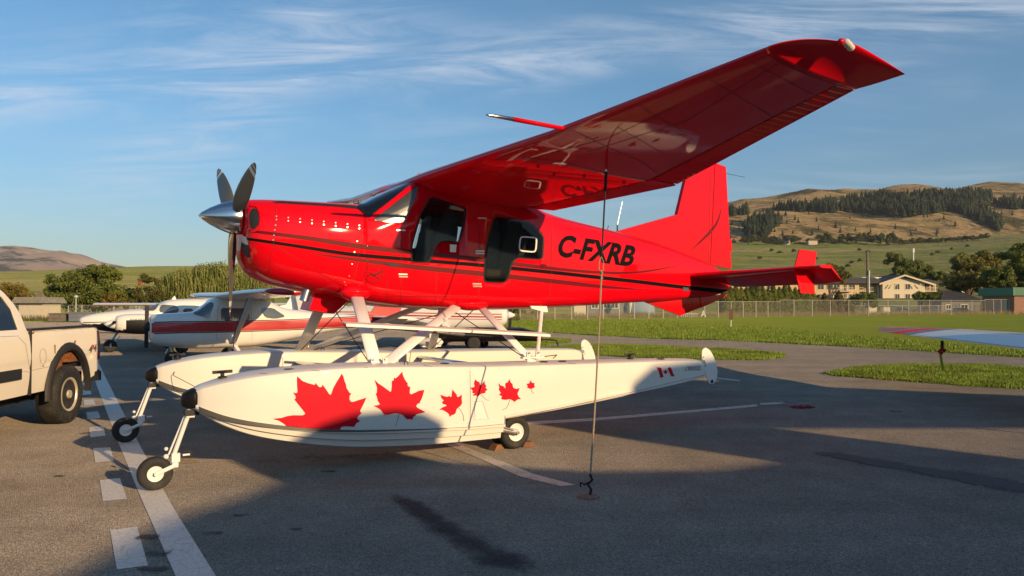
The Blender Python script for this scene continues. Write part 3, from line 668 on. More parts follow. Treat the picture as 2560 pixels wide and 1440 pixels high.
# panel seams
seams = [[(690, 507), (688, 560), (684, 610), (676, 650), (672, 684)], [(906, 519), (903, 560), (898, 620), (892, 670), (880, 718)], [(688, 545), (760, 555), (900, 573)], [(684, 612), (760, 658), (830, 700), (872, 722)],
         [(1003, 568), (1003, 640), (1001, 770)], [(1004, 560), (1012, 557)], [(1198, 560), (1200, 640), (1196, 772)], [(1092, 668), (1088, 770)], [(1380, 532), (1379, 600), (1379, 690), (1372, 768)], [(960, 740), (1095, 742), (1190, 742)], [(1380, 545), (1500, 572), (1640, 612), (1776, 664)],
         [(905, 575), (985, 577), (1003, 570)], [(968, 700), (967, 768)]]
FR.lay('panel_seam', [], B, SEAM, plane, .003, 12, bm=strips(seams, .9))
def dots(name, pts, r, bv, mat, parent, off=.004, k=6):
    bm = bmesh.new()
    for p in pts: fill(bm, [(p[0] + r * math.cos(6.283 * i / k), p[1] + r * math.sin(6.283 * i / k)) for i in range(k)])
    return FR.lay(name, [], bv, mat, parent, off, 50, bm=bm, smooth=False)
pts = []
for i in range(8): x = 691 + i * 29.6; y = 541 + i * 3.2; pts += [(x, y), (x, y + 8)]
pts += [(689, 563), (687, 575), (685, 588), (683, 600), (893, 603), (886, 630), (880, 660), (873, 690), (861, 705), (864, 712), (1012, 548)]
small(dots('fastener', pts, 1.9, B, RIVET, plane))
small(dots('rivet_row', [(1007, 580 + i * 7) for i in range(25)] + [(1194, 565 + i * 7) for i in range(26)] + [(896 - i * .7, 590 + i * 5) for i in range(24)] + [(700 + i * 8, 760 * 0 + 516 + i * .45) for i in range(24)] + [(1382, 545 + i * 7) for i in range(32)] + [(1390 + i * 9, 548 + i * 2.65) for i in range(42)] + [(980 + i * 9, 744) for i in range(23)] + [(690 + i * 7.4, 616 + i * 4.4) for i in range(25)], .6, B, SEAM, plane))
for (x, y) in ((1003, 576), (1008, 686), (1009, 692), (1206, 546), (1200, 628), (1200, 634), (1193, 710), (1194, 716)):
    FR.lay('door_hinge', [[(x - 12, y - 2.2), (x + 10, y - 1.8), (x + 10, y + 1.6), (x - 12, y + 1.2)]], B, RIVET if y > 640 else STEEL, plane, .008, 20)
lay_poly('door_handle', [(962, 657), (1000, 661), (999, 665), (984, 668), (962, 660)], BLKM, .012)
lay_poly('door_latch', [(1124, 611), (1141, 612), (1139, 631), (1124, 630)], STEEL, .008)
lay_poly('fuel_cap', [(1349, 659), (1363, 660), (1368, 667), (1355, 670)], REDD, .015, 1)
lay_poly('step_plate', [(1707, 718), (1721, 719), (1721, 727), (1708, 727)], STEEL, .005)
cx, cy = 934, 686
ring = [(cx + 23 * math.cos(t), cy + 24 * math.sin(t)) for t in np.linspace(0, 6.283, 30)]; bm = bmesh.new(); strip_bm(bm, ring, 1.1); ring2 = [(cx + 15 * math.cos(t), cy + 16 * math.sin(t)) for t in np.linspace(0, 6.283, 30)]
for k in range(26):
    a = 6.283 * k / 26; strip_bm(bm, [(cx + 17.5 * math.cos(a), cy + 18 * math.sin(a)), (cx + 21 * math.cos(a), cy + 22 * math.sin(a))], 1.1)
strip_bm(bm, [(917, 692), (930, 684), (940, 690)], 3); strip_bm(bm, [(930, 690), (955, 679)], 4.5); strip_bm(bm, [(922, 681), (948, 698)], 2.5)
FR.lay('round_badge', [], B, REDD, plane, .004, 12, bm=bm)
# strut fairings on the belly
for (x, y, z, r) in ((1.60, .50, 1.80, (.19, .125, .10)), (.08, .50, 1.665, (.25, .135, .085)), (1.60, -.50, 1.80, (.19, .125, .10)), (.08, -.50, 1.665, (.25, .135, .085))):
    MB().sphere((x, y, z), r, 20, 12).build('strut_fairing', RED, plane, smooth=True)
mb = MB(); mb.prism([(1.95, 1.80), (2.02, 1.60), (1.72, 1.55), (1.55, 1.70), (1.58, 1.82)], 'y', -.25, .12); mb.build('belly_scoop', RED, plane)
MB().tube([(2.05, .24, 1.92), (2.09, .24, 1.80), (2.12, .24, 1.70)], .052, 14).build('exhaust_pipe', STEEL, plane, smooth=False, angle=40)
# spinner and propeller
PX, PZ, TH = 2.85, 2.64, 6.8
prop = MB().lathe([(2.775 - PX, .19), (2.79 - PX, .195), (2.90 - PX, .18), (3.0 - PX, .142), (3.1 - PX, .092), (3.18 - PX, .040), (3.215 - PX, .006)], (0, 0, 0), 'x', 40).build('propeller', ALU, plane, smooth=True); prop.location = (PX, 0, PZ)
def blade():
    st = [(.10, .085, .075, 60), (.18, .09, .06, 55), (.28, .145, .04, 46), (.42, .185, .03, 38), (.62, .195, .022, 30), (.82, .172, .015, 25), (.98, .125, .010, 22), (1.07, .085, .007, 20), (1.12, .03, .005, 20)]
    rings = []
    for r, c, t, be in catmull(st, 4):
        b = R(be); rings.append([Vector((math.sin(b) * c / 2 * math.cos(a) + math.cos(b) * t / 2 * math.sin(a), math.cos(b) * c / 2 * math.cos(a) * -1 + math.sin(b) * t / 2 * math.sin(a), r)) for a in [6.2832 * k / 16 for k in range(16)]])
    o = MB().loft(rings).build('blade', [BLADE, BLADEW], None, smooth=True)
    for p in o.data.polygons:
        z = p.center.z
        if .96 < z < 1.0 or 1.045 < z < 1.07: p.material_index = 1
    return o
b0 = blade()
for k, th in enumerate((60 + TH, -60 + TH, 180 + TH)):
    b = b0 if k == 0 else b0.copy()
    if k: col.objects.link(b)
    b.parent = prop; b.rotation_euler = (-R(th), 0, 0)
    d = MB().lathe([(-.004, .032), (.004, .03)], (0, 0, 0), 'y', 14).build('blade_badge', LEAF, prop)
    d.data = d.data; q = Matrix.Rotation(-R(th), 4, 'X') @ Matrix.Translation((-.012, -.018, .50)) @ Matrix.Rotation(R(57), 4, 'Z') ; d.matrix_local = q
# wing
def lerp_st(tab, y): return [float(np.interp(y, [t[0] for t in tab], [t[i] for t in tab])) for i in range(1, len(tab[0]))]
WT = [(0, .88, 3.14, -1.12, 2.885, .155), (.62, .85, 3.175, -1.08, 2.905, .155), (2.78, .50, 3.315, -1.22, 2.97, .15), (5.1, .10, 3.575, -1.00, 3.44, .115), (5.5, .04, 3.62, -.96, 3.51, .10)]
def airfoil(c0, c1, n=14, lower=True, upper=True):
    yt = lambda x: 5 * (.2969 * math.sqrt(x) - .126 * x - .3516 * x ** 2 + .2843 * x ** 3 - .1036 * x ** 4)
    cs = [c0 + (c1 - c0) * (.5 - .5 * math.cos(math.pi * i / n)) for i in range(n + 1)] if c0 == 0 else [c0 + (c1 - c0) * i / n for i in range(n + 1)]
    return [(x, +yt(x) * 1.15) for x in reversed(cs)], [(x, -yt(x) * .85) for x in cs]
def wing_ring(y, c0, c1, sgn, n=14, tip=None, wave=0., droop=0.):
    xl, zl, xt, zt, th = lerp_st(WT, min(y, 5.5)); up, lo = airfoil(c0, c1, n)
    if y > 5.1:
        s = min(1, (y - 5.1) / .33); xl -= .52 * (1 - math.sqrt(max(0, 1 - s ** 2.6))); xt -= .17 * s ** .8
        ch = xl - xt; f = max(0, 1 - s); th *= .35 + .65 * f
    ch = xl - xt; out = []
    def P(x, t):
        return Vector((xl + (xt - xl) * x, sgn * y, zl + (zt - zl) * x + t * th * ch - droop * max(0, x - c0)))
    U = [P(x, t) for x, t in up]; Lw = [P(x, t) for x, t in lo]
    if y > 5.1:
        s = min(1, (y - 5.1) / .33)
        lift = s ** .55; Lw = [l.lerp(u, lift * .93) for l, u in zip(Lw, reversed(U))]
    if wave: Lw = [l + Vector((0, 0, wave)) for l in Lw]
    pts = U + (Lw[1:] if c0 == 0 else Lw)
    return pts[:-1] if c1 == 1 and c0 == 0 else pts
def make_wing(s):
    ys = [0, .62, 1.3, 2.0, 2.5, 2.76, 2.80, 3.2, 3.9, 4.6, 5.0, 5.08]
    w = MB().loft([wing_ring(y, 0, .775, s) for y in ys]).build('wing', SHADE_RED, plane, angle=28)
    gap = []
    for y in [.64, 1.5, 2.4, 2.795, 2.815, 3.6, 4.4, 5.07]:
        rg = wing_ring(y, .755, .815, s, 3); m_ = sum(rg, Vector()) / len(rg); gap.append([m_ + Vector((q.x - m_.x, q.y - m_.y, (q.z - m_.z) * .72)) for q in rg])
    MB().loft(gap).build('hinge_gap', BLKM, plane)
    ys = [.66 + i * (2.795 - .66) / 50 for i in range(51)]
    MB().loft([wing_ring(y, .80, 1, s, 4, wave=.011 * (i % 2), droop=.03) for i, y in enumerate(ys)]).build('flap', RED, plane, angle=4)
    ys = [2.815 + i * (5.075 - 2.815) / 56 for i in range(57)]
    MB().loft([wing_ring(y, .80, 1, s, 4, wave=.011 * (i % 2)) for i, y in enumerate(ys)]).build('aileron', RED, plane, angle=4)
    ys = [5.085 + .345 * math.sin(math.pi / 2 * i / 16) for i in range(17)]
    t = MB().loft([wing_ring(y, 0, 1, s, 18) for y in ys]).build('wing_tip', RED, plane, smooth=True)
    return w, t
wl, tl = make_wing(1); wr, tr_ = make_wing(-1)
BW = bvh_of([wl, tl])
# wing underside seams and rivets on the near wing
ws_ = [[(1300, 392), (1400, 402), (1510, 432), (1655, 456)], [(1425, 322), (1520, 368), (1600, 402), (1660, 447)], [(1310, 400), (1520, 345), (1700, 262)], [(1545, 318), (1600, 350), (1660, 385)], [(1595, 262), (1640, 290), (1720, 335)], [(1470, 380), (1720, 300), (1990, 130)], [(1760, 190), (1980, 320)], [(1860, 145), (2080, 262)], [(1240, 400), (1420, 322)]]
FR.lay('panel_seam', [], BW, SEAM, plane, .003, 14, bm=strips(ws_, .9))
pts = []
for a, b, n in (((1600, 260), (1700, 335), 14), ((1500, 300), (1590, 262), 14), ((1500, 370), (1720, 300), 22), ((1430, 330), (1655, 448), 28), ((1320, 398), (1500, 350), 22), ((1540, 322), (1640, 385), 14)):
    pts += [(a[0] + (b[0] - a[0]) * i / n, a[1] + (b[1] - a[1]) * i / n) for i in range(n + 1)]
small(dots('rivet_row', pts, .75, BW, SEAM, plane))
for (x, y) in ((1345, 415), (1385, 436), (1460, 440), (1445, 470), (1560, 455), (1620, 452)): dots('inspection_cap', [(x, y)], 4, BW, REDD, plane, .006, 12)
for (x0, y0) in ((1410, 480), (1470, 470), (1545, 458)):
    p = FR.at(x0, y0, 'y', 1.6)
MB().tube([(-.27, 2.75, 3.10), (-.27, 2.75, 3.03), (-.25, 2.75, 3.0)], .012, 8).build('tie_down_ring', STEEL, plane)
# boom with bare metal nose at the leading edge
a, b_, c = Vector((.38, 3.0, 3.345)), Vector((1.02, 3.0, 3.362)), Vector((1.31, 3.0, 3.365))
MB().tube([a, b_], .021, 12).build('air_data_boom', RED, plane, smooth=True); MB().tube([b_, c - Vector((.11, 0, 0)), c - Vector((.03, 0, 0)), c], [.019, .017, .013, .003], 12).build('boom_nose', STEEL, plane, smooth=True)
# tip light and cloth wrapped strobe
tp = FR.at(2103, 104, 'y', 5.43)
MB().sphere(tp, (.03, .025, .025)).build('tip_light', LEAF, plane, smooth=True)
mb = MB(); [mb.sphere(tp + Vector((-.045 - .028 * i, .01, .005 * math.sin(i * 3) - .014 * i)), (.03, .03, .026)) for i in range(3)]; mb.build('wrapped_strobe', pmat('white_cloth', (.62, .58, .5), .9, bump=.004, bscale=60), plane, smooth=True)
# roof handles and antennas
for (x, y, px) in ((.75, .35, 0), (1.05, -.1, 0)):
    z = 3.24 if x < .8 else 3.1
    MB().tube([(x, y, z - .05), (x, y, z + .035), (x - .13, y, z + .045), (x - .13, y, z)], .004, 6).build('roof_handle', RED, plane)
MB().tube([(1.42, -.05, 2.86), (1.42, -.05, 2.93), (1.36, -.05, 2.94), (1.36, -.05, 2.86)], .006, 6).build('temperature_probe', BLKM, plane)
MB().tube([(-2.72, .0, 2.7), (-2.72, 0, 2.86)], .012, 6).build('whip_antenna', BLKM, plane)
MB().tube([(-2.72, .0, 2.86), (-2.82, 0, 3.22)], .0025, 5).build('whip_antenna', STEEL, plane)
MB().tube([(-2.5, .0, 2.7), (-2.55, 0, 2.84)], .006, 5).build('whip_antenna', BLKM, plane)
MB().tube([(-5.0, 0, 3.86), (-5.55, 0, 3.83)], .004, 5).build('wick_antenna', BLKM, plane)
# tail
mb = MB(); mb.prism([(-2.62, 2.74), (-3.93, 3.09), (-4.22, 3.98), (-4.78, 4.0), (-4.655, 2.30), (-4.2, 2.35), (-3.2, 2.55)], 'y', -.035, .035); fin = mb.build('fin', RED, plane)
mb = MB(); mb.prism([(-4.675, 2.31), (-4.80, 4.0), (-5.05, 3.96), (-5.17, 2.25)], 'y', -.03, .03); rud = mb.build('rudder', RED, plane)
mb = MB(); mb.prism([(-5.165, 2.55), (-5.15, 2.75), (-5.195, 2.75), (-5.21, 2.55)], 'y', -.012, .012); mb.build('rudder_tab', RED, plane)
mb = MB(); mb.prism([(-3.1, 1.72), (-3.27, 1.69), (-4.0, 1.475), (-4.44, 1.60), (-4.42, 1.79)], 'y', -.02, .02); mb.build('ventral_fin', RED, plane)
mb = MB(); mb.prism([(-4.45, 1.78), (-5.08, 1.825), (-5.0, 1.765), (-4.47, 1.60)], 'y', -.018, .018); mb.build('lower_rudder', RED, plane)
BF = bvh_of([fin, rud])
lay_stripe('stripe', [(1728, 625, 1), (1752, 603, 5), (1775, 580, 7), (1793, 555, 5), (1804, 520, 1)], REDD, bv=BF)
lay_stripe('rudder_hinge', [(1776, 440, 1.4), (1774, 560, 1.4), (1771, 661, 1.4)], SEAM, .003, BF)
ST = [(0, -4.0, 2.10, -5.16, 1.95), (.3, -4.06, 2.11, -5.16, 1.94), (1.8, -4.47, 2.175, -5.10, 1.96), (2.16, -4.57, 2.19, -5.08, 1.985)]
def stab_ring(y, c0, c1, s, n=8):
    xl, zl, xt, zt = lerp_st(ST, y); up, lo = airfoil(c0, c1, n); ch = xl - xt
    hz = (zl + zt) / 2 + .03
    def P(x, t): return Vector((xl + (xt - xl) * x, s * y, (zl if x < .5 else zl - (zl - zt) * (x - .5) / .5) + t * .10 * ch))
    return [P(*q) for q in up] + [P(*q) for q in (lo[1:] if c0 == 0 else lo)]
for s in (1, -1):
    MB().loft([stab_ring(y, 0, .5, s) for y in (0, .3, 1.0, 1.8, 2.16)]).build('stabilizer', RED, plane, angle=35)
    MB().loft([stab_ring(y, .515, 1, s) for y in (.12, .3, 1.0, 1.8, 2.16)]).build('elevator', RED, plane, angle=35)
    MB().prism([(-4.60, 2.45), (-4.99, 2.435), (-4.95, 2.25), (-4.925, 2.05), (-4.935, 1.81), (-4.61, 1.82), (-4.485, 2.18)], 'y', s * 1.80 - .008, s * 1.80 + .008).build('end_plate', RED, plane)

# floats
FS = [(3.47, .10, .885, .10, .735, .70), (3.40, .15, .915, .155, .70, .65), (3.2, .225, .965, .235, .62, .52), (2.9, .285, 1.01, .295, .545, .395), (2.4, .32, 1.04, .33, .455, .275), (1.9, .33, 1.045, .34, .40, .20), (1.2, .33, 1.02, .34, .355, .155), (.63, .33, .995, .34, .335, .145), (.32, .33, .985, .34, .328, .145)]
FA = [(.319, .33, .985, .335, .425, .37), (-.4, .325, .972, .33, .478, .415), (-1.2, .29, .955, .295, .540, .48), (-2.0, .24, .938, .245, .60, .56), (-2.5, .20, .925, .205, .645, .62), (-2.85, .165, .905, .17, .685, .665), (-2.97, .15, .86, .155, .70, .69)]
def float_ring(x, wd, zd, wc, zc, zk, yc, fl=1.):
    m = lambda t: zk + (zc - zk) * t
    half = [(0, zd + .012), (wd * .6, zd + .008), (wd - .035, zd), (wd - .008, zd - .012), (wd, zd - .035), (wd * .5 + wc * .5, (zd + zc) / 2), (wc - .004, zc + .02), (wc + .014, zc + .006), (wc + .012, zc - .012), (wc * .93, zc - .022 * fl), (wc * .90, m(.58)), (wc * .76, m(.52)), (wc * .73, m(.20)), (wc * .45, m(.08)), (0, zk)]
    return [Vector((x, yc + a, z)) for a, z in half] + [Vector((x, yc - a, z)) for a, z in reversed(half[1:-1])]
def make_float(yc):
    s = 1 if yc > 0 else -1
    rings = [float_ring(*st, yc) for st in catmull(FS, 8)] + [float_ring(*st, yc) for st in catmull(FA, 6)]
    f = MB().loft(rings).build('float', WHT, plane, angle=24, tri=True)
    # rubber bow bumper
    bs = [superring(x, hw, zt, zb, 20, 3, 3, yc) for x, hw, zt, zb in ((3.455, .118, .900, .715), (3.49, .110, .893, .712), (3.53, .088, .875, .715), (3.565, .055, .852, .73), (3.58, .02, .82, .76))]
    MB().loft(bs).build('bow_bumper', BLK, f, smooth=True)
    MB().box((3.49, yc, .675), (.12, .10, .05)).build('bumper_bracket', BLKM, f)
    # water rudder at the stern
    P = [(-3.06, 1.0), (-3.10, 1.055), (-3.17, 1.06), (-3.27, .98), (-3.36, .80), (-3.375, .68), (-3.33, .58), (-3.26, .54), (-3.19, .58), (-3.10, .80)]
    P = [tuple(p) for p in [Vector(q) for q in rnd([(a * 100, b * 100) for a, b in P], 1)]]; P = [(a / 100, b / 100) for a, b in P]
    w = MB().prism(P, 'y', yc - .006, yc + .006).build('water_rudder', WHT2, f)
    mb = MB(); [mb.lathe([(-.010, .008), (.010, .008)], (x, yc, z), 'y', 8) for x, z in ((-3.10, .93), (-3.13, .85), (-3.14, .82), (-3.12, .80))]; mb.lathe([(-.009, .028), (.009, .028)], (-3.26, yc, .585), 'y', 12); mb.build('rudder_bolt', BLKM, w)
    MB().box((-3.03, yc, .86), (.16, .05, .06)).build('rudder_hinge', STEEL, f)
    # cleats, hatches
    for cx_, cz in ((3.22, .975), (-1.78, .955)):
        m = MB(); m.lathe([(0, .045), (.012, .042), (.02, .018), (.045, .018), (.055, .05), (.065, .03)], (cx_, yc, cz), 'z', 14); m.bar((cx_ - .09, yc, cz + .06), (cx_ + .09, yc, cz + .055), .03, .012); m.build('mooring_cleat', BLKM, f, smooth=False, angle=40)
    m = MB(); [m.lathe([(0, .05), (.008, .045)], (x, yc + .12 * s, z), 'z', 14) for x, z in ((2.63, 1.035), (.95, 1.02), (-.35, .985), (-.62, .98), (-2.2, .945))]; m.build('hatch_cap', BLKM, f)
    for x, z in ((1.42, 1.035),): MB().tube([(x, yc + .2, z - .01), (x, yc + .2, z + .03), (x + .04, yc + .2, z + .03), (x + .04, yc + .2, z - .01)], .006, 6).build('deck_eye', BLKM, f)
    # nose gear
    leg = empty('nose_gear', (0, 0, 0)); leg.parent = plane
    mb = MB(); mb.tube([(3.50, yc, .70), (3.645, yc, .27)], .021, 10); mb.tube([(3.535, yc - .03, .66), (3.675, yc - .03, .30)], .009, 8); mb.build('leg_tube', WHT2, leg, smooth=False, angle=40)
    mb = MB(); mb.box((3.50, yc, .665), (.07, .06, .07)); mb.box((3.62, yc, .275), (.07, .05, .075)); mb.tube([(3.56, yc, .29), (3.50, yc, .29)], .010, 8); mb.sphere((3.70, yc, .29), .025, 8, 6); mb.sphere((3.70, yc, .36), .018, 8, 6); mb.box((3.635, yc, .215), (.06, .055, .05)); mb.build('leg_block', WHT2, leg)
    mb = MB(); mb.bar((3.61, yc + .062, .225), (3.80, yc + .062, .148), .036, .014, (0, 0, 1)); mb.bar((3.61, yc - .062, .225), (3.80, yc - .062, .148), .036, .014, (0, 0, 1)); mb.box((3.63, yc, .22), (.05, .13, .045)); mb.tube([(3.79, yc - .075, .152), (3.79, yc + .08, .152)], .014, 10); mb.build('fork', WHT2, leg)
    wheel((3.79, yc, .152), .150, .095, leg, .068)
    # main wheels behind the step
    mg = empty('main_gear', (0, 0, 0)); mg.parent = plane
    wheel((0.03, yc + .06, .195), .195, .13, mg, .10); wheel((0.03, yc - .14, .195), .195, .13, mg, .10)
    mb = MB(); mb.bar((.30, yc + .145, .265), (.03, yc + .145, .195), .07, .02, (0, 0, 1)); mb.bar((.30, yc + .165, .30), (.10, yc + .165, .235), .02, .02, (0, 0, 1)); mb.tube([(.03, yc - .2, .195), (.03, yc + .165, .195)], .02, 10); mb.box((.05, yc + .0, .30), (.06, .06, .22)); mb.build('wheel_arm', STEEL, mg)
    return f
def wheel(c, r, w, parent, rr):
    wh = empty('wheel', c); wh.parent = parent; c = (0, 0, 0)
    prof = [(-w / 2 * .70, rr), (-w / 2 * .92, rr + (r - rr) * .25), (-w / 2, rr + (r - rr) * .55), (-w / 2 * .86, rr + (r - rr) * .85), (-w / 2 * .5, r * .99), (0, r), (w / 2 * .5, r * .99), (w / 2 * .86, rr + (r - rr) * .85), (w / 2, rr + (r - rr) * .55), (w / 2 * .92, rr + (r - rr) * .25), (w / 2 * .70, rr)]
    a = MB().lathe(prof, c, 'y', 40).build('tyre', RUB, wh, smooth=True)
    for q in (-.45, -.15, .15, .45): pass
    b = MB().lathe([(-w * .36, rr), (-w * .43, rr * 1.02), (-w * .40, rr * .86), (-w * .2, rr * .8), (-w * .18, rr * .35), (-w * .42, rr * .3), (-w * .42, .01), (w * .42, .01), (w * .42, rr * .3), (w * .18, rr * .35), (w * .2, rr * .8), (w * .40, rr * .86), (w * .43, rr * 1.02), (w * .36, rr)], c, 'y', 32).build('rim', WHT2, wh, angle=30)
    m = MB()
    for s in (-1, 1):
        for k in range(5): t = 6.283 * k / 5 + .3; m.lathe([(s * w * .175, rr * .13), (s * w * .19, rr * .13)], (c[0] + rr * .56 * math.cos(t), c[1], c[2] + rr * .56 * math.sin(t)), 'y', 8)
        m.lathe([(s * w * .42, rr * .22), (s * w * .46, rr * .18)], c, 'y', 10)
    m.build('rim_hole', BLKM, wh)
    # depth below the thing is three levels, so the wheel pieces hang on their gear
    for o in (a, b, m_last(wh)): pass
    return wh
def m_last(p): return p
YF = 1.37
DIRTL = pmat('brown_seam', (.26, .18, .10), .8)
fn = make_float(YF); ff = make_float(-YF)
BFL = bvh_of([fn]); BFF = bvh_of([ff])
# maple leaves traced from the photograph
def crop(pts, ox, oy, s): return [(ox + x / s, oy + y / s) for x, y in pts]
C2 = lambda p: crop(p, 660, 900, 3.459)
LV = [[(287,140),(330,180),(380,200),(425,212),(440,215),(445,197),(470,228),(480,235),(500,232),(505,212),(530,245),(560,290),(573,303),(583,290),(600,240),(625,195),(650,155),(672,118),(685,140),(695,180),(708,210),(712,240),(740,285),(755,288),(740,310),(738,340),(750,360),(770,362),(820,345),(885,325),(865,370),(845,410),(830,440),(842,462),(815,485),(803,505),(830,530),(800,545),(790,558),(780,578),(745,575),(700,573),(672,577),(655,604),(560,604),(400,597),(205,580),(170,550),(130,525),(75,508),(150,500),(200,485),(250,477),(330,478),(350,470),(357,460),(330,425),(290,375),(262,340),(275,330),(272,310),(250,280),(275,287),(290,278),(287,230),(285,180)],
 [(955,170),(985,200),(1030,230),(1070,260),(1090,275),(1100,268),(1105,220),(1105,180),(1120,178),(1125,150),(1135,160),(1160,140),(1195,100),(1200,130),(1215,165),(1235,195),(1243,200),(1240,220),(1255,232),(1262,230),(1262,250),(1258,285),(1270,297),(1310,280),(1340,265),(1385,258),(1375,300),(1358,345),(1345,365),(1350,372),(1325,380),(1315,400),(1330,415),(1397,450),(1350,462),(1320,468),(1310,480),(1290,492),(1282,518),(1260,508),(1240,515),(1225,500),(1200,475),(1170,465),(1140,460),(1110,465),(1065,475),(1055,470),(1050,480),(1030,460),(1010,430),(985,415),(945,395),(985,390),(1003,380),(985,355),(975,315),(965,290),(975,285),(978,240),(965,200)],
 [(1525,300),(1550,310),(1580,318),(1605,310),(1610,320),(1622,315),(1625,280),(1630,255),(1645,275),(1665,298),(1668,315),(1680,320),(1710,300),(1708,335),(1712,370),(1700,395),(1680,410),(1665,425),(1655,460),(1640,472),(1620,478),(1605,492),(1600,470),(1585,455),(1560,440),(1540,430),(1515,430),(1545,408),(1580,395),(1570,385),(1545,380),(1540,360),(1555,350),(1535,330)],
 [(1825,168),(1845,185),(1862,190),(1868,215),(1880,215),(1890,200),(1906,178),(1908,205),(1922,225),(1915,240),(1932,258),(1915,268),(1912,285),(1890,290),(1870,295),(1850,315),(1830,305),(1805,312),(1812,295),(1825,290),(1800,285),(1805,265),(1783,240),(1808,235),(1822,230),(1815,200)],
 [(2025,200),(2050,222),(2068,225),(2085,245),(2090,250),(2085,215),(2090,195),(2105,195),(2123,165),(2132,195),(2147,205),(2150,225),(2155,240),(2180,250),(2210,243),(2200,270),(2190,290),(2200,315),(2222,338),(2195,340),(2180,350),(2168,362),(2150,350),(2130,340),(2110,340),(2090,345),(2055,340),(2050,325),(2060,315),(2030,300),(2048,285),(2030,255),(2035,235)],
 [(2305,175),(2312,190),(2320,198),(2340,200),(2335,215),(2342,232),(2325,245),(2305,250),(2290,245),(2272,235),(2280,225),(2268,205),(2285,205),(2295,198)]]
STEM = [None, [(1166,468),(1160,500),(1150,535),(1140,567)], [(1680,412),(1705,440),(1722,480),(1728,530)], [(1875,298),(1900,325),(1925,345),(1948,348)], [(2122,345),(2115,380),(2095,415),(2062,432)], [(2308,252),(2318,275),(2332,290)]]
for l, s in zip(LV, STEM):
    bm = bmesh.new(); fill(bm, C2(l)); o = FR.lay('maple_leaf_decal', [], BFL, LEAF, fn, .004, 12, bm=bm, smooth=False)
    if s: FR.lay('leaf_stem', [], BFL, BLKM, fn, .003, 18, bm=strips([C2(s)], .9))
C3 = lambda p: crop(p, 1340, 820, 3.272)
bm = bmesh.new(); [fill(bm, C3(p)) for p in ([(985,320),(1025,325),(1028,350),(1042,400),(1018,408),(1005,360)], [(1058,338),(1066,352),(1080,350),(1072,365),(1060,378),(1045,366),(1038,356),(1050,352)], [(1075,325),(1100,320),(1112,345),(1122,375),(1136,395),(1105,395),(1090,365)])]
FR.lay('flag_decal', [], BFL, LEAF, fn, .003, 18, bm=bm)
FR.lay('maker_lettering', [], BFL, BLK, fn, .003, 12, bm=text_map('EROCET', [(1720, 924), (1752, 923.4), (1751.5, 915.4), (1720.5, 916.6)], .01))
FR.lay('maker_lettering', [], BFL, BLK, fn, .003, 12, bm=strips([[(1711, 925.5), (1752, 924.8)], [(1711, 925), (1720, 916)]], .9))
# side seams, recessed step, chine band
FR.lay('float_seam', [], BFL, LINE, fn, .002, 16, bm=strips([[(1175, 919), (1176, 1000), (1175, 1072)]], 1.6)); FR.lay('float_seam', [], BFL, DIRTL, fn, .002, 16, bm=strips([[(500, 1036), (560, 1049), (640, 1062), (740, 1072), (900, 1076), (1060, 1073), (1180, 1068), (1262, 1060)], [(1274, 1046), (1400, 1020), (1560, 985), (1760, 938)]], 1.2))
FR.lay('foot_recess', [[(1189, 1006), (1204, 1005), (1218, 1046), (1188, 1048)]], BFL, WHT2, fn, -.0, 30, steps=[(1.5, .004), (1.5, .001)])
FR.lay('foot_recess_edge', [], BFL, LINE, fn, .003, 16, bm=strips([[(1187, 1004), (1206, 1003), (1221, 1048), (1185, 1050), (1187, 1004)]], .9))
def band(fl, bv, pts, yc, mat=BLKM):
    pass
def side_band(fl, yc, outs, zoff, w, x0, x1, mat, name):
    """dark rubbing band that follows the chine"""
    mb = MB(); R_ = [r for r in catmull(FS, 4) if x1 <= r[0] <= x0]; V = []; 
    for i, r in enumerate(R_):
        t = i / (len(R_) - 1); ww = w * (1 - t) + .004 * t; y = yc + outs * (r[3] + .006); zc = r[4]
        V += [(r[0], y, zc + .018 + zoff), (r[0], y + outs * .010, zc + .016 + zoff), (r[0], y + outs * .012, zc + .016 + zoff - ww), (r[0], y - outs * .01, zc + .012 + zoff - ww)]
    n = len(R_); F = [(i * 4 + k, i * 4 + k + 1, i * 4 + k + 5, i * 4 + k + 4) for i in range(n - 1) for k in range(3)]
    mb.add(V, F).build(name, mat, fl, smooth=False)
DGREY = pmat('grey_chine_band', (.07, .068, .06), .5)
side_band(fn, YF, 1, 0, .050, 3.46, .9, DGREY, 'chine_band'); side_band(ff, -YF, 1, 0, .050, 3.46, .9, DGREY, 'chine_band')
FR.lay('deck_panel_seam', [], BFL, LINE, fn, .003, 16, bm=strips([[(650, 933), (668, 935)], [(780, 926), (800, 928)], [(910, 918), (920, 920)], [(1060, 914), (1080, 917)], [(1420, 908), (1440, 910)]], 1.))
FR.lay('float_seam', [], BFF, LINE, ff, .002, 16, bm=strips([[(707, 892), (706, 925)]], 1.4))
small(dots('rivet_row', [(560 + i * 11, float(np.interp(560 + i * 11, [560, 650, 900, 1175, 1500, 1760], [971, 948, 926, 922, 915, 916]))) for i in range(108)] + [(520 + i * 12, float(np.interp(520 + i * 12, [500, 640, 900, 1260], [1032, 1056, 1070, 1054]))) for i in range(61)] + [(1171, 930 + i * 8) for i in range(17)] + [(1181, 930 + i * 8) for i in range(16)] + [(1290 + i * 12, 1036 - i * 2.45) for i in range(38)], .55, BFL, LINE, fn))
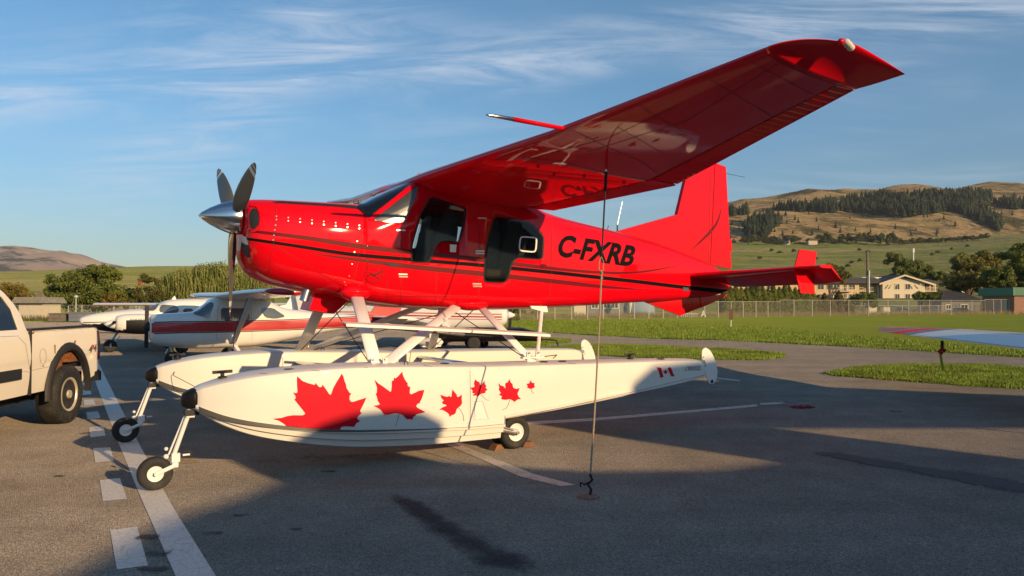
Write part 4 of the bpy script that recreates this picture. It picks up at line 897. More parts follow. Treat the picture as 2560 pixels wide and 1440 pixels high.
# float struts
def strut(a, b, w, nm='float_strut', th=.042):
    o = MB().bar(a, b, w, th, (1, 0, 0)).build(nm, WHT2, plane, smooth=True); return o
for s in (1, -1):
    strut((1.60, s * .52, 1.80), (1.69, s * YF, 1.01), .155)
    strut((.20, s * .45, 1.68), (1.61, s * YF, 1.02), .125); strut((-.03, s * .45, 1.68), (-.27, s * YF, .98), .125)
    for x in (1.66, -.27):
        mb = MB(); mb.box((x, s * YF, 1.035), (.30, .07, .02)); mb.box((x - .06, s * YF + .02, 1.06), (.05, .02, .09)); mb.box((x + .07, s * YF + .02, 1.06), (.05, .02, .09)); mb.build('strut_fitting', WHT2, plane)
        mb = MB(); [mb.lathe([(0, .013), (.035, .012)], (x + q, s * YF + .02, 1.09), 'y', 8) for q in (-.06, .07)]; mb.build('strut_bolt', STEEL, plane)
MB().bar((-1.0, .5, 1.62), (-.36, 1.33, 1.0), .05, .03, (1, 0, 0)).build('step_strut', WHT2, plane)
mb = MB(); mb.prism([(-.76, 1.64), (-1.02, 1.635), (-1.04, 1.56), (-1.0, 1.555), (-.78, 1.605)], 'y', .555, .585); mb.build('strut_bracket', WHT2, plane)
for s in (1,):
    a, b_ = Vector((1.98, s * 1.18, 1.485)), Vector((-.60, s * 1.18, 1.315)); d = (b_ - a).normalized()
    mb = MB(); V = []
    for p in (a, b_): V += [p + Vector((0, -.06, 0)), p + Vector((0, .09, -.02)), p + Vector((0, .09, -.05)), p + Vector((0, .08, -.05)), p + Vector((0, .075, -.03)), p + Vector((0, -.06, -.012))]
    mb.loft([V[:6], V[6:]]).build('boarding_step', WHT2, plane, angle=30)
MB().tube([FR.at(925, 815, 'y', .8), FR.at(1265, 847, 'y', .8)], .018, 10).build('paddle_tube', BLKM, plane); MB().tube([FR.at(1090, 829, 'y', .83), FR.at(1160, 836, 'y', .83)], .021, 10).build('paddle_sleeve', STEEL, plane)
for x in (1.8, .05):
    o = MB().bar((x, -1.06, .90), (x, 1.06, .90), .13, .055, (1, 0, 0)).build('spreader_bar', ALU, plane, smooth=True)
for a, b_ in (((1.62, .42, 1.72), (1.72, -1.30, 1.02)), ((1.62, -.42, 1.72), (1.72, 1.30, 1.02)), ((-.05, .40, 1.62), (-.25, -1.30, 1.0)), ((-.05, -.40, 1.62), (-.25, 1.30, 1.0)), ((.15, .42, 1.62), (1.6, -1.30, 1.02))):
    MB().tube([a, b_], .006, 6).build('brace_wire', BLKM, plane)
MB().tube([(3.22, -YF, .98), (3.30, -YF + .26, .80), (3.0, YF - 1.5, .62)], .004, 5).build('mooring_line', BLKM, plane)
MB().tube([(-.35, YF - .1, 1.02), (-1.05, YF - .6, 1.0), (-1.2, YF-.9, .93)], .006, 5).build('retract_cable', BLKM, plane)
# tie-down rope and its anchor, chocks
M0 = Matrix.Translation(plane.location) @ Matrix.Rotation(ANG, 4, 'Z')
T_, A_ = M0 @ Vector((-.27, 2.75, 3.03)), gnd(1475, 1240) + Vector((0, 0, .05)); K_ = T_.lerp(A_, .335)
rope = empty('tie_down_rope', tuple(gnd(1475, 1240)), 0, 'tan rope and black strap tying the red wing down to the apron', 'rope')
rl = rope.location
def rloc(v): return Vector(v) - Vector(rl)
MB().tube([rloc(T_), rloc(T_.lerp(A_, .07))], .016, 8).build('hook_strap', ROPED, rope)
MB().tube([rloc(T_.lerp(A_, .07)), rloc(T_.lerp(A_, .30))], .0085, 8).build('hook_strap', ROPED, rope)
mb = MB(); k = rloc(K_); mb.tube([k + Vector((0, 0, .10)), k + Vector((.022, 0, .05)), k + Vector((.02, 0, -.03)), k + Vector((0, 0, -.06)), k + Vector((-.022, 0, -.02)), k + Vector((-.02, 0, .05)), k + Vector((0, 0, .10))], .005, 6)
for i in range(6): mb.sphere(k + Vector((.006 * math.sin(i * 2.), .004 * math.cos(i * 3), -.045 - .016 * i)), .013, 8, 6)
mb.build('rope_knot', ROPE, rope, smooth=True)
e = rloc(A_); s_ = k + Vector((0, 0, -.10)); MB().tube([s_, s_.lerp(e, .35) + Vector((.006, 0, 0)), s_.lerp(e, .7) + Vector((.004, 0, 0)), e + Vector((0, 0, .1))], [.0085, .0085, .0085, .0085], 8).build('rope_length', ROPE, rope)
mb = MB(); mb.tube([e + Vector((0, 0, .14)), e + Vector((.02, 0, .09)), e + Vector((-.02, 0, .05)), e + Vector((.01, 0, .01)), e + Vector((0, 0, -.05))], .012, 7); mb.tube([e + Vector((0, 0, .07)), e + Vector((-.05, 0, .05)), e + Vector((-.085, .0, .065)), e + Vector((-.08, .01, .03))], .009, 6); mb.build('anchor_knot', ROPED, rope)
anc = MB().lathe([(0, .105), (.008, .09), (.010, .04)], (0, 0, 0), 'z', 20).build('tie_down_anchor', pmat('rusty_plate', (.20, .13, .095), .9, var=.4, vscale=20), None); anc.location = (gnd(1470, 1243).x, gnd(1470, 1243).y, .003); tag(anc, 'rusty round tie-down plate set in the apron under the rope', 'tie-down anchor')
def chock(px, py, rz, lab):
    g = gnd(px, py); o = MB().prism([(-.085, 0), (.075, 0), (.03, .06), (-.05, .06)], 'y', -.05, .05).build('wheel_chock', WOODC, None); o.location = (g.x, g.y, .002); o.rotation_euler = (0, 0, rz)
    tag(o, lab, 'wheel chock', 'wooden chocks at the main wheel')
chock(1240, 1124, ANG + R(15), 'wooden block in front of the near main wheel'); chock(1322, 1116, ANG + R(160), 'wooden block behind the near main wheel, mostly hidden')
def ground_rope():
    g = [gnd(*p) + Vector((0, 0, .012)) for p in ((1950, 1006), (1962, 1010), (1990, 1012), (2030, 1010), (1990, 1008), (1955, 1004), (1965, 1012), (1990, 1016), (2010, 1018))]
    o = MB().tube([tuple(p) for p in g], .010, 6).build('loose_rope', pmat('pale_rope', (.35, .34, .33), .9), None); tag(o, 'thin pale rope lying loose on the shaded apron', 'rope')
    m = MB(); 
    for i in range(8): c = gnd(1990 + i * 5, 1020 + (i % 3)); m.tube([c + Vector((-.08, 0, .015)), c + Vector((0, .05, .03)), c + Vector((.08, 0, .012))], .012, 6)
    o = m.build('red_strap', pmat('red_webbing', (.30, .03, .03), .8), None); tag(o, 'crumpled red strap at the end of the pale rope', 'strap')
ground_rope()
# ------------------------------------------------------------------ parked aircraft behind
WH = pmat('white_aircraft_paint', (.78, .75, .70), .35, coat=.5, var=.04, vscale=2, bump=.001, bscale=3)
RED2 = pmat('red_aircraft_paint', (.45, .012, .016), .35, coat=.5, var=.05)
GLS2 = pmat('cabin_glass', (.10, .115, .12), .06, coat=1., spec=.7)
def wing_rings(stn, s=1, n=12, th=.13):
    """stn: (y, xl, zl, xt, zt)"""
    out = []
    for y, xl, zl, xt, zt in stn:
        up, lo = airfoil(0, 1, n); ch = xl - xt
        f = lambda x, t: Vector((xl - ch * x, s * y, zl + (zt - zl) * x + t * th * ch)); out.append([f(*q) for q in up] + [f(*q) for q in lo[1:-1]])
    return out
def side_strip(fr, bv, pts, w, mat, name, parent, off=.012, side=1):
    bm = bmesh.new(); p = [(a, b) for a, b in pts]; 
    A, Bq = [(x, z + w / 2) for x, z in p], [(x, z - w / 2) for x, z in p]; va = [bm.verts.new((x, z, 0)) for x, z in A]; vb = [bm.verts.new((x, z, 0)) for x, z in Bq]
    for i in range(len(p) - 1): bm.faces.new((va[i], va[i + 1], vb[i + 1], vb[i]))
    return fr.lay(name, [], bv, mat, parent, off, .11, bm=bm, side=side)
def light_wheel(parent, x, y, r, w=.14, pants=False):
    MB().lathe([(-w / 2, r * .45), (-w / 2, r * .8), (-w / 3, r * .97), (0, r), (w / 3, r * .97), (w / 2, r * .8), (w / 2, r * .45)], (x, y, r), 'y', 24).build('tyre', RUB, parent, smooth=True)
    MB().lathe([(-w * .42, .01), (-w * .42, r * .46), (w * .42, r * .46), (w * .42, .01)], (x, y, r), 'y', 16).build('rim', WHT2, parent, angle=30)
    if pants: MB().lathe([(-.62, .01), (-.35, .10), (0, .17), (.25, .18), (.42, .13), (.50, .02)], (x - .03, y, r + .10), 'x', 16).build('wheel_fairing', WH, parent, smooth=True)
# white and red high-wing trainer
N_ = gnd(430, 915); a_ = ANG; Fv = Vector((math.cos(a_), math.sin(a_), 0)); Lv = Vector((-Fv.y, Fv.x, 0))
ces = empty('parked_airplane', tuple(N_ - Fv * 1.5), a_, 'white high-wing trainer with a broad red side stripe, parked behind the floatplane', 'small airplane')
FC = Frame(ces)
cst = [(2.06, .20, 1.24, .82, 2.2, 2.2), (2.03, .32, 1.33, .68, 2.4, 2.4), (1.9, .40, 1.38, .58, 2.8, 2.6), (1.6, .45, 1.40, .51, 3, 2.8), (1.1, .49, 1.43, .46, 3.4, 3), (.92, .51, 1.47, .45, 4, 3), (.68, .52, 1.66, .45, 4, 3.4), (.42, .53, 1.83, .45, 5, 3.6), (-.4, .53, 1.86, .46, 5, 3.6), (-.75, .50, 1.82, .49, 4, 3.4), (-1.15, .45, 1.66, .54, 3, 3), (-1.6, .39, 1.50, .62, 2.6, 2.8), (-3, .25, 1.36, .86, 2.4, 2.4), (-4.3, .12, 1.27, 1.02, 2.2, 2.2), (-4.95, .04, 1.22, 1.10, 2, 2)]
cf = loftobj('fuselage', cst, WH, ces, n=40, sub=4); BC = bvh_of([cf])
side_strip(FC, BC, [(2.03, 1.03), (1.5, 1.04), (0, 1.04), (-1.5, 1.06), (-3, 1.10), (-4.9, 1.15)], .25, RED2, 'side_stripe', ces)
for z in (.145, -.145): side_strip(FC, BC, [(1.98, 1.03 + z), (1.5, 1.04 + z), (0, 1.04 + z), (-1.5, 1.06 + z), (-3, 1.10 + z), (-4.4, 1.14 + z)], .02, BLK, 'pin_stripe', ces)
side_strip(FC, BC, [(2.03, 1.03), (1.5, 1.04), (0, 1.04), (-1.5, 1.06), (-3, 1.10), (-4.9, 1.15)], .25, RED2, 'side_stripe', ces, side=-1)
for nm, o in (('windshield', [(481, 785), (506, 763), (531, 755), (535, 762), (521, 796), (500, 790)]), ('door_window', [(552, 770), (622, 771), (624, 801), (553, 803)]), ('rear_window', [(651, 770), (681, 770), (714, 792), (687, 797), (662, 793)])):
    FC.lay(nm, [rnd(o, 1)], BC, GLS2, ces, .02, 7)
FC.lay('registration_lettering', [], BC, WHT, ces, .012, 14, bm=text_map('C-FT', [(817, 836), (866, 837), (866, 824), (817, 823)], .02))
FC.lay('door_outline', [], BC, LINE, ces, .008, 14, bm=strips([[(545, 764), (541, 850)], [(628, 766), (630, 850)]], .8))
tab = [(0, .50, 1.87, -1.13, 1.82), (.6, .50, 1.87, -1.13, 1.82), (2.7, .50, 1.90, -1.13, 1.85), (4.9, .32, 1.93, -.82, 1.89), (5.05, .22, 1.92, -.80, 1.89)]
tip = [(4.60, .345, 1.925, -.86, 1.885), (4.95, .30, 1.93, -.86, 1.89), (5.10, .18, 1.92, -.92, 1.89), (5.16, -.1, 1.915, -.95, 1.895)]
for s in (1, -1):
    MB().loft(wing_rings(tab[:4], s, th=.125)).build('wing', WH, ces, angle=30); MB().loft(wing_rings([(t[0] + .005,) + t[1:] for t in tip], s, th=.135)).build('wing_tip', RED2, ces, smooth=True)
    MB().bar((.05, s * .50, .60), (.02, s * 2.55, 1.86), .16, .05, (1, 0, 0)).build('wing_strut', WHT2, ces, smooth=True)
    MB().loft(wing_rings([(0, -4.05, 1.25, -4.9, 1.22), (1.5, -4.25, 1.25, -4.95, 1.22)], s, th=.09)).build('stabilizer', WH, ces, angle=35)
    MB().bar((-.05, s * .35, .50), (-.15, s * .98, .16), .10, .03, (1, 0, 0)).build('main_leg', WHT2, ces)
    w_ = empty('wheel'); w_.parent = ces; light_wheel(w_, -.13, s * 1.03, .20)
MB().prism([(-3.5, 1.32), (-4.1, 1.42), (-4.75, 2.35), (-5.25, 2.35), (-4.98, 1.12), (-4.3, 1.2)], 'y', -.03, .03).build('fin', RED2, ces)
MB().lathe([(2.05, .12), (2.12, .10), (2.18, .05), (2.2, .01)], (0, 0, 1.05), 'x', 20).build('spinner', BLKM, ces, smooth=True)
mb = MB(); mb.bar((2.12, 0, 1.05), (2.12, .05, 1.6), .10, .02, (1, 0, .3)); mb.bar((2.12, 0, 1.05), (2.12, -.05, .5), .10, .02, (1, 0, .3)); mb.build('propeller', BLKM, ces)
mb = MB(); mb.tube([(1.55, 0, .52), (1.50, 0, .30)], .035, 10); mb.tube([(1.50, 0, .32), (1.48, .09, .26), (1.50, .09, .19)], .02, 8); mb.tube([(1.60, 0, .45), (1.66, 0, .34), (1.58, 0, .28)], .015, 6); mb.build('nose_leg', STEEL, ces); w_ = empty('wheel'); w_.parent = ces; light_wheel(w_, 1.5, 0, .19, .13)
MB().tube([(.02, 2.3, 1.98), (.25, 1.62, .9), (.3, 1.55, 0)], .012, 6).build('blue_tie_strap', pmat('blue_webbing', (.02, .03, .20), .8), ces)
# white over black twin
N_ = gnd(275, 881)
twin = empty('parked_airplane', tuple(N_), a_, 'white twin-engine plane with black belly and checkered nacelle, parked behind the pickup', 'small airplane')
FT = Frame(twin)
GREEN = pmat('green_pinstripe', (.03, .10, .05), .4)
def two_tone(o, zf):
    o.data.materials.append(BLK)
    for p in o.data.polygons:
        if p.center.z < zf(p.center.x): p.material_index = 1
tst = [(.92, .03, 1.12, 1.06, 2, 2), (.84, .15, 1.20, .95, 2.2, 2.2), (.5, .30, 1.31, .80, 2.4, 2.4), (.0, .42, 1.39, .70, 2.8, 2.8), (-.6, .53, 1.46, .62, 3, 3), (-1.1, .56, 1.50, .60, 3, 3), (-1.5, .57, 1.66, .60, 3.2, 3), (-1.95, .57, 1.80, .60, 3.2, 3), (-3.3, .57, 1.82, .60, 3.2, 3), (-4.2, .50, 1.66, .66, 3, 3), (-5.2, .35, 1.45, .80, 2.6, 2.6), (-7.0, .10, 1.25, 1.0, 2.2, 2.2)]
tf = loftobj('fuselage', tst, WH, twin, n=44, sub=6); two_tone(tf, lambda x: 1.0 if x < .3 else .97); BT = bvh_of([tf])
side_strip(FT, BT, [(.8, 1.03), (0, 1.04), (-3, 1.06), (-6, 1.10)], .025, GREEN, 'pin_stripe', twin)
C5 = lambda p: crop(p, 0, 620, 3.2)
for nm, o in (('windshield', [(1130, 492), (1190, 450), (1275, 430), (1285, 436), (1240, 505), (1180, 502)]), ('side_window', [(1285, 465), (1300, 455), (1410, 462), (1430, 480), (1430, 505), (1400, 530), (1270, 512)]), ('side_window', [(1470, 485), (1545, 486), (1540, 520), (1460, 515)])):
    FT.lay(nm, [rnd(C5(o), 1)], BT, GLS2, twin, .02, 7)
for s in (1, -1):
    nst = [(-.02, .12, 1.15, .86, 2, 2), (-.06, .25, 1.25, .76, 2.2, 2.2), (-.3, .33, 1.31, .70, 2.6, 2.6), (-.9, .36, 1.32, .66, 2.8, 2.8), (-1.7, .33, 1.24, .66, 2.6, 2.6), (-2.6, .16, 1.05, .74, 2.4, 2.4)]
    nst = [(a, b, c, d, e, f) for a, b, c, d, e, f in nst]
    rings = [superring(q[0], q[1], q[2], q[3], 32, q[4], q[5], s * 1.72) for q in catmull(nst, 5)]; nc = MB().loft(rings).build('engine_nacelle', WH, twin, smooth=True); two_tone(nc, lambda x: .82 if x > -.32 else 1.10)
    if s == 1:
        BN = bvh_of([nc]); bm = bmesh.new()
        for i in range(4):
            for j in range(3):
                if (i + j) % 2 == 0:
                    x0, z0 = -1.15 - .13 * i, .86 + .11 * j; fill(bm, [(x0, z0), (x0 - .13, z0), (x0 - .13, z0 + .11), (x0, z0 + .11)])
        FT.lay('checker_panel', [], BN, WHT, twin, .012, .2, bm=bm, side=1)
        bm = bmesh.new()
        for k in range(7): fill(bm, [(-.42 - .07 * k, 1.13 + .02 * (k % 2)), (-.47 - .07 * k, 1.13), (-.47 - .07 * k, 1.17), (-.42 - .07 * k, 1.17)])
        FT.lay('nacelle_badge', [], BN, LINE, twin, .012, .2, bm=bm, side=1)
    MB().lathe([(-.02, .15), (.08, .14), (.22, .08), (.30, .01)], (0, s * 1.72, 1.0), 'x', 18).build('spinner', WH, twin, smooth=True)
    mb = MB(); [mb.bar((.05, s * 1.72, 1.0), (.05, s * 1.72 + .9 * math.sin(t), 1.0 + .9 * math.cos(t)), .11, .02, (1, 0, .2)) for t in (R(-97), R(83))]; mb.build('propeller', BLKM, twin)
    MB().loft(wing_rings([(.4, -1.3, .80, -3.0, .76), (5.6, -1.5, 1.18, -2.8, 1.14), (5.9, -1.7, 1.2, -2.8, 1.17)], s, th=.13)).build('wing', WH, twin, angle=30)
    mb = MB(); mb.tube([(-1.95, s * 1.72, .75), (-2.0, s * 1.72, .25)], .04, 10); mb.build('main_leg', STEEL, twin); w_ = empty('wheel'); w_.parent = twin; light_wheel(w_, -2.0, s * 1.72, .22)
    MB().loft(wing_rings([(0, -6.2, 1.3, -7.1, 1.28), (1.8, -6.4, 1.3, -7.1, 1.28)], s, th=.09)).build('stabilizer', WH, twin, angle=30)
MB().prism([(-4.9, 1.45), (-5.9, 1.6), (-6.6, 2.75), (-7.3, 2.75), (-7.1, 1.2)], 'y', -.04, .04).build('fin', WH, twin)
mb = MB(); mb.tube([(-.25, 0, .72), (-.06, 0, .42), (0, .07, .20)], .035, 10); mb.tube([(-.30, 0, .55), (-.12, 0, .35)], .015, 6); mb.build('nose_leg', STEEL, twin); w_ = empty('wheel'); w_.parent = twin; light_wheel(w_, 0, 0, .215)
MB().prism([(-1.9, 1.80), (-2.0, 1.93), (-2.06, 1.80)], 'y', -.012, .012).build('antenna_fin', WHT2, twin)
# white low-wing plane facing right, behind the float struts
N_ = gnd(1210, 870)
low = empty('parked_airplane', tuple(N_), R(-4), 'white low-wing plane with thin red stripes, its spinner pointing right behind the struts', 'small airplane')
FL_ = Frame(low)
lst = [(.88, .20, 1.38, 1.05, 2.2, 2.2), (.82, .36, 1.48, .90, 2.4, 2.4), (.5, .44, 1.55, .74, 2.8, 2.6), (-.3, .52, 1.60, .66, 3, 3), (-1.0, .56, 1.66, .64, 3, 3), (-1.6, .57, 1.92, .64, 3.2, 3), (-2.0, .57, 1.98, .64, 3.2, 3), (-3.2, .57, 1.96, .66, 3.2, 3), (-4.2, .46, 1.72, .80, 2.8, 2.8), (-5.4, .30, 1.52, 1.0, 2.5, 2.5), (-7.0, .10, 1.36, 1.15, 2.2, 2.2)]
lf = loftobj('fuselage', lst, WH, low, n=40, sub=4); BL = bvh_of([lf])
for z, w in ((1.28, .03), (1.18, .045), (1.09, .02)): side_strip(FL_, BL, [(.7, z - .02), (-1, z), (-4, z + .06), (-6.8, z + .06)], w, RED2, 'side_stripe', low, side=-1)
MB().lathe([(.88, .15), (.98, .13), (1.12, .05), (1.16, .005)], (0, 0, 1.22), 'x', 18).build('spinner', WH, low, smooth=True)
mb = MB(); mb.bar((.98, 0, 1.22), (.98, -.45, .50), .12, .025, (1, 0, .3)); mb.bar((.98, 0, 1.22), (.98, .45, 1.94), .12, .025, (1, 0, .3)); mb.build('propeller', BLKM, low)
FL_.lay('side_window', [rnd([(-1.5, 1.55), (-1.62, 1.84), (-2.3, 1.86), (-2.3, 1.56)], 0)], BL, GLS2, low, .01, .3, side=-1); FL_.lay('side_window', [[(-2.4, 1.56), (-2.4, 1.86), (-3.1, 1.84), (-3.2, 1.58)]], BL, GLS2, low, .01, .3, side=-1)
for s in (1, -1):
    MB().loft(wing_rings([(.4, -1.2, .78, -2.8, .74), (5.2, -1.45, 1.15, -2.6, 1.12), (5.5, -1.7, 1.17, -2.6, 1.15)], s, th=.13)).build('wing', WH, low, angle=30)
    w_ = empty('wheel'); w_.parent = low; light_wheel(w_, -1.75, s * 1.55, .19, pants=True); MB().tube([(-1.75, s * 1.55, .72), (-1.75, s * 1.55, .3)], .05, 8).build('main_leg', WH, low)
    MB().loft(wing_rings([(0, -6.2, 1.32, -7.1, 1.30), (1.9, -6.3, 1.32, -7.0, 1.30)], s, th=.09)).build('stabilizer', WH, low, angle=30)
MB().prism([(-4.9, 1.5), (-5.8, 1.68), (-6.75, 2.75), (-7.35, 2.78), (-7.0, 1.2)], 'y', -.04, .04).build('fin', WH, low)
mb = MB(); mb.tube([(-.1, 0, .7), (0, 0, .3)], .03, 8); mb.tube([(0, 0, .33), (.0, -.08, .2)], .02, 8); mb.build('nose_leg', WHT2, low); w_ = empty('wheel'); w_.parent = low; light_wheel(w_, 0, 0, .17)
# the dark cowl-covered shape under the boarding step: black glider trailer nose
blk = empty('covered_trailer', tuple(gnd(1290, 872)), R(8), 'low black-covered trailer standing behind the rear float struts', 'trailer')
MB().loft([superring(x, w, zt, .28, 16, 3, 3) for x, w, zt in ((-3.2, .1, .5), (-2.9, .5, .72), (-1.5, .6, .80), (.2, .6, .78), (.75, .5, .62), (.95, .15, .45))]).build('cover', BLK, blk, smooth=True)
for x in (-1.6,):
    for s in (.55, -.55): w_ = empty('wheel'); w_.parent = blk; light_wheel(w_, x, s, .24, .12)
MB().tube([(.8, 0, .35), (1.5, 0, .3), (1.6, 0, 0)], .03, 6).build('drawbar', BLKM, blk)

# far high-wing plane at the left, seen nose-on
g = gnd(505, 805); hw = empty('parked_airplane', (at(500, 790, 38).x, 38, 0), R(-96), 'old strut-braced high-wing plane seen nose-on before the left fence', 'small airplane')
hf = loftobj('fuselage', [(1.0, .18, 1.15, .65, 2.2, 2.2), (.95, .34, 1.28, .52, 2.4, 2.4), (.5, .40, 1.32, .45, 3, 3), (.2, .42, 1.36, .45, 3.4, 3), (-.2, .42, 1.58, .45, 4, 3), (-1.5, .42, 1.56, .5, 4, 3), (-5, .06, 1.0, .8, 2, 2)], WH, hw, n=28, sub=3)
BH = bvh_of([hf]); FH = Frame(hw)
MB().loft(wing_rings([(-5.4, .5, 1.60, -.9, 1.56), (5.4, .5, 1.60, -.9, 1.56)], 1, th=.11)).build('wing', WH, hw, angle=30)
MB().box((.02, 0, 1.46), (.5, .74, .14)).build('windshield', GLS2, hw)
for s in (1, -1):
    mb = MB(); mb.bar((.2, s * .42, .55), (.2, s * 2.9, 1.55), .07, .03, (1, 0, 0)); mb.bar((-.5, s * .42, .55), (-.5, s * 2.9, 1.55), .07, .03, (1, 0, 0)); mb.bar((.0, s * 1.7, 1.05), (.0, s * 1.75, 1.56), .04, .02, (1, 0, 0)); mb.build('wing_strut', WHT2, hw)
    w_ = empty('wheel'); w_.parent = hw; light_wheel(w_, .2, s * .9, .25); MB().bar((.2, s * .3, .6), (.2, s * .88, .25), .08, .03, (1, 0, 0)).build('main_leg', WHT2, hw)
MB().bar((1.06, 0, .1), (1.06, 0, 1.75), .10, .03, (0, 1, 0)).build('propeller', WHT2, hw)

# white wing reaching in at the right edge
def z_g(px, py, z): return gnd(px, py, z)
KW = 1.0
def far_(x, y, z): return Vector((x * KW, y * KW, CAMH + (z - CAMH) * KW))
o_ = Vector((8.25, 9.4, 0))
rw_root = empty('parked_airplane', tuple(o_), R(180), 'white low wing with a red tip reaching in from the right edge', 'small airplane')
def wsec(y, xa, xb, z, th=.12, n=10):
    up, lo = airfoil(0, 1, n); c = xb - xa; P = []
    for t, h in up + lo[1:-1]:
        w = far_(xb - c * t, y, z + h * th * c) - o_; P.append(Vector((-w.x, -w.y, w.z)))
    return P
WWP = pmat('white_wing_paint', (.64, .63, .62), .4, coat=.3, var=.04, vscale=2)
MB().loft([wsec(*q) for q in ((14.0, 7.35, 8.80, 1.085), (13.8, 7.33, 8.85, 1.08), (12.7, 7.32, 9.02, 1.06), (10.9, 7.35, 9.1, 1.02), (9.4, 7.38, 9.15, .98))]).build('wing', WWP, rw_root, angle=30)
MB().loft([wsec(*q) for q in ((14.35, 7.34, 8.71, 1.095), (14.91, 7.35, 8.60, 1.10), (15.6, 7.55, 8.52, 1.11), (16.4, 7.95, 8.48, 1.12), (17.0, 8.25, 8.46, 1.125), (17.25, 8.38, 8.42, 1.13))]).build('wing_tip', RED2, rw_root, smooth=True)
MB().loft([wsec(*q, .128) for q in ((14.0, 7.345, 8.80, 1.085), (14.35, 7.34, 8.71, 1.095))]).build('tip_band', pmat('grey_band', (.16, .15, .16), .4), rw_root, angle=30)
for t in (.28, .74): MB().tube([Vector((0, 0, .004)) + wsec(q[0], q[1], q[2], q[3], .12, 10)[int(10 - 10 * (.5 - .5 * math.cos(math.pi * t)))] for q in ((14.4, 7.34, 8.72, 1.10), (12.7, 7.32, 9.02, 1.06), (10.9, 7.35, 9.1, 1.02), (9.6, 7.38, 9.15, .98))], .004, 4).build('wing_seam', LINE, rw_root)
def own(w): w = w - o_; return Vector((-w.x, -w.y, w.z))
s0 = own(far_(7.5, 13.2, 1.0))
MB().tube([s0 + Vector((0, 0, .02)), s0 + Vector((0, 0, -.12))], .025, 8).build('tie_ring', BLKM, rw_root)
MB().tube([s0 + Vector((-.05, 0, -.16)), s0 + Vector((0, .0, -.13)), s0 + Vector((.06, 0, -.17)), s0 + Vector((0, 0, -.2))], .035, 6).build('red_tag', RED2, rw_root); MB().box(s0 + Vector((.0, -.02, -.36)), (.045, .012, .30), Matrix.Rotation(R(8), 3, 'Y')).build('yellow_ribbon', pmat('yellow_ribbon', (.45, .55, .03), .7), rw_root)
loftobj('fuselage', [(1.25, .1, 1.0, .7, 2.2, 2.2), (1.0, .35, 1.1, .5, 2.6, 2.6), (.4, .45, 1.3, .45, 3, 3), (-.8, .45, 1.4, .45, 3, 3), (-2.0, .3, 1.15, .6, 3, 3), (-4.5, .08, 1.0, .85, 2, 2)], WH, rw_root, n=28, sub=3)
for s in (1, -1): w_ = empty('wheel'); w_.parent = rw_root; light_wheel(w_, .0, s * 1.2, .2); MB().tube([(0, s * 1.2, .85), (0, s * 1.2, .2)], .03, 6).build('main_leg', STEEL, rw_root)
w_ = empty('wheel'); w_.parent = rw_root; light_wheel(w_, -4.3, 0, .12); MB().tube([(-4.3, 0, .9), (-4.3, 0, .12)], .02, 6).build('tail_leg', STEEL, rw_root)

# ------------------------------------------------------------------ pickup
TANG = math.atan2(-.995, .1); Lt = Vector((.995, .1, 0)); t0 = Vector((-6.19, 10.58, 0)) - Lt * 1.0
truck = empty('pickup_truck', tuple(t0), TANG, 'cream white four-wheel-drive pickup with rusty seams and black wheel flare, cut by the left edge', 'pickup truck')
FTr = Frame(truck)
TP = pmat('cream_truck_paint', (.86, .79, .66), .38, coat=.4, var=.03, vscale=1.3, bump=.0015, bscale=1.6, dirt=(.62, .52, .38), dscale=3, dth=(.62, .95))
RUST = pmat('rust', (.22, .08, .025), .95, var=.5, vscale=25, bump=.004, bscale=60)
CHR = pmat('dusty_chrome', (.72, .64, .48), .38, metal=.45, var=.15, vscale=12, bump=.003, bscale=20)
FLR = pmat('flare_plastic', (.022, .020, .020), .6, var=.15, vscale=10)
def yprof(z):
    return float(np.interp(z, [.45, .55, .7, .86, .885, .91, 1.0, 1.15, 1.28, 1.34, 1.6, 1.95], [.945, .965, .985, .995, .985, 1.0, 1.005, .995, .975, .94, .86, .70]))
def side_panel(name, outline, mat, s=1, L=.09, off=0., holes=()):
    bm = bmesh.new()
    if holes:
        es = []
        for loop in [outline] + list(holes):
            vs = [bm.verts.new((x, 0, z)) for x, z in loop]; es += [bm.edges.new((vs[i], vs[(i + 1) % len(vs)])) for i in range(len(vs))]
        bmesh.ops.triangle_fill(bm, edges=es, use_beauty=True)
    else: bm.faces.new([bm.verts.new((x, 0, z)) for x, z in outline]); bmesh.ops.triangulate(bm, faces=bm.faces[:])
    split_long(bm, L)
    for v in bm.verts: v.co.y = s * (yprof(v.co.z) + off)
    r = bmesh.ops.extrude_face_region(bm, geom=bm.faces[:]); 
    for v in r['geom']:
        if isinstance(v, bmesh.types.BMVert): v.co.y -= s * .03
    bmesh.ops.recalc_face_normals(bm, faces=bm.faces)
    me = bpy.data.meshes.new(name); bm.to_mesh(me); bm.free(); me.shade_smooth(); me.set_sharp_from_angle(angle=R(40)); return mesh_obj(name, me, mat, truck)
arc = [(0.0 + .54 * math.cos(t), .44 + .62 * math.sin(t)) for t in [math.pi * k / 14 for k in range(15)]]
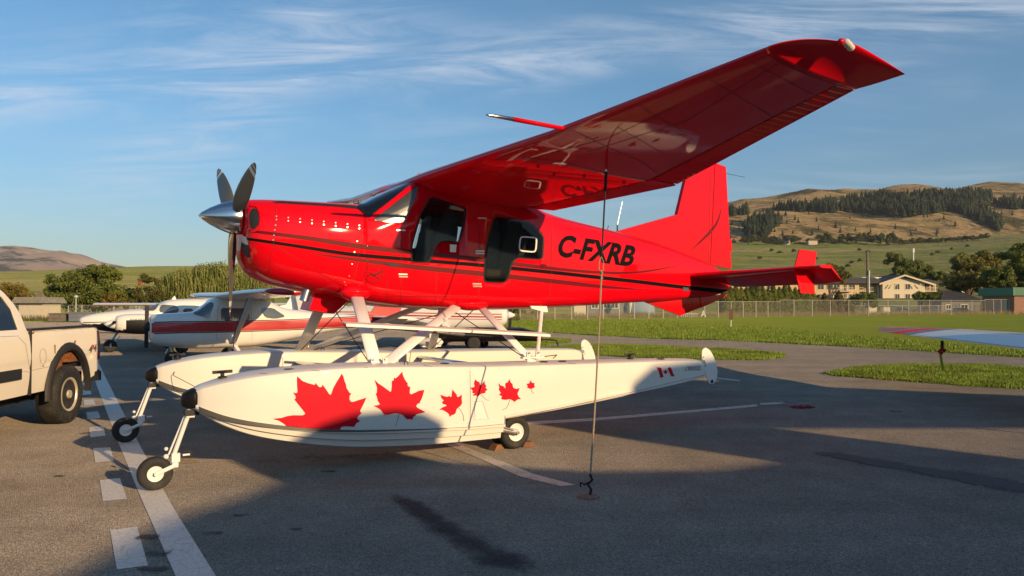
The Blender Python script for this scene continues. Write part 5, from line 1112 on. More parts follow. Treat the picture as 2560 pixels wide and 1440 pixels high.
for s in (1, -1):
    bed = [(-.92, .60), (-.96, .80), (-.95, 1.31), (.98, 1.31), (.98, .52), (.56, .52)] + [(x, z) for x, z in arc if z > .5] + [(-.56, .52)]
    side_panel('bed_side', bed, TP, s)
    cabo = [(1.0, .52), (1.0, 1.32), (1.02, 1.50), (1.08, 1.66), (1.18, 1.80), (1.33, 1.91), (3.3, 1.93), (3.95, 1.34), (5.4, 1.25), (5.45, .55), (4.2, .52), (4.15, .9), (3.2, .9), (3.15, .52)]
    win = [(1.17, 1.345), (1.19, 1.60), (1.27, 1.75), (1.40, 1.82), (1.98, 1.84), (1.98, 1.345)]
    win2 = [(2.08, 1.345), (2.08, 1.84), (3.15, 1.84), (3.55, 1.345)]
    side_panel('cab_side', cabo, TP, s, holes=(win, win2))
    for w_ in (win, win2): side_panel('side_glass', w_, GLS, s, off=-.012, L=.3)
    # flare
    V = []; 
    for k in range(19):
        t = math.pi * (k * 15.8 / 18. - .4) / 15.; c_, q_ = math.cos(t), math.sin(t)
        for r_, y_ in ((.495, .98), (.50, 1.035), (.53, 1.045), (.575, 1.035), (.60, .995)):
            z = .44 + (r_ + .04) * q_ * 1.08; V.append(Vector((r_ * c_ * 1.06, s * y_, z)))
    n = 5; F = [(i * n + k, i * n + k + 1, (i + 1) * n + k + 1, (i + 1) * n + k) for i in range(18) for k in range(n - 1)]
    MB().add(V, F).build('wheel_flare', FLR, truck, smooth=False, angle=50)
    # tail light, moulding
    MB().loft([[Vector((x, s * y, z)) for x, y in ((-.90, yprof(z) + .006), (-.975, yprof(z) + .004), (-.99, yprof(z) - .12), (-.93, yprof(z) - .12))] for z in (.82, .95, 1.1, 1.26)]).build('tail_light', pmat('tail_light_red' + str(s), (.28, .02, .025), .2, coat=.8), truck)
    MB().box((2.1, s * .995, .80), (1.75, .035, .13)).build('door_moulding', BLKM, truck)
    for xw in (0, 3.65):
        w_ = empty('wheel', (xw, s * .885, .405)); w_.parent = truck
        r_, wd = .405, .29
        MB().lathe([(-wd / 2 * .8, .225), (-wd / 2, .28), (-wd / 2, .36), (-wd / 2 * .86, .395), (-wd * .2, .405), (wd * .2, .405), (wd / 2 * .86, .395), (wd / 2, .36), (wd / 2, .28), (wd / 2 * .8, .225)], (0, 0, 0), 'y', 48).build('tyre', RUB, w_, smooth=True)
        mb = MB()
        for k in range(44):
            t = 6.2832 * k / 44
            for q in (-1, 1):
                for (yy, rr_, l_) in ((.100, .386, .075), (.033, .395, .06)):
                    c = Vector((rr_ * math.cos(t + q * yy * .5), q * yy, rr_ * math.sin(t + q * yy * .5))); m = Matrix.Rotation(-t, 3, 'Y') @ Matrix.Rotation(q * .5, 3, 'X'); mb.box(c, (.013, l_, .030), m)
        mb.build('tread', RUB, w_)
        mb = MB(); mb.lathe([(s * .10, .232), (s * .135, .235), (s * .13, .212), (s * .11, .20), (s * .085, .19), (s * .08, .12), (s * .11, .10), (s * .115, .06), (s * .14, .055), (s * .14, .005)], (0, 0, 0), 'y', 32)
        mb.build('rim', CHR, w_, angle=25)
        mb = MB(); [mb.lathe([(s * .082, .030), (s * .092, .028)], (.162 * math.cos(t), 0, .162 * math.sin(t)), 'y', 8) for t in [6.283 * k / 8 for k in range(8)]]; mb.build('rim_hole', BLKM, w_)
MB().box((.015, .93, 1.335), (1.94, .12, .03)).build('bed_rail_cap', BLKM, truck); MB().box((.015, -.93, 1.335), (1.94, .12, .03)).build('bed_rail_cap', BLKM, truck)
mb = MB(); mb.box((0, 0, .78), (2.0, 1.75, .05)); mb.build('bed_floor', BLKM, truck); MB().box((-.94, 0, 1.0), (.05, 1.66, .56)).build('tailgate', TP, truck)
mb = MB(); mb.box((.35, .86, .70), (.62, .14, .36)); mb.box((-.40, .86, .95), (.5, .14, .22)); mb.box((.0, .75, .90), (1.1, .05, .4)); mb.build('wheel_well', RUST, truck); MB().box((0, 0, .45), (1.8, 1.2, .2)).build('rear_axle_frame', BLKM, truck)
MB().loft([[Vector((x, y, z)) for y in (-1.0, -.6, .6, 1.0)][::1] + [Vector((x, y, z - .14)) for y in (1.0, .6, -.6, -1.0)] for x, z in ((-.94, .64), (-1.03, .64))]).build('rear_bumper', BLKM, truck)
for k, s in enumerate((1,)): MB().loft([[Vector((x, .98 - e * .1, z)) for x, z in ((-.86, .64), (-1.02, .66), (-1.03, .52), (-.86, .50))] for e in (0, 1)]).build('bumper_end', BLKM, truck)
MB().box((2.5, 0, 1.92), (2.3, 1.45, .05)).build('cab_roof', TP, truck); MB().box((1.17, 0, 1.60), (.02, 1.5, .45), Matrix.Rotation(R(12), 3, 'Y')).build('rear_glass', GLS, truck); MB().box((1.03, 0, 1.0), (.05, 1.85, .62)).build('cab_back', TP, truck)
MB().box((4.7, 0, 1.15), (1.5, 1.7, .25)).build('bonnet', TP, truck); mb = MB(); mb.prism([(3.3, 1.92), (4.05, 1.3), (4.0, 1.28), (3.25, 1.9)], 'y', -.75, .75); mb.build('windshield', GLS, truck)
mb = MB(); mb.box((.992, .985, .93), (.022, .035, .84)); mb.build('cab_gap', BLKM, truck)
bm = bmesh.new()
side_t = bvh_of([o for o in truck.children if o.name.startswith('bed_side') or o.name.startswith('cab_side')])
def tl(name, outs, mat, off=.004): return FTr.lay(name, outs, side_t, mat, truck, off, 14)
circ = [(107 + 10 * math.cos(t) * .8, 891 + 19 * math.sin(t)) for t in np.linspace(0, 6.283, 22)]; bm = bmesh.new(); strip_bm(bm, circ, 1.0); FTr.lay('fuel_door', [], side_t, LINE, truck, .004, 12, bm=bm)
for p in ([(186, 852), (189, 850), (188, 861), (184, 856)], [(135, 862), (138, 862), (138, 884), (136, 884)], [(62, 990), (72, 976), (75, 984), (80, 990), (66, 1001)], [(70, 828), (86, 829), (84, 835), (74, 835)], [(0, 1010), (40, 998), (60, 992), (58, 996), (0, 1016)], [(104, 914), (110, 913), (108, 917)]): tl('rust_patch', [p], RUST, .005)
FTr.lay('four_by_four_badge', [], side_t, pmat('badge_grey', (.10, .08, .10), .4), truck, .006, 8, bm=text_map('4', [(220, 883), (229, 881), (231, 862), (224, 864)], .03)); FTr.lay('four_by_four_badge', [], side_t, bpy.data.materials['badge_grey'], truck, .006, 8, bm=text_map('4', [(232, 880), (240, 878), (241, 860), (235, 861)], .03))
FTr.lay('badge_letter', [], side_t, LEAF, truck, .008, 8, bm=text_map('x', [(228, 872), (235, 871), (236, 861), (229, 862)], .03))
for l in ([(45, 842), (63, 860), (70, 900), (76, 940), (72, 985)], [(0, 936), (40, 932), (64, 928), (78, 932)], [(78, 926), (135, 914)], [(0, 842), (45, 840)]): FTr.lay('body_seam', [], side_t, LINE, truck, .004, 14, bm=strips([l], 1.0))

# ------------------------------------------------------------------ fences
GALV = pmat('galvanised_steel', (.50, .49, .46), .5, metal=.3, var=.1)
def meshmat():
    m, nt, b = newmat('chain_link_mesh'); N = nt.nodes; Lk = nt.links.new
    b.inputs['Base Color'].default_value = (.25, .25, .24, 1); tr = N.new('ShaderNodeBsdfTransparent'); mx = N.new('ShaderNodeMixShader')
    tc = N.new('ShaderNodeTexCoord'); w = []
    for a in (45, -45):
        mp = N.new('ShaderNodeMapping'); mp.inputs['Rotation'].default_value = (0, R(a), 0); Lk(tc.outputs['Object'], mp.inputs[0]); wv = N.new('ShaderNodeTexWave'); wv.inputs['Scale'].default_value = 3.2; Lk(mp.outputs[0], wv.inputs[0])
        g = N.new('ShaderNodeMath'); g.operation = 'GREATER_THAN'; Lk(wv.outputs['Fac'], g.inputs[0]); g.inputs[1].default_value = .985; w.append(g.outputs[0])
    q = N.new('ShaderNodeMath'); q.operation = 'MAXIMUM'; Lk(w[0], q.inputs[0]); Lk(w[1], q.inputs[1]); Lk(q.outputs[0], mx.inputs[0]); Lk(tr.outputs[0], mx.inputs[1]); Lk(b.outputs[0], mx.inputs[2]); Lk(mx.outputs[0], nt.nodes['Material Output'].inputs[0]); return m
CLM = meshmat()
def fence(pts, h, label, name='chain_link_fence', r=.035, spacing=None):
    root = empty(name, tuple(pts[0]), 0, label, 'fence'); o = Vector(pts[0]); pm = None
    pts = [Vector(p) for p in pts]
    for p in pts:
        if pm is None: pm = MB().tube([(0, 0, -.05), (0, 0, h)], r, 8).build('post', GALV, root); q = pm
        else: q = pm.copy(); col.objects.link(q)
        q.location = p - o
    MB().tube([p - o + Vector((0, 0, h - .03)) for p in pts], r * .6, 6).build('top_rail', GALV, root)
    V = []; F = []
    for p in pts: V += [p - o + Vector((0, .04, .03)), p - o + Vector((0, .04, h - .03))]
    MB().add(V, [(2 * i, 2 * i + 2, 2 * i + 3, 2 * i + 1) for i in range(len(pts) - 1)]).build('wire_mesh', CLM, root, fixn=False)
    return root
def fpx(a, b, n, ya, yb): return [gnd(a + (b - a) * i / n, ya + (yb - ya) * i / n) for i in range(n + 1)]
fence([gnd(p, y) for p, y in zip([1300, 1344, 1387, 1429, 1469, 1508, 1548, 1586, 1622, 1658, 1694, 1728, 1762, 1796, 1828, 1858, 1890, 1920, 1950], np.linspace(800, 791.5, 19))], 1.85, 'long chain-link fence behind the grass, with close posts before the tall hedge')
fence([gnd(p, y) for p, y in zip([1950, 1985, 2031, 2076, 2122, 2171, 2220, 2272, 2324, 2378, 2430, 2463], np.linspace(791.5, 786, 12))], 2.05, 'chain-link fence right of the hedge in front of the apartments')
fence([gnd(p, y) for p, y in zip([2463, 2484, 2503, 2523, 2543, 2600, 2700, 2800], np.linspace(786, 784, 8))], 2.2, 'chain-link gate section before the brick building')
fence([gnd(p, y) + Vector((0, 3.5, 0)) for p, y in zip(range(1965, 2560, 46), np.linspace(788, 784, 13))], 1.3, 'lower second fence standing behind the main chain-link fence')
fence([at(p, 0, 72) * 1 for p in ()] or [Vector((at(p, 757, 72).x, 72, 0)) for p in (-80, 20, 75, 124, 171, 205, 285, 340, 395, 470, 540, 640, 740)], 1.48, 'galvanised pipe rail fence at left in front of the bushes')

# ------------------------------------------------------------------ buildings
def win(mb_f, mb_p, x, y, z, w, h): pass
STUC = pmat('beige_stucco', (.58, .44, .25), .9, var=.06, vscale=.8); STUC2 = pmat('cream_trim', (.62, .54, .40), .8); ROOFM = pmat('brown_shingle_roof', (.085, .07, .058), .9, var=.25, vscale=3, bump=.03, bscale=4)
PANE = pmat('window_pane', (.03, .035, .04), .1, spec=.8); FRM = pmat('window_frame', (.6, .57, .5), .6); DOORM = pmat('balcony_door', (.35, .33, .30), .3)
apt = empty('apartment_building', (0, 0, 0), 0, 'long beige three-storey apartment building with brown gable roof and balconies beyond the fence', 'apartment building')
D_ = 205.0
def AX(px): return (px - 1280) / FPX * D_
def AZ(py, d=D_): return CAMH + (HOR - py) / FPX * d
def bwin(parent, x, y, z, w, h, nm='window', fr=None, pn=None, t=.12):
    f = bwin.cache.get((w, h, nm))
    if f is None:
        mb = MB(); mb.box((0, -.03, h / 2), (w + t, .06, t)); mb.box((0, -.03, -h / 2), (w + t * 1.6, .10, t)); mb.box((-w / 2, -.03, 0), (t, .06, h)); mb.box((w / 2, -.03, 0), (t, .06, h)); mb.box((0, -.03, 0), (t * .6, .05, h)); f = mb.build(nm, fr or FRM, parent); p = MB().box((0, .0, 0), (w, .03, h)).build('pane', pn or PANE, f); bwin.cache[(w, h, nm)] = (f, p); g = f
    else:
        g = f[0].copy(); col.objects.link(g); g.parent = parent; p = f[1].copy(); col.objects.link(p); p.parent = g
    g.location = (x, y, z); return g
bwin.cache = {}
zb = -2.4
x0, x1, xg0, xg1, xe = AX(1560), AX(2148), AX(2200), AX(2305), AX(2340)
ev = AZ(706)
MB().box(((x0 + x1) / 2, D_ + 6, (ev + zb) / 2), (x1 - x0, 12, ev - zb)).build('wall', STUC, apt)
MB().box(((x1 + xg0) / 2, D_ + 7.5, (ev + zb) / 2), (xg0 - x1, 12, ev - zb)).build('wall', STUC, apt)
gx = AX(2250); ga = AZ(690)
mb = MB(); mb.prism([(xg0, zb), (xg1, zb), (xg1, ev), (gx, ga - .5), (xg0, ev)], 'y', D_ - 1.5, D_ + 12); mb.build('gable_wall', STUC2, apt)
MB().box(((xg1 + xe) / 2, D_ + 6.6, (ev + zb) / 2), (xe - xg1, 12, ev - zb)).build('wall', STUC, apt)
mb = MB(); mb.prism([(D_ - 1.2, ev), (D_ - 1.2, ev - .25), (D_ + 13, ev - .25), (D_ + 13, ev), (D_ + 6, ev + 1.5)], 'x', x0 - 1, xg0 + 1.5); mb.build('roof', ROOFM, apt)
rr = [(xg0 - 1.3, ev - .6), (gx, ga), (xg1 + 2.2, ev - .9), (xg1 + 2.2, ev - .6), (gx, ga + .35), (xg0 - 1.3, ev - .25)]
MB().prism(rr, 'y', D_ - 2.6, D_ + 12).build('gable_roof', ROOFM, apt)
mb = MB(); mb.prism([(xg0 - 1.4, ev - .75), (gx, ga - .12), (gx, ga + .3), (xg0 - 1.4, ev - .3)], 'y', D_ - 2.75, D_ - 2.6); mb.prism([(gx, ga - .12), (xg1 + 2.3, ev - 1.05), (xg1 + 2.3, ev - .55), (gx, ga + .3)], 'y', D_ - 2.75, D_ - 2.6); mb.build('gable_trim', STUC2, apt)
mb = MB(); mb.prism([(D_ - .6, ev), (D_ - .6, ev - .25), (D_ + 13, ev - .25), (D_ + 6, ev + 1.1)], 'x', xg1 + 1.5, xe + 1.2); mb.build('roof', ROOFM, apt)
for row, py in enumerate((717, 742, 768)):
    z = AZ(py)
    for px in (1580, 1625, 1880, 1925, 1968, 2052, 2075, 2092, 2130): bwin(apt, AX(px), D_ - .02, z, 1.7, 1.5)
    for px in (2236, 2262): bwin(apt, AX(px), D_ - 1.52, z, 1.3, 1.5)
    bwin(apt, AX(2177), D_ + 1.48, z, 1.5, 1.9); bwin(apt, AX(2158), D_ + 1.48, z, 1.0, 1.6); bwin(apt, AX(2320), D_ + .58, z, 1.6, 1.7)
    for px in (2113,): bwin(apt, AX(px), D_ - .02, z - .2, .9, 2.0)
    for xa, xb, yy in ((AX(2087), AX(2128), D_ - 1.4), (xg0 - 5.5, xg0 - .3, D_ + .2), (xg1 + .2, xe, D_ - .8)):
        mb = MB(); mb.box(((xa + xb) / 2, yy + .8, z - 1.25), (xb - xa, 1.7, .16)); mb.build('balcony_slab', STUC2, apt)
        mb = MB(); mb.box(((xa + xb) / 2, yy, z - .2), (xb - xa, .08, .08))
        for k in range(15): mb.box((xa + (xb - xa) * k / 14, yy, z - .7), (.05, .05, 1.0))
        mb.build('balcony_rail', STUC2, apt)
    for px in (2196, 2305, 2338): MB().box((AX(px), D_ + .1, z), (.35, .35, 2.6)).build('balcony_post', STUC2, apt)
for px in (2218, 2227, 2278, 2292): MB().box((AX(px), D_ - 2.4, ev - .9), (.18, .2, 1.3), Matrix.Rotation(R(40 if px < 2250 else -40), 3, 'Y')).build('roof_bracket', STUC2, apt)
for px, w in ((2196, 2.2), (2226, 1.6), (2240, 1.4)): MB().prism([(AX(px) - w * .6, AZ(696)), (AX(px) + w * .6, AZ(696)), (AX(px) + w * .4, AZ(690.5)), (AX(px) - w * .4, AZ(690.5))], 'y', D_ + 7.5, D_ + 9.5).build('roof_vent', WHT2, apt)
# neighbouring small building with low roof at its right
nb = empty('annex_building', (0, 0, 0), 0, 'pale flat-roofed annex with white columns right of the apartment gable', 'building'); NX = lambda p: (p - 1280) / FPX * 225
MB().box(((NX(2345) + NX(2412)) / 2, 229, 1.6), (NX(2412) - NX(2345), 8, 7.5)).build('wall', STUC2, nb); MB().box(((NX(2340) + NX(2420)) / 2, 228, 5.6), (NX(2420) - NX(2340), 9.5, .6)).build('roof', ROOFM, nb)
for px in (2352, 2400): MB().box((NX(px), 224, 2.0), (.5, .5, 6.5)).build('column', STUC2, nb)
bwin(nb, NX(2375), 224.9, 3.6, 2.4, 1.6); bwin(nb, NX(2375), 224.9, .2, 2.4, 1.6)
# dark hip-roofed house
ho = empty('grey_house', (0, 0, 0), 0, 'low grey house with a dark hip roof behind the fence', 'house'); HX = lambda p: (p - 1280) / FPX * 135
hz = CAMH + (HOR - 751) / FPX * 135; ha = CAMH + (HOR - 727) / FPX * 135; hl, hr = HX(2348), HX(2455)
MB().box(((hl + hr) / 2, 139, (hz - 1) / 2), (hr - hl - .8, 8, hz + 1)).build('wall', pmat('grey_siding', (.16, .15, .14), .85, var=.1), ho)
V = [(hl, 134.4, hz), (hr, 134.4, hz), (hr, 144, hz), (hl, 144, hz), (hl + 2.6, 139, ha), (hr - 1.6, 139, ha)]
MB().add(V, [(0, 1, 5, 4), (1, 2, 5), (2, 3, 4, 5), (3, 0, 4), (3, 2, 1, 0)]).build('roof', pmat('charcoal_roof', (.035, .035, .038), .9, var=.2, vscale=2), ho)
bwin(ho, HX(2370), 134.96, .95, .9, .8); bwin(ho, HX(2410), 134.96, .95, 1.3, .9)
# brick building with green fascia
br = empty('brick_building', (0, 0, 0), 0, 'small brick building with a green metal fascia at the right edge', 'building'); GX = lambda p: (p - 1280) / FPX * 118
BRK = pmat('red_brick', (.27, .13, .085), .9); 
def brickmat():
    m, nt, b = newmat('brick_courses'); N = nt.nodes; Lk = nt.links.new; tc = N.new('ShaderNodeTexCoord'); sp = N.new('ShaderNodeSeparateXYZ'); Lk(tc.outputs['Object'], sp.inputs[0]); cb = N.new('ShaderNodeCombineXYZ'); Lk(sp.outputs[0], cb.inputs[0]); Lk(sp.outputs[2], cb.inputs[1])
    bt = N.new('ShaderNodeTexBrick'); bt.inputs['Scale'].default_value = 3.; bt.inputs['Color1'].default_value = (.33, .15, .09, 1); bt.inputs['Color2'].default_value = (.22, .10, .065, 1); bt.inputs['Mortar'].default_value = (.38, .32, .27, 1); Lk(cb.outputs[0], bt.inputs[0]); Lk(bt.outputs[0], b.inputs[0]); b.inputs['Roughness'].default_value = .9; return m
bz = CAMH + (HOR - 739) / FPX * 113; bt_ = CAMH + (HOR - 719) / FPX * 113; BX0, BY0, BY1 = 74.4, 112., 119.6
MB().box(((BX0 + 98) / 2, (BY0 + BY1) / 2, (bz - .3) / 2), (98 - BX0, BY1 - BY0, bz + .3)).build('wall', brickmat(), br)
GF = pmat('green_metal', (.02, .15, .09), .5, var=.08); MB().box(((BX0 + 98) / 2, (BY0 + BY1) / 2, (bz + bt_) / 2), (98.8 - BX0, BY1 - BY0 + .8, bt_ - bz)).build('fascia', GF, br)
MB().box((BX0 - .03, 113.9, .98), (.1, .95, 2.0)).build('door', pmat('teal_door', (.02, .16, .17), .5), br); MB().box((BX0 - .03, 115.9, .75), (.1, 1.5, 1.6)).build('grey_panel', pmat('grey_panel', (.16, .17, .17), .7), br)
for k in range(9): MB().box((98.8 / 2 + BX0 / 2, BY0 - .42, bz + .14 + k * (bt_ - bz - .2) / 8), (98.8 - BX0, .03, .03)).build('fascia_rib', GF, br)
# sheds behind the tail at the middle fence
sh = empty('metal_shed', (0, 0, 0), 0, 'grey weathered shed behind the fence below the red tail', 'shed'); SX = lambda p: (p - 1280) / FPX * 100
SG = pmat('weathered_metal', (.17, .19, .21), .7, var=.2, vscale=1); 
MB().box(((SX(1470) + SX(1560)) / 2, 103, 1.0), (SX(1560) - SX(1470), 5, 2.6)).build('wall', SG, sh); MB().prism([(SX(1460), 2.3), (SX(1570), 2.3), (SX(1560), 2.75), (SX(1470), 2.75)], 'y', 100, 106).build('roof', ROOFM, sh)
for px in (1488, 1518, 1538): bwin(sh, SX(px), 100.45, 1.3, .9, .7)
ta = empty('covered_boat', (SX(1600), 101, 0), 0, 'pale blue tarpaulin-covered boat behind the fence near the ventral fin', 'boat'); MB().loft([superring(x, w, z, .1, 14, 2.4, 4) for x, w, z in ((-2.0, .3, 1.2), (-1.6, 1., 1.9), (0, 1.1, 2.2), (1.6, 1., 1.8), (2.1, .2, 1.1))]).build('tarpaulin', pmat('blue_tarpaulin', (.22, .30, .38), .8, bump=.03, bscale=2), ta, smooth=True)
wt = empty('patio_umbrella', (SX(1569), 98, 0), 0, 'closed cream patio umbrella behind the fence', 'umbrella'); MB().lathe([(.2, .02), (.8, .12), (1.6, .30), (2.2, .34), (2.5, .05)], (0, 0, 0), 'z', 12).build('canopy', STUC2, wt); MB().tube([(0, 0, 0), (0, 0, .4)], .04, 6).build('pole', GALV, wt)
pb = empty('white_shed', (SX(1450), 101, 0), 0, 'small white shed behind the fence left of the grey shed', 'shed'); MB().box((0, 0, 1.0), (1.6, 2, 2.0)).build('wall', STUC2, pb); MB().prism([(-.95, 2.0), (.95, 2.0), (0, 2.4)], 'y', -1.2, 1.2).build('roof', ROOFM, pb)
# letter A sign, rail and brown board
sg = empty('letter_sign', tuple(gnd(1752, 794)), 0, 'row of white racks with a white letter A beside the fence', 'sign')
mb = MB()
for k in range(9): mb.box((-2.2 + .22 * k, 0, .25), (.04, .04, .4))
mb.box((-1.3, 0, .45), (2.0, .05, .05)); mb.build('rack', WHT2, sg)
bm = text_map('A', [(0, .1), (.62, .1), (.62, .8), (0, .8)], .03); 
for v in bm.verts: v.co = (v.co.x, -.02, v.co.y)
me = bpy.data.meshes.new('letter'); bm.to_mesh(me); bm.free(); mesh_obj('letter', me, WHT, sg)
bs = empty('airfield_board', tuple(gnd(1828, 817)), 0, 'brown board on a thin white post standing in the grass', 'sign'); bsY = gnd(1828, 817).y; k = bsY / FPX
MB().box((0, 0, (817 - 786) * k), (9 * k, .05, 27 * k)).build('board', pmat('brown_board', (.13, .06, .03), .8), bs); MB().tube([(0, 0.04, 0), (0, .04, 38 * k)], .03, 6).build('post', WHT2, bs)
# poles
WOODP = pmat('weathered_wood', (.17, .14, .11), .9, var=.2)
def pole(px, yt, d, r, lab, mat, extra=0):
    x = (px - 1280) / FPX * d; p = empty('utility_pole', (x, d, -1), 0, lab, 'pole'); h = CAMH + (HOR - yt) / FPX * d + 1
    MB().tube([(0, 0, 0), (0, 0, h)], [r, r * .75], 10).build('shaft', mat, p)
    if extra == 1: mb = MB(); mb.box((-.25, 0, h - 1.2), (.5, .1, .12)); mb.box((-.35, 0, h - 2.), (.08, .08, .5)); mb.lathe([(0, .22), (.6, .22)], (.25, -.2, h - 3.8), 'z', 10); mb.build('pole_fittings', WOODP, p)
    if extra == 2: MB().lathe([(h - 1.6, .45), (h, .45)], (0, 0, 0), 'z', 10).build('antenna_head', WHT2, p)
    return p
pole(2169, 627, 120, .22, 'weathered wooden utility pole in front of the apartments', WOODP, 1)
pole(2173, 676, 119, .13, 'pale metal lamp mast beside the wooden pole', GALV)
pole(2284, 621, 290, .35, 'tall slim white mast with an antenna head beyond the apartments', GALV, 2)
for px, yt, d, lab in ((2283, 466, 1700, 'left thin radio mast on the hilltop'), (2355, 459, 1720, 'radio mast with a dish in the middle of the hilltop'), (2474, 470, 1800, 'thin lattice mast at the right end of the hilltop wood')):
    x = (px - 1280) / FPX * d; z0 = terr_z(x, d) - 3; z1 = CAMH + (HOR - yt) / FPX * d; o = MB().tube([(0, 0, 0), (0, 0, z1 - z0)], [.7, .5], 6).build('radio_mast', GALV, None); o.location = (x, d, z0); tag(o, lab, 'mast', 'radio masts on the hilltop')
wi = MB()
for (a, b_) in ((((2162, 640), 118.), ((3100, 600), 150.)), (((2166, 655), 118.), ((3100, 640), 150.)), (((2166, 697), 118.), ((3100, 690), 150.))):
    p, q = at(*a[0], a[1]), at(*b_[0], b_[1]); wi.tube([p.lerp(q, t) - Vector((0, 0, 3.0 * t * (1 - t))) for t in np.linspace(0, 1, 9)], .012, 4)
o = wi.build('power_line', BLKM, None); tag(o, 'thin power lines running right from the wooden pole', 'wire')
# left shed and clutter
ls = empty('left_shed', (at(85, 757, 76).x, 77, 0), 0, 'cream shed with a grey shingle roof above the pickup bed', 'shed'); u = 76 / FPX
MB().box((0, 0, .75), (2.4, 3, 1.9)).build('wall', STUC2, ls); MB().prism([(-1.7, 1.65), (1.6, 1.65), (1.2, 2.25), (-1.3, 2.25)], 'y', -2, 2).build('roof', pmat('grey_shingle', (.24, .22, .19), .9, var=.3, vscale=3), ls); MB().box((-.1, 0, 2.5), (.4, .4, .7)).build('chimney', WOODP, ls)
for k, (px, w, h, m, lb) in enumerate(((150, 1.2, .8, WOODP, 'brown crate stack beyond the pickup bed'), (205, 1.6, .9, SG, 'grey bin beyond the pickup bed'), (425, 2.6, 1.0, BLKM, 'dark parked trailer by the left fence'))):
    o = MB(); o.box((0, 0, h / 2), (w, 1.2, h * .8)); o.box((0, 0, h * .93), (w * 1.05, 1.3, h * .1)); o.box((0, -.62, h * .5), (w * .9, .05, .1)); o = o.build('storage_box', m, None); o.location = (at(px, 757, 66).x, 66, .0); tag(o, lb, 'box')
lp = empty('lamp_post', (at(190, 757, 70).x, 70, 0), 0, 'short grey lamp post by the left fence', 'lamp post'); MB().tube([(0, 0, 0), (0, 0, 2.1)], .05, 8).build('shaft', GALV, lp); MB().sphere((0, 0, 2.25), (.2, .2, .16)).build('lamp_head', GALV, lp, smooth=True)
rs = empty('red_marker', (at(349, 757, 150).x, 150, terr_z(at(349, 757, 150).x, 150)), 0, 'small red round marker in the hay field', 'marker'); MB().tube([(0, 0, -1), (0, 0, 3.4)], .06, 6).build('post', GALV, rs); mz = CAMH + (HOR - 708) / FPX * 150 - rs.location.z; MB().lathe([(-.05, .38), (.05, .38)], (0, 0, mz), 'y', 16).build('disc', pmat('red_disc', (.55, .05, .02), .6), rs)
# cars by the apartments
def far_car(px, d, c, lab):
    r_ = empty('parked_car', ((px - 1280) / FPX * d, d, -.6), 0, lab, 'car', 'cars parked beyond the fence'); m = pmat('car_paint', c, .3, coat=.8)
    MB().loft([superring(x, .85, z, .3, 16, 4, 4) for x, z in ((-2.2, .75), (-2.0, .95), (-1.1, 1.0), (-.6, 1.42), (.7, 1.45), (1.3, 1.0), (2.1, .9), (2.25, .6))]).build('body', m, r_, smooth=True); MB().box((0, 0, 1.2), (1.5, 1.5, .32)).build('side_glass', GLS, r_)
    for x in (-1.35, 1.35):
        for s in (.8, -.8): w_ = empty('wheel'); w_.parent = r_; light_wheel(w_, x, s, .32, .2)
far_car(2250, 150, (.03, .03, .035), 'dark car parked below the apartment gable'); far_car(2400, 128, (.05, .06, .07), 'grey car parked in front of the dark-roofed house'); far_car(2320, 160, (.5, .5, .5), 'pale car parked right of the gable')
for px in (2180, 2213): o = MB(); o.box((0, 0, .6), (1.1, 1., 1.2)); o.box((0, 0, 1.23), (1.2, 1.1, .06)); o = o.build('utility_cabinet', STUC2, None); o.location = ((px - 1280) / FPX * 128, 128, -.3); tag(o, 'left pale utility cabinet behind the fence' if px == 2180 else 'right pale utility cabinet behind the fence', 'cabinet')

# ------------------------------------------------------------------ vegetation
def leafmat(name, c1, c2, c3=None, sc_=.5):
    m, nt, b = newmat(name); N = nt.nodes; Lk = nt.links.new; tc = N.new('ShaderNodeTexCoord')
    oi = N.new('ShaderNodeObjectInfo'); ad = N.new('ShaderNodeVectorMath'); Lk(tc.outputs['Object'], ad.inputs[0]); Lk(oi.outputs['Location'], ad.inputs[1])
    n = N.new('ShaderNodeTexNoise'); n.inputs['Scale'].default_value = sc_; n.inputs['Detail'].default_value = 5; n.inputs['Roughness'].default_value = .7; Lk(ad.outputs[0], n.inputs[0])
    cr = N.new('ShaderNodeValToRGB'); cr.color_ramp.elements[0].position = .34; cr.color_ramp.elements[0].color = (*c1, 1); cr.color_ramp.elements[1].position = .62; cr.color_ramp.elements[1].color = (*c2, 1)
    if c3: e = cr.color_ramp.elements.new(.72); e.color = (*c3, 1)
    Lk(n.outputs[0], cr.inputs[0]); Lk(cr.outputs[0], b.inputs['Base Color']); b.inputs['Roughness'].default_value = .7; b.inputs['Specular IOR Level'].default_value = .25
    tl_ = N.new('ShaderNodeBsdfTranslucent'); Lk(cr.outputs[0], tl_.inputs[0]); mx = N.new('ShaderNodeMixShader'); mx.inputs[0].default_value = .25; Lk(b.outputs[0], mx.inputs[1]); Lk(tl_.outputs[0], mx.inputs[2]); Lk(mx.outputs[0], nt.nodes['Material Output'].inputs[0]); return m
LG = leafmat('leaf_dark_green', (.075, .105, .02), (.18, .21, .04), (.29, .26, .055)); LO = leafmat('leaf_autumn', (.10, .11, .025), (.28, .17, .03), (.42, .20, .03), .9)
LW = leafmat('leaf_willow', (.13, .155, .035), (.27, .28, .075), (.36, .33, .11), .7); LFar = leafmat('leaf_far', (.06, .07, .028), (.12, .135, .045), (.19, .16, .05), .12); LCon = leafmat('leaf_conifer', (.022, .034, .018), (.055, .07, .032), None, .05)
LHed = leafmat('leaf_cedar', (.08, .10, .018), (.16, .175, .032), (.24, .20, .05), .8); LYel = leafmat('leaf_yellowing', (.12, .125, .03), (.25, .22, .055), (.30, .25, .06), .25)
BARK = pmat('bark', (.10, .07, .05), .95, var=.3, vscale=5, bump=.02, bscale=12)
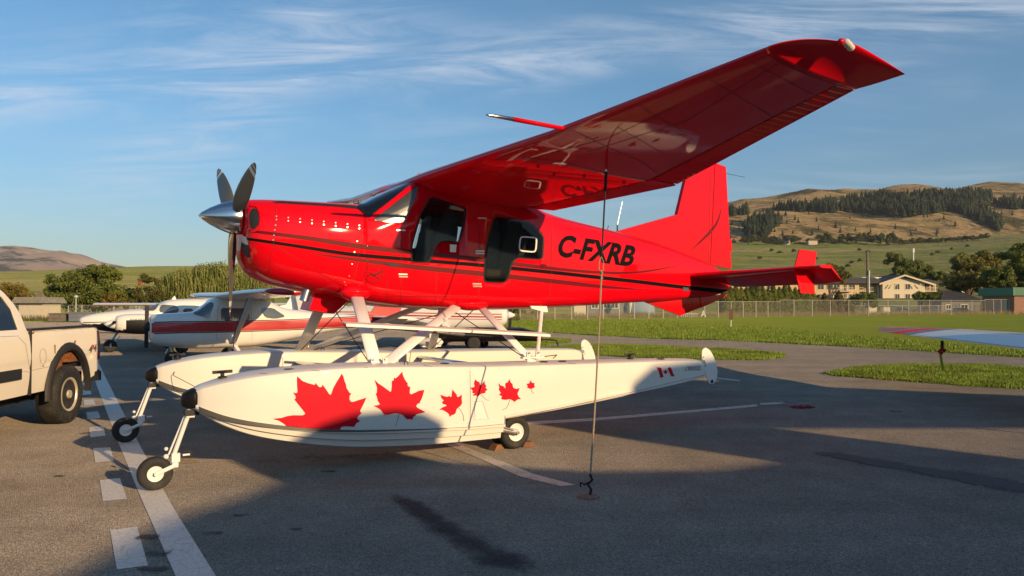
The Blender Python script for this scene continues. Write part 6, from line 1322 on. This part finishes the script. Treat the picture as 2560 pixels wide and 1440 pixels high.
def quads(P, Nn, S, rot=None):
    V = []; F = []; U = rng.normal(size=(len(P), 3))
    U = U - (U * Nn).sum(1)[:, None] * Nn; U /= np.linalg.norm(U, axis=1)[:, None] + 1e-9; W = np.cross(Nn, U)
    A = P + U * S[:, None]; Bq = P + W * S[:, None] * .55; C = P - U * S[:, None]; D = P - W * S[:, None] * .55
    V = np.stack([A, Bq, C, D], 1).reshape(-1, 3); F = np.arange(len(P) * 4).reshape(-1, 4); return V, F
def np_mesh(name, V, F, mat, parent=None):
    me = bpy.data.meshes.new(name); me.vertices.add(len(V)); me.vertices.foreach_set('co', V.astype(np.float32).ravel()); nf, k = F.shape
    me.loops.add(nf * k); me.loops.foreach_set('vertex_index', F.astype(np.int32).ravel()); me.polygons.add(nf); me.polygons.foreach_set('loop_start', np.arange(0, nf * k, k, dtype=np.int32)); me.update(calc_edges=True); me.validate()
    return mesh_obj(name, me, mat, parent)
def crown_mesh(blobs, n, leaf, clumps=60, up=.3):
    """leaf clusters on the shells of sub-lobes around each blob: (centre, radii)"""
    P = []; Nn = []; S = []
    vol = np.array([b[1][0] * b[1][1] * b[1][2] for b in blobs]) ** .67; vol /= vol.sum()
    for (c, r), v in zip(blobs, vol):
        k = max(10, int(clumps * v)); c = np.array(c); r = np.array(r)
        for _ in range(k):
            d = rng.normal(size=3); d /= np.linalg.norm(d); d[2] = abs(d[2]) * .9 if rng.random() < up + .4 else d[2]; cc = c + d * r * rng.uniform(.5, .88); cr = r.mean() * rng.uniform(.28, .48)
            m = max(6, int(n * v / k)); dd = rng.normal(size=(m, 3)); dd /= np.linalg.norm(dd, axis=1)[:, None]; q = cc + dd * cr * rng.uniform(.35, 1.05, size=(m, 1)) * np.array([1, 1, .75]); P.append(q)
            nn = dd + rng.normal(size=(m, 3)) * .6; nn /= np.linalg.norm(nn, axis=1)[:, None]; Nn.append(nn); S.append(leaf * rng.uniform(.6, 1.3, size=m))
    P, Nn, S = np.concatenate(P), np.concatenate(Nn), np.concatenate(S); return quads(P, Nn, S)
def tree(name, x, y, z, blobs, n, leaf, mat, label, cat='tree', group=None, trunk=.25, clumps=60):
    t = empty(name, (x, y, z), 0, label, cat, group); V, F = crown_mesh(blobs, n, leaf, clumps); np_mesh('crown', V, F, mat, t)
    top = max(b[0][2] for b in blobs); mb = MB(); mb.tube([(0, 0, -.5), (.05, 0, top * .35), (-.05, .05, top * .8)], [trunk, trunk * .75, trunk * .35], 8)
    for b in blobs[:6]: mb.tube([(0, 0, top * .3), tuple((Vector(b[0]) * .6) + Vector((0, 0, top * .12))), tuple(b[0])], [trunk * .5, trunk * .3, trunk * .1], 6)
    mb.build('trunk', BARK, t); return t
def blobs_px(cx, d, lst, z0=0.):
    """(px, py, half width px, half height px) lobes turned into metres about the tree's own foot"""
    k = d / FPX; out = []
    for px, py, w, h in lst: out.append((((px - cx) * k, random.uniform(-.3, .3) * w * k, CAMH + (HOR - py) * k - z0), (w * k, w * k * .8, h * k)))
    return out
d = 92; X = lambda p, q=d: (p - 1280) / FPX * q
tree('bushy_tree', X(235), d, 0, blobs_px(235, d, [(240, 705, 60, 44), (180, 718, 58, 42), (150, 745, 55, 38), (255, 745, 65, 42), (305, 742, 45, 36), (205, 755, 70, 34), (235, 680, 32, 24), (130, 712, 32, 30), (270, 690, 34, 28)]), 24000, .17, LG, 'big dark green bushy tree left of centre behind the fence', clumps=150)
tree('autumn_shrub', X(75), d - 3, 0, blobs_px(75, d - 3, [(75, 730, 40, 24), (45, 742, 35, 20), (100, 745, 30, 24), (60, 765, 50, 20)]), 4500, .14, LO, 'orange autumn shrub above the pickup bed', 'shrub', trunk=.1, clumps=60)
tree('autumn_shrub', X(322), d - 4, 0, blobs_px(322, d - 4, [(322, 750, 26, 22), (345, 765, 25, 18), (300, 765, 25, 18)]), 2600, .13, LO, 'yellowing shrub between the dark tree and the willow', 'shrub', trunk=.1, clumps=40)
tree('green_shrub', X(385), d - 2, 0, blobs_px(385, d - 2, [(390, 705, 26, 28), (380, 735, 34, 32), (410, 750, 40, 30), (370, 760, 30, 25)]), 5000, .13, leafmat('leaf_olive', (.075, .085, .02), (.16, .145, .035), (.26, .18, .04), .8), 'olive shrub at the left foot of the willow', 'shrub', trunk=.12, clumps=70)
def willow():
    t = empty('willow_tree', (X(545), d, 0), 0, 'wide pale green weeping willow behind the propeller', 'tree'); lobes = blobs_px(545, d, [(540, 685, 60, 32), (480, 700, 55, 32), (600, 690, 60, 34), (430, 715, 40, 30), (650, 715, 40, 32), (560, 710, 80, 35), (500, 730, 70, 30), (620, 735, 60, 30)])
    P = []; 
    V, F = crown_mesh(lobes, 7000, .12, 130); np_mesh('crown', V, F, LW, t)
    VV = []; FF = []
    for c, r in lobes:
        c, r = np.array(c), np.array(r)
        for _ in range(420):
            dd = rng.normal(size=3); dd /= np.linalg.norm(dd); dd[1] = -abs(dd[1]); p = c + dd * r * rng.uniform(.8, 1.06); ln = rng.uniform(.6, 2.2); w = rng.uniform(.03, .07); sw = rng.normal(size=2) * .12
            if p[2] - ln < .3: ln = max(.3, p[2] - .3)
            ang = rng.uniform(-.8, .8)
            for j in range(4):
                a, b_ = j / 4, (j + .9) / 4; q0 = p + np.array([sw[0] * a + .12 * math.sin(a * 3), sw[1] * a, -ln * a]); q1 = p + np.array([sw[0] * b_ + .12 * math.sin(b_ * 3), sw[1] * b_, -ln * b_]); ww = np.array([math.cos(ang), math.sin(ang), 0]) * w * (1 - .3 * a); k = len(VV); ang += .5
                VV += [q0 - ww, q0 + ww, q1 + ww * .6, q1 - ww * .6]; FF.append((k, k + 1, k + 2, k + 3))
    np_mesh('hanging_strands', np.array(VV), np.array(FF), LW, t); MB().tube([(0, 0, 0), (.1, 0, 2.5), (-.2, 0, 4.2)], [.45, .35, .15], 8).build('trunk', BARK, t)
willow()
tree('green_shrub', X(700), d + 8, 0, blobs_px(700, d + 8, [(700, 728, 24, 22), (680, 745, 26, 20), (725, 745, 26, 20)]), 2600, .15, LG, 'dark shrub right of the willow under the red nose', 'shrub', trunk=.12, clumps=40)
# low weeds under the left fence
Vw = []; Fw = []
for _ in range(5000):
    x = X(random.uniform(-150, 1300), 74); y = 71.5 + random.uniform(-2.2, 4); h = random.uniform(.2, .65); w = .05; k = len(Vw); a = random.uniform(0, 3.1); Vw += [(x - w * math.cos(a), y - w * math.sin(a), 0), (x + w * math.cos(a), y + w * math.sin(a), 0), (x + random.uniform(-.2, .2), y, h)]; Fw.append((k, k + 1, k + 2))
tag(from_data('weeds', Vw, Fw, pmat('dry_weeds', (.13, .12, .04), .9, var=.4, vscale=1)), 'dry weeds along the foot of the left fence', 'weeds', kind='stuff')
Vw = []; Fw = []
for _ in range(5000):
    px = random.uniform(1290, 2600); dd_ = float(np.interp(px, [1290, 2560], [76, 108])) + random.uniform(1.2, 9); x = X(px, dd_); h = random.uniform(.2, .8); w = .06; k = len(Vw); a = random.uniform(0, 3.1); Vw += [(x - w * math.cos(a), dd_, -.1), (x + w * math.cos(a), dd_, -.1), (x + random.uniform(-.2, .2), dd_, h)]; Fw.append((k, k + 1, k + 2))
tag(from_data('weeds', Vw, Fw, pmat('tan_weeds', (.19, .15, .06), .9, var=.4, vscale=1)), 'tall dry weeds behind the long fence', 'weeds', kind='stuff')
# hedge of columnar cedars
def cedar_mesh(h, r, n=900):
    z = rng.uniform(0, 1, n); rr = r * np.clip(1.25 * (1 - z ** 3.2), .06, 1) * rng.uniform(.8, 1.08, n); a = rng.uniform(0, 6.283, n); P = np.stack([rr * np.cos(a), rr * np.sin(a), z * h], 1); Nn = np.stack([np.cos(a), np.sin(a), rng.uniform(-.2, .6, n)], 1) + rng.normal(size=(n, 3)) * .45; Nn /= np.linalg.norm(Nn, axis=1)[:, None]
    return quads(P, Nn, rng.uniform(.10, .22, n))
cds = [cedar_mesh(4.0, .72, 2000) for _ in range(4)]; cmesh = []
LHed2 = leafmat('leaf_browning_cedar', (.07, .06, .02), (.15, .11, .03), (.22, .13, .04), .8)
px = 1812; i = 0
while px < 2135:
    dd_ = float(np.interp(px, [1800, 2140], [100, 106])); base = -.3; t = empty('cedar', (X(px, dd_), dd_, base), random.uniform(0, 6), 'columnar cedar in the tall clipped hedge behind the fence' if px < 2040 else 'browning columnar cedar at the thinner right end of the hedge', 'cedar', 'cedars of the tall hedge' if px < 2040 else 'browning cedars at the right end of the hedge')
    kk = i % 4; key = (kk, px >= 2040)
    found = [c for c in cmesh if c[0] == key]
    if found: o = found[0][1].copy(); col.objects.link(o); o.parent = t
    else: V, F = cds[kk]; o = np_mesh('foliage', V, F, LHed2 if key[1] else LHed, t); cmesh.append((key, o))
    t.scale = (1, 1, random.uniform(.96, 1.12) if px < 2040 else random.uniform(.6, 1.0)); px += 13.6 if px < 2040 else random.uniform(17, 26); i += 1
# darker shrub ball, trees at right
def T(cx, d_, lst, n, leaf, mat, lab, z0=-1., tr=.3, cl=90, nm='broadleaf_tree', cat='tree', grp=None): return tree(nm, X(cx, d_), d_, z0, blobs_px(cx, d_, lst, z0), n, leaf, mat, lab, cat, grp, tr, cl)
T(2160, 112, [(2155, 748, 28, 20), (2140, 757, 24, 18), (2172, 757, 22, 18)], 4500, .16, LG, 'dark rounded tree before the apartment building', cl=60)
T(2250, 260, [(2238, 655, 26, 26), (2262, 668, 30, 30), (2300, 675, 34, 28), (2340, 700, 30, 24), (2250, 680, 30, 28), (2275, 690, 30, 28), (2305, 695, 30, 24), (2240, 700, 30, 20), (2330, 700, 25, 20), (2265, 660, 14, 16)], 24000, .42, LG, 'tall dark tree cluster above the gable roof', cl=110, tr=.5)
T(2420, 150, [(2400, 668, 36, 34), (2430, 660, 38, 30), (2470, 655, 36, 32), (2440, 672, 42, 26), (2480, 668, 34, 26), (2420, 700, 50, 26), (2460, 650, 26, 16), (2480, 705, 40, 22), (2390, 710, 34, 22)], 30000, .26, LYel, 'large yellow-green tree behind the grey house', cl=140, tr=.4)
T(2415, 140, [(2410, 705, 30, 20), (2435, 712, 28, 20), (2395, 718, 24, 16)], 7000, .28, LO, 'orange-brown tree in front of the yellow-green tree', cl=60)
T(2530, 135, [(2545, 645, 36, 36), (2500, 690, 36, 34), (2570, 680, 44, 40), (2520, 700, 36, 26), (2555, 715, 50, 22), (2550, 622, 20, 20), (2500, 712, 30, 18), (2640, 690, 60, 50)], 28000, .25, LG, 'dark green tree at the right edge above the brick building', cl=140, tr=.4)
T(2075, 190, [(2080, 672, 22, 16), (2095, 682, 20, 16), (2065, 690, 26, 14), (2110, 694, 20, 14)], 5000, .4, LYel, 'small yellow tree behind the end plate', cl=50)
T(2310, 128, [(2300, 745, 26, 16), (2325, 748, 26, 14), (2345, 740, 18, 12)], 2600, .2, LG, 'green shrub beside the apartment gable', nm='green_shrub', cat='shrub', cl=50)
T(1320, 95, [(1305, 785, 22, 12), (1335, 787, 24, 10), (1290, 780, 14, 12)], 1800, .14, LG, 'low green shrub behind the fence at the white spinner', nm='green_shrub', cat='shrub', z0=0, tr=.06, cl=30)
# trees on the hill: conifers
def conifer_mesh(seed, h=1.):
    r_ = random.Random(seed); mb = MB(); L_ = 6
    for j in range(L_):
        z0 = h * (.10 + .86 * j / L_); z1 = z0 + h * .27 * (1 - .35 * j / L_); rad = h * .25 * (1 - j / (L_ + .6)) + .01
        n = 9; V = [(0, 0, min(z1, h))]
        for k in range(n): a = 6.283 * k / n + j; q = rad * r_.uniform(.65, 1.25); V.append((q * math.cos(a), q * math.sin(a), z0 + r_.uniform(-.03, .03) * h))
        mb.add(V, [(0, 1 + k, 1 + (k + 1) % n) for k in range(n)])
    return mb
cm = [conifer_mesh(s) for s in range(5)]; cmo = []
def inpx(px, py, polys): return any(inpoly(px, py, p) for p in polys)
forest = [[(1925, 521), (2000, 516), (2060, 512), (2110, 505), (2180, 497), (2240, 494), (2330, 488), (2420, 484), (2482, 488), (2480, 512), (2420, 522), (2360, 528), (2290, 538), (2240, 542), (2180, 532), (2120, 530), (2060, 530), (1985, 526)],
          [(1820, 533), (1870, 528), (1870, 534), (1820, 540)], [(1860, 575), (1890, 555), (1930, 548), (1950, 558), (1925, 575), (1920, 592), (1870, 592)], [(2390, 525), (2440, 520), (2480, 540), (2510, 560), (2500, 575), (2450, 556)], [(2480, 505), (2560, 500), (2600, 515), (2560, 522), (2500, 518)]]
scat = [[(1820, 525), (2060, 515), (2560, 500), (2560, 590), (1820, 600)]]
spots = []
def sample(polys, n, hh):
    k = 0; t = 0
    while k < n and t < n * 12:
        t += 1; p = random.choice(polys); xs = [q[0] for q in p]; ys = [q[1] for q in p]; a, b_ = random.uniform(min(xs), max(xs)), random.uniform(min(ys), max(ys))
        if not inpoly(a, b_, p): continue
        if mnoise.noise(Vector((a * .035, b_ * .09, 5.))) < -.12 and random.random() < .85: continue
        dd_ = terrain_d(a, b_ + 3)
        if dd_ is None: continue
        dd_ += random.uniform(-5, 5); spots.append((X(a, dd_), dd_, hh * random.uniform(.6, 1.25), p is forest[0])); k += 1
for p, n in zip(forest, (2300, 70, 230, 210, 110)): sample([p], n, 14)
sample(scat, 70, 7)
spots.sort(key=lambda s: (s[3], s[1])); nind = 290
indiv = spots[:nind]; rest = spots[nind:]
for i, (x, y, h, _) in enumerate(indiv):
    k = i % 5
    if len(cmo) <= k: o = cm[k].build('conifer', LCon, None, fixn=False); cmo.append(o)
    else: o = cmo[k].copy(); col.objects.link(o)
    o.location = (x, y, terr_z(x, y) - .5); o.scale = (h,) * 3; o.rotation_euler = (0, 0, random.uniform(0, 6)); tag(o, 'small dark conifer standing on the dry hillside', 'conifer', 'single conifers on the hillside')
Vb = []; Fb = []
for i, (x, y, h, _) in enumerate(rest):
    m = cm[i % 5]; z = terr_z(x, y) - .5; a = random.uniform(0, 6); c, s_ = math.cos(a) * h, math.sin(a) * h; k = len(Vb); Vb += [(x + v[0] * c - v[1] * s_, y + v[0] * s_ + v[1] * c, z + v[2] * h) for v in m.V]; Fb += [tuple(q + k for q in f) for f in m.F]
tag(from_data('conifer_wood', Vb, Fb, LCon), 'dark conifer wood along the ridge of the hill', 'wood', kind='stuff')
# rounded trees along the foot of the hill and the field hedge
far_meshes = []
def far_tree(px, py, w, h, lab_i):
    dd_ = terrain_d(px, py) or 800; k = dd_ / FPX; x = X(px, dd_); kk = len(far_meshes) % 4 if len(far_meshes) < 4 else random.randrange(4)
    if len(far_meshes) < 4:
        V, F = crown_mesh([((0, 0, .55), (.42, .42, .38)), ((.25, 0, .4), (.3, .3, .28)), ((-.28, .1, .42), (.28, .28, .3)), ((0, .1, .8), (.22, .22, .2))], 1700, .06, 34); o = np_mesh('round_tree', V, F, LFar); far_meshes.append(o)
    else: o = far_meshes[kk].copy(); col.objects.link(o)
    o.location = (x, dd_, terr_z(x, dd_) - .6); o.scale = (w * k, w * k, h * k); o.rotation_euler = (0, 0, random.uniform(0, 6)); tag(o, 'rounded dark tree in the row at the foot of the hill', 'tree', 'round trees at the foot of the dry hill')
for px in range(1862, 2000, 11): far_tree(px + random.uniform(-4, 4), 612 + random.uniform(-4, 2), random.uniform(16, 26), random.uniform(16, 30), 0)
for px in range(2050, 2250, 10): far_tree(px + random.uniform(-4, 4), 611 + random.uniform(-6, 3), random.uniform(15, 26), random.uniform(16, 34), 0)
for px in range(2225, 2470, 9): far_tree(px + random.uniform(-4, 4), float(np.interp(px, [2225, 2470], [614, 600])), random.uniform(14, 22), random.uniform(12, 20), 0)
for px, py in ((1930, 630), (1950, 634), (1985, 632), (2040, 650), (2150, 628), (2170, 632), (2330, 640), (2345, 634), (2380, 626), (2420, 618), (2130, 660), (2150, 655), (1900, 648), (2120, 668)): far_tree(px, py, random.uniform(9, 16), random.uniform(7, 12), 0)
def far_house(px, py, w, c, lab):
    dd_ = terrain_d(px, py) or 850; k = dd_ / FPX; x = X(px, dd_); h = empty('farm_house', (x, dd_, terr_z(x, dd_)), 0, lab, 'house', 'farm houses at the foot of the hill')
    MB().box((0, 0, 2), (w * k, 8, 5)).build('wall', pmat('farm_wall', c, .9), h); MB().prism([(-w * k * .55, 4.4), (w * k * .55, 4.4), (w * k * .35, 6.6), (-w * k * .35, 6.6)], 'y', -5, 5).build('roof', ROOFM, h)
far_house(1832, 607, 14, (.4, .18, .12), 'small reddish farm house left at the foot of the hill'); far_house(1958, 612, 30, (.5, .42, .32), 'long pale farm building in the tree row'); far_house(2030, 612, 22, (.55, .45, .35), 'pale farm building right of the poplars')

# ------------------------------------------------------------------ unseen walls added behind the viewer, shaped to cast the apron's evening shadows
oU, oV = Vector((.66, .75, 0)), Vector((.75, -.66, 0)); eU, eV = Vector((.697, .717, 0)), Vector((.717, -.697, 0)); TAN = math.tan(SUN_EL)
HGM = pmat('caster_sheet', (.34, .33, .31), .7, var=.1, vscale=.5)
def wall_uv(name, pts, vc, label, th=.3):
    """wall standing across the sun; pts are ground points (u, v) that its shadow edge reaches, or (u, None) for its foot"""
    base = eV * vc; V = []; n = len(pts); Q = []
    for u, v in pts:
        if v is None: v2 = vv = -4.; h = -.1 
        p = oU * u + oV * (v if v is not None else -4.); nu, nv = p.dot(eU), p.dot(eV); Q.append((nu, -.1 if v is None else (vc - nv) * TAN))
    for t in (0, th):
        for u, h in Q: p = base + eU * u + eV * t; V.append((p.x, p.y, h))
    F = [tuple(range(n)), tuple(range(n, 2 * n))[::-1]] + [(i, i + n, (i + 1) % n + n, (i + 1) % n) for i in range(n)]
    o = MB().add(V, F).build(name, HGM, None); tag(o, label, 'hangar' if 'hangar' in name else 'shadow caster'); return o
prof = [(-14, -3.0), (-8, -3.8), (-2, -4.6), (1.0, -4.9), (1.69, -5.16), (2.66, -5.9), (3.3, -6.1), (3.91, -6.4), (4.4, -6.6), (5.4, -6.2), (5.75, -5.4), (6.16, -4.5), (7.0, -3.6), (7.9, -3.2)]
wall_uv('rounded_caster', [(3.95, None), (3.95, -6.8), (4.1, -7.7), (4.35, -8.1), (4.7, -8.3), (5.1, -8.2), (5.4, -7.9), (5.58, -7.4), (5.62, None)], 6., 'unseen rounded block added behind the viewer to shade the near float', 2.2)  # added block, its top bulged to throw the rounded shadow on the float
wall_uv('hangar', [(-14, None)] + prof + [(7.9, None)], 10., 'unseen grey wall added behind the viewer to shade the foreground apron')  # added wall, its roofline drawn from the foreground shadow edge
wall_uv('hangar_shelter', [(7.9, None), (7.95, -5), (8.2, -7.6), (8.6, -8.3), (15.0, -8.1), (15.3, -6.), (16.6, -1.5), (18.5, 2.), (12.4, -1.6), (9.97, -4.3), (9.8, -2), (9.6, None)], 12., 'unseen grey wall with an opening, added behind the viewer to shade the right apron')  # added wall, its outline and opening drawn from the shadow bands and lit wedge

# evening air between here and the hills
hz_m = bpy.data.materials.new('haze_air'); hz_m.use_nodes = True; nt = hz_m.node_tree; nt.nodes.remove(nt.nodes['Principled BSDF']); pv = nt.nodes.new('ShaderNodeVolumePrincipled'); pv.inputs['Color'].default_value = (.80, .86, .95, 1); pv.inputs['Density'].default_value = .00006; nt.links.new(pv.outputs[0], nt.nodes['Material Output'].inputs['Volume'])
hz_o = MB().box((0, 1550, 238), (12600, 9400, 484)).build('haze', hz_m); tag(hz_o, 'thin evening haze over the valley', kind='stuff')
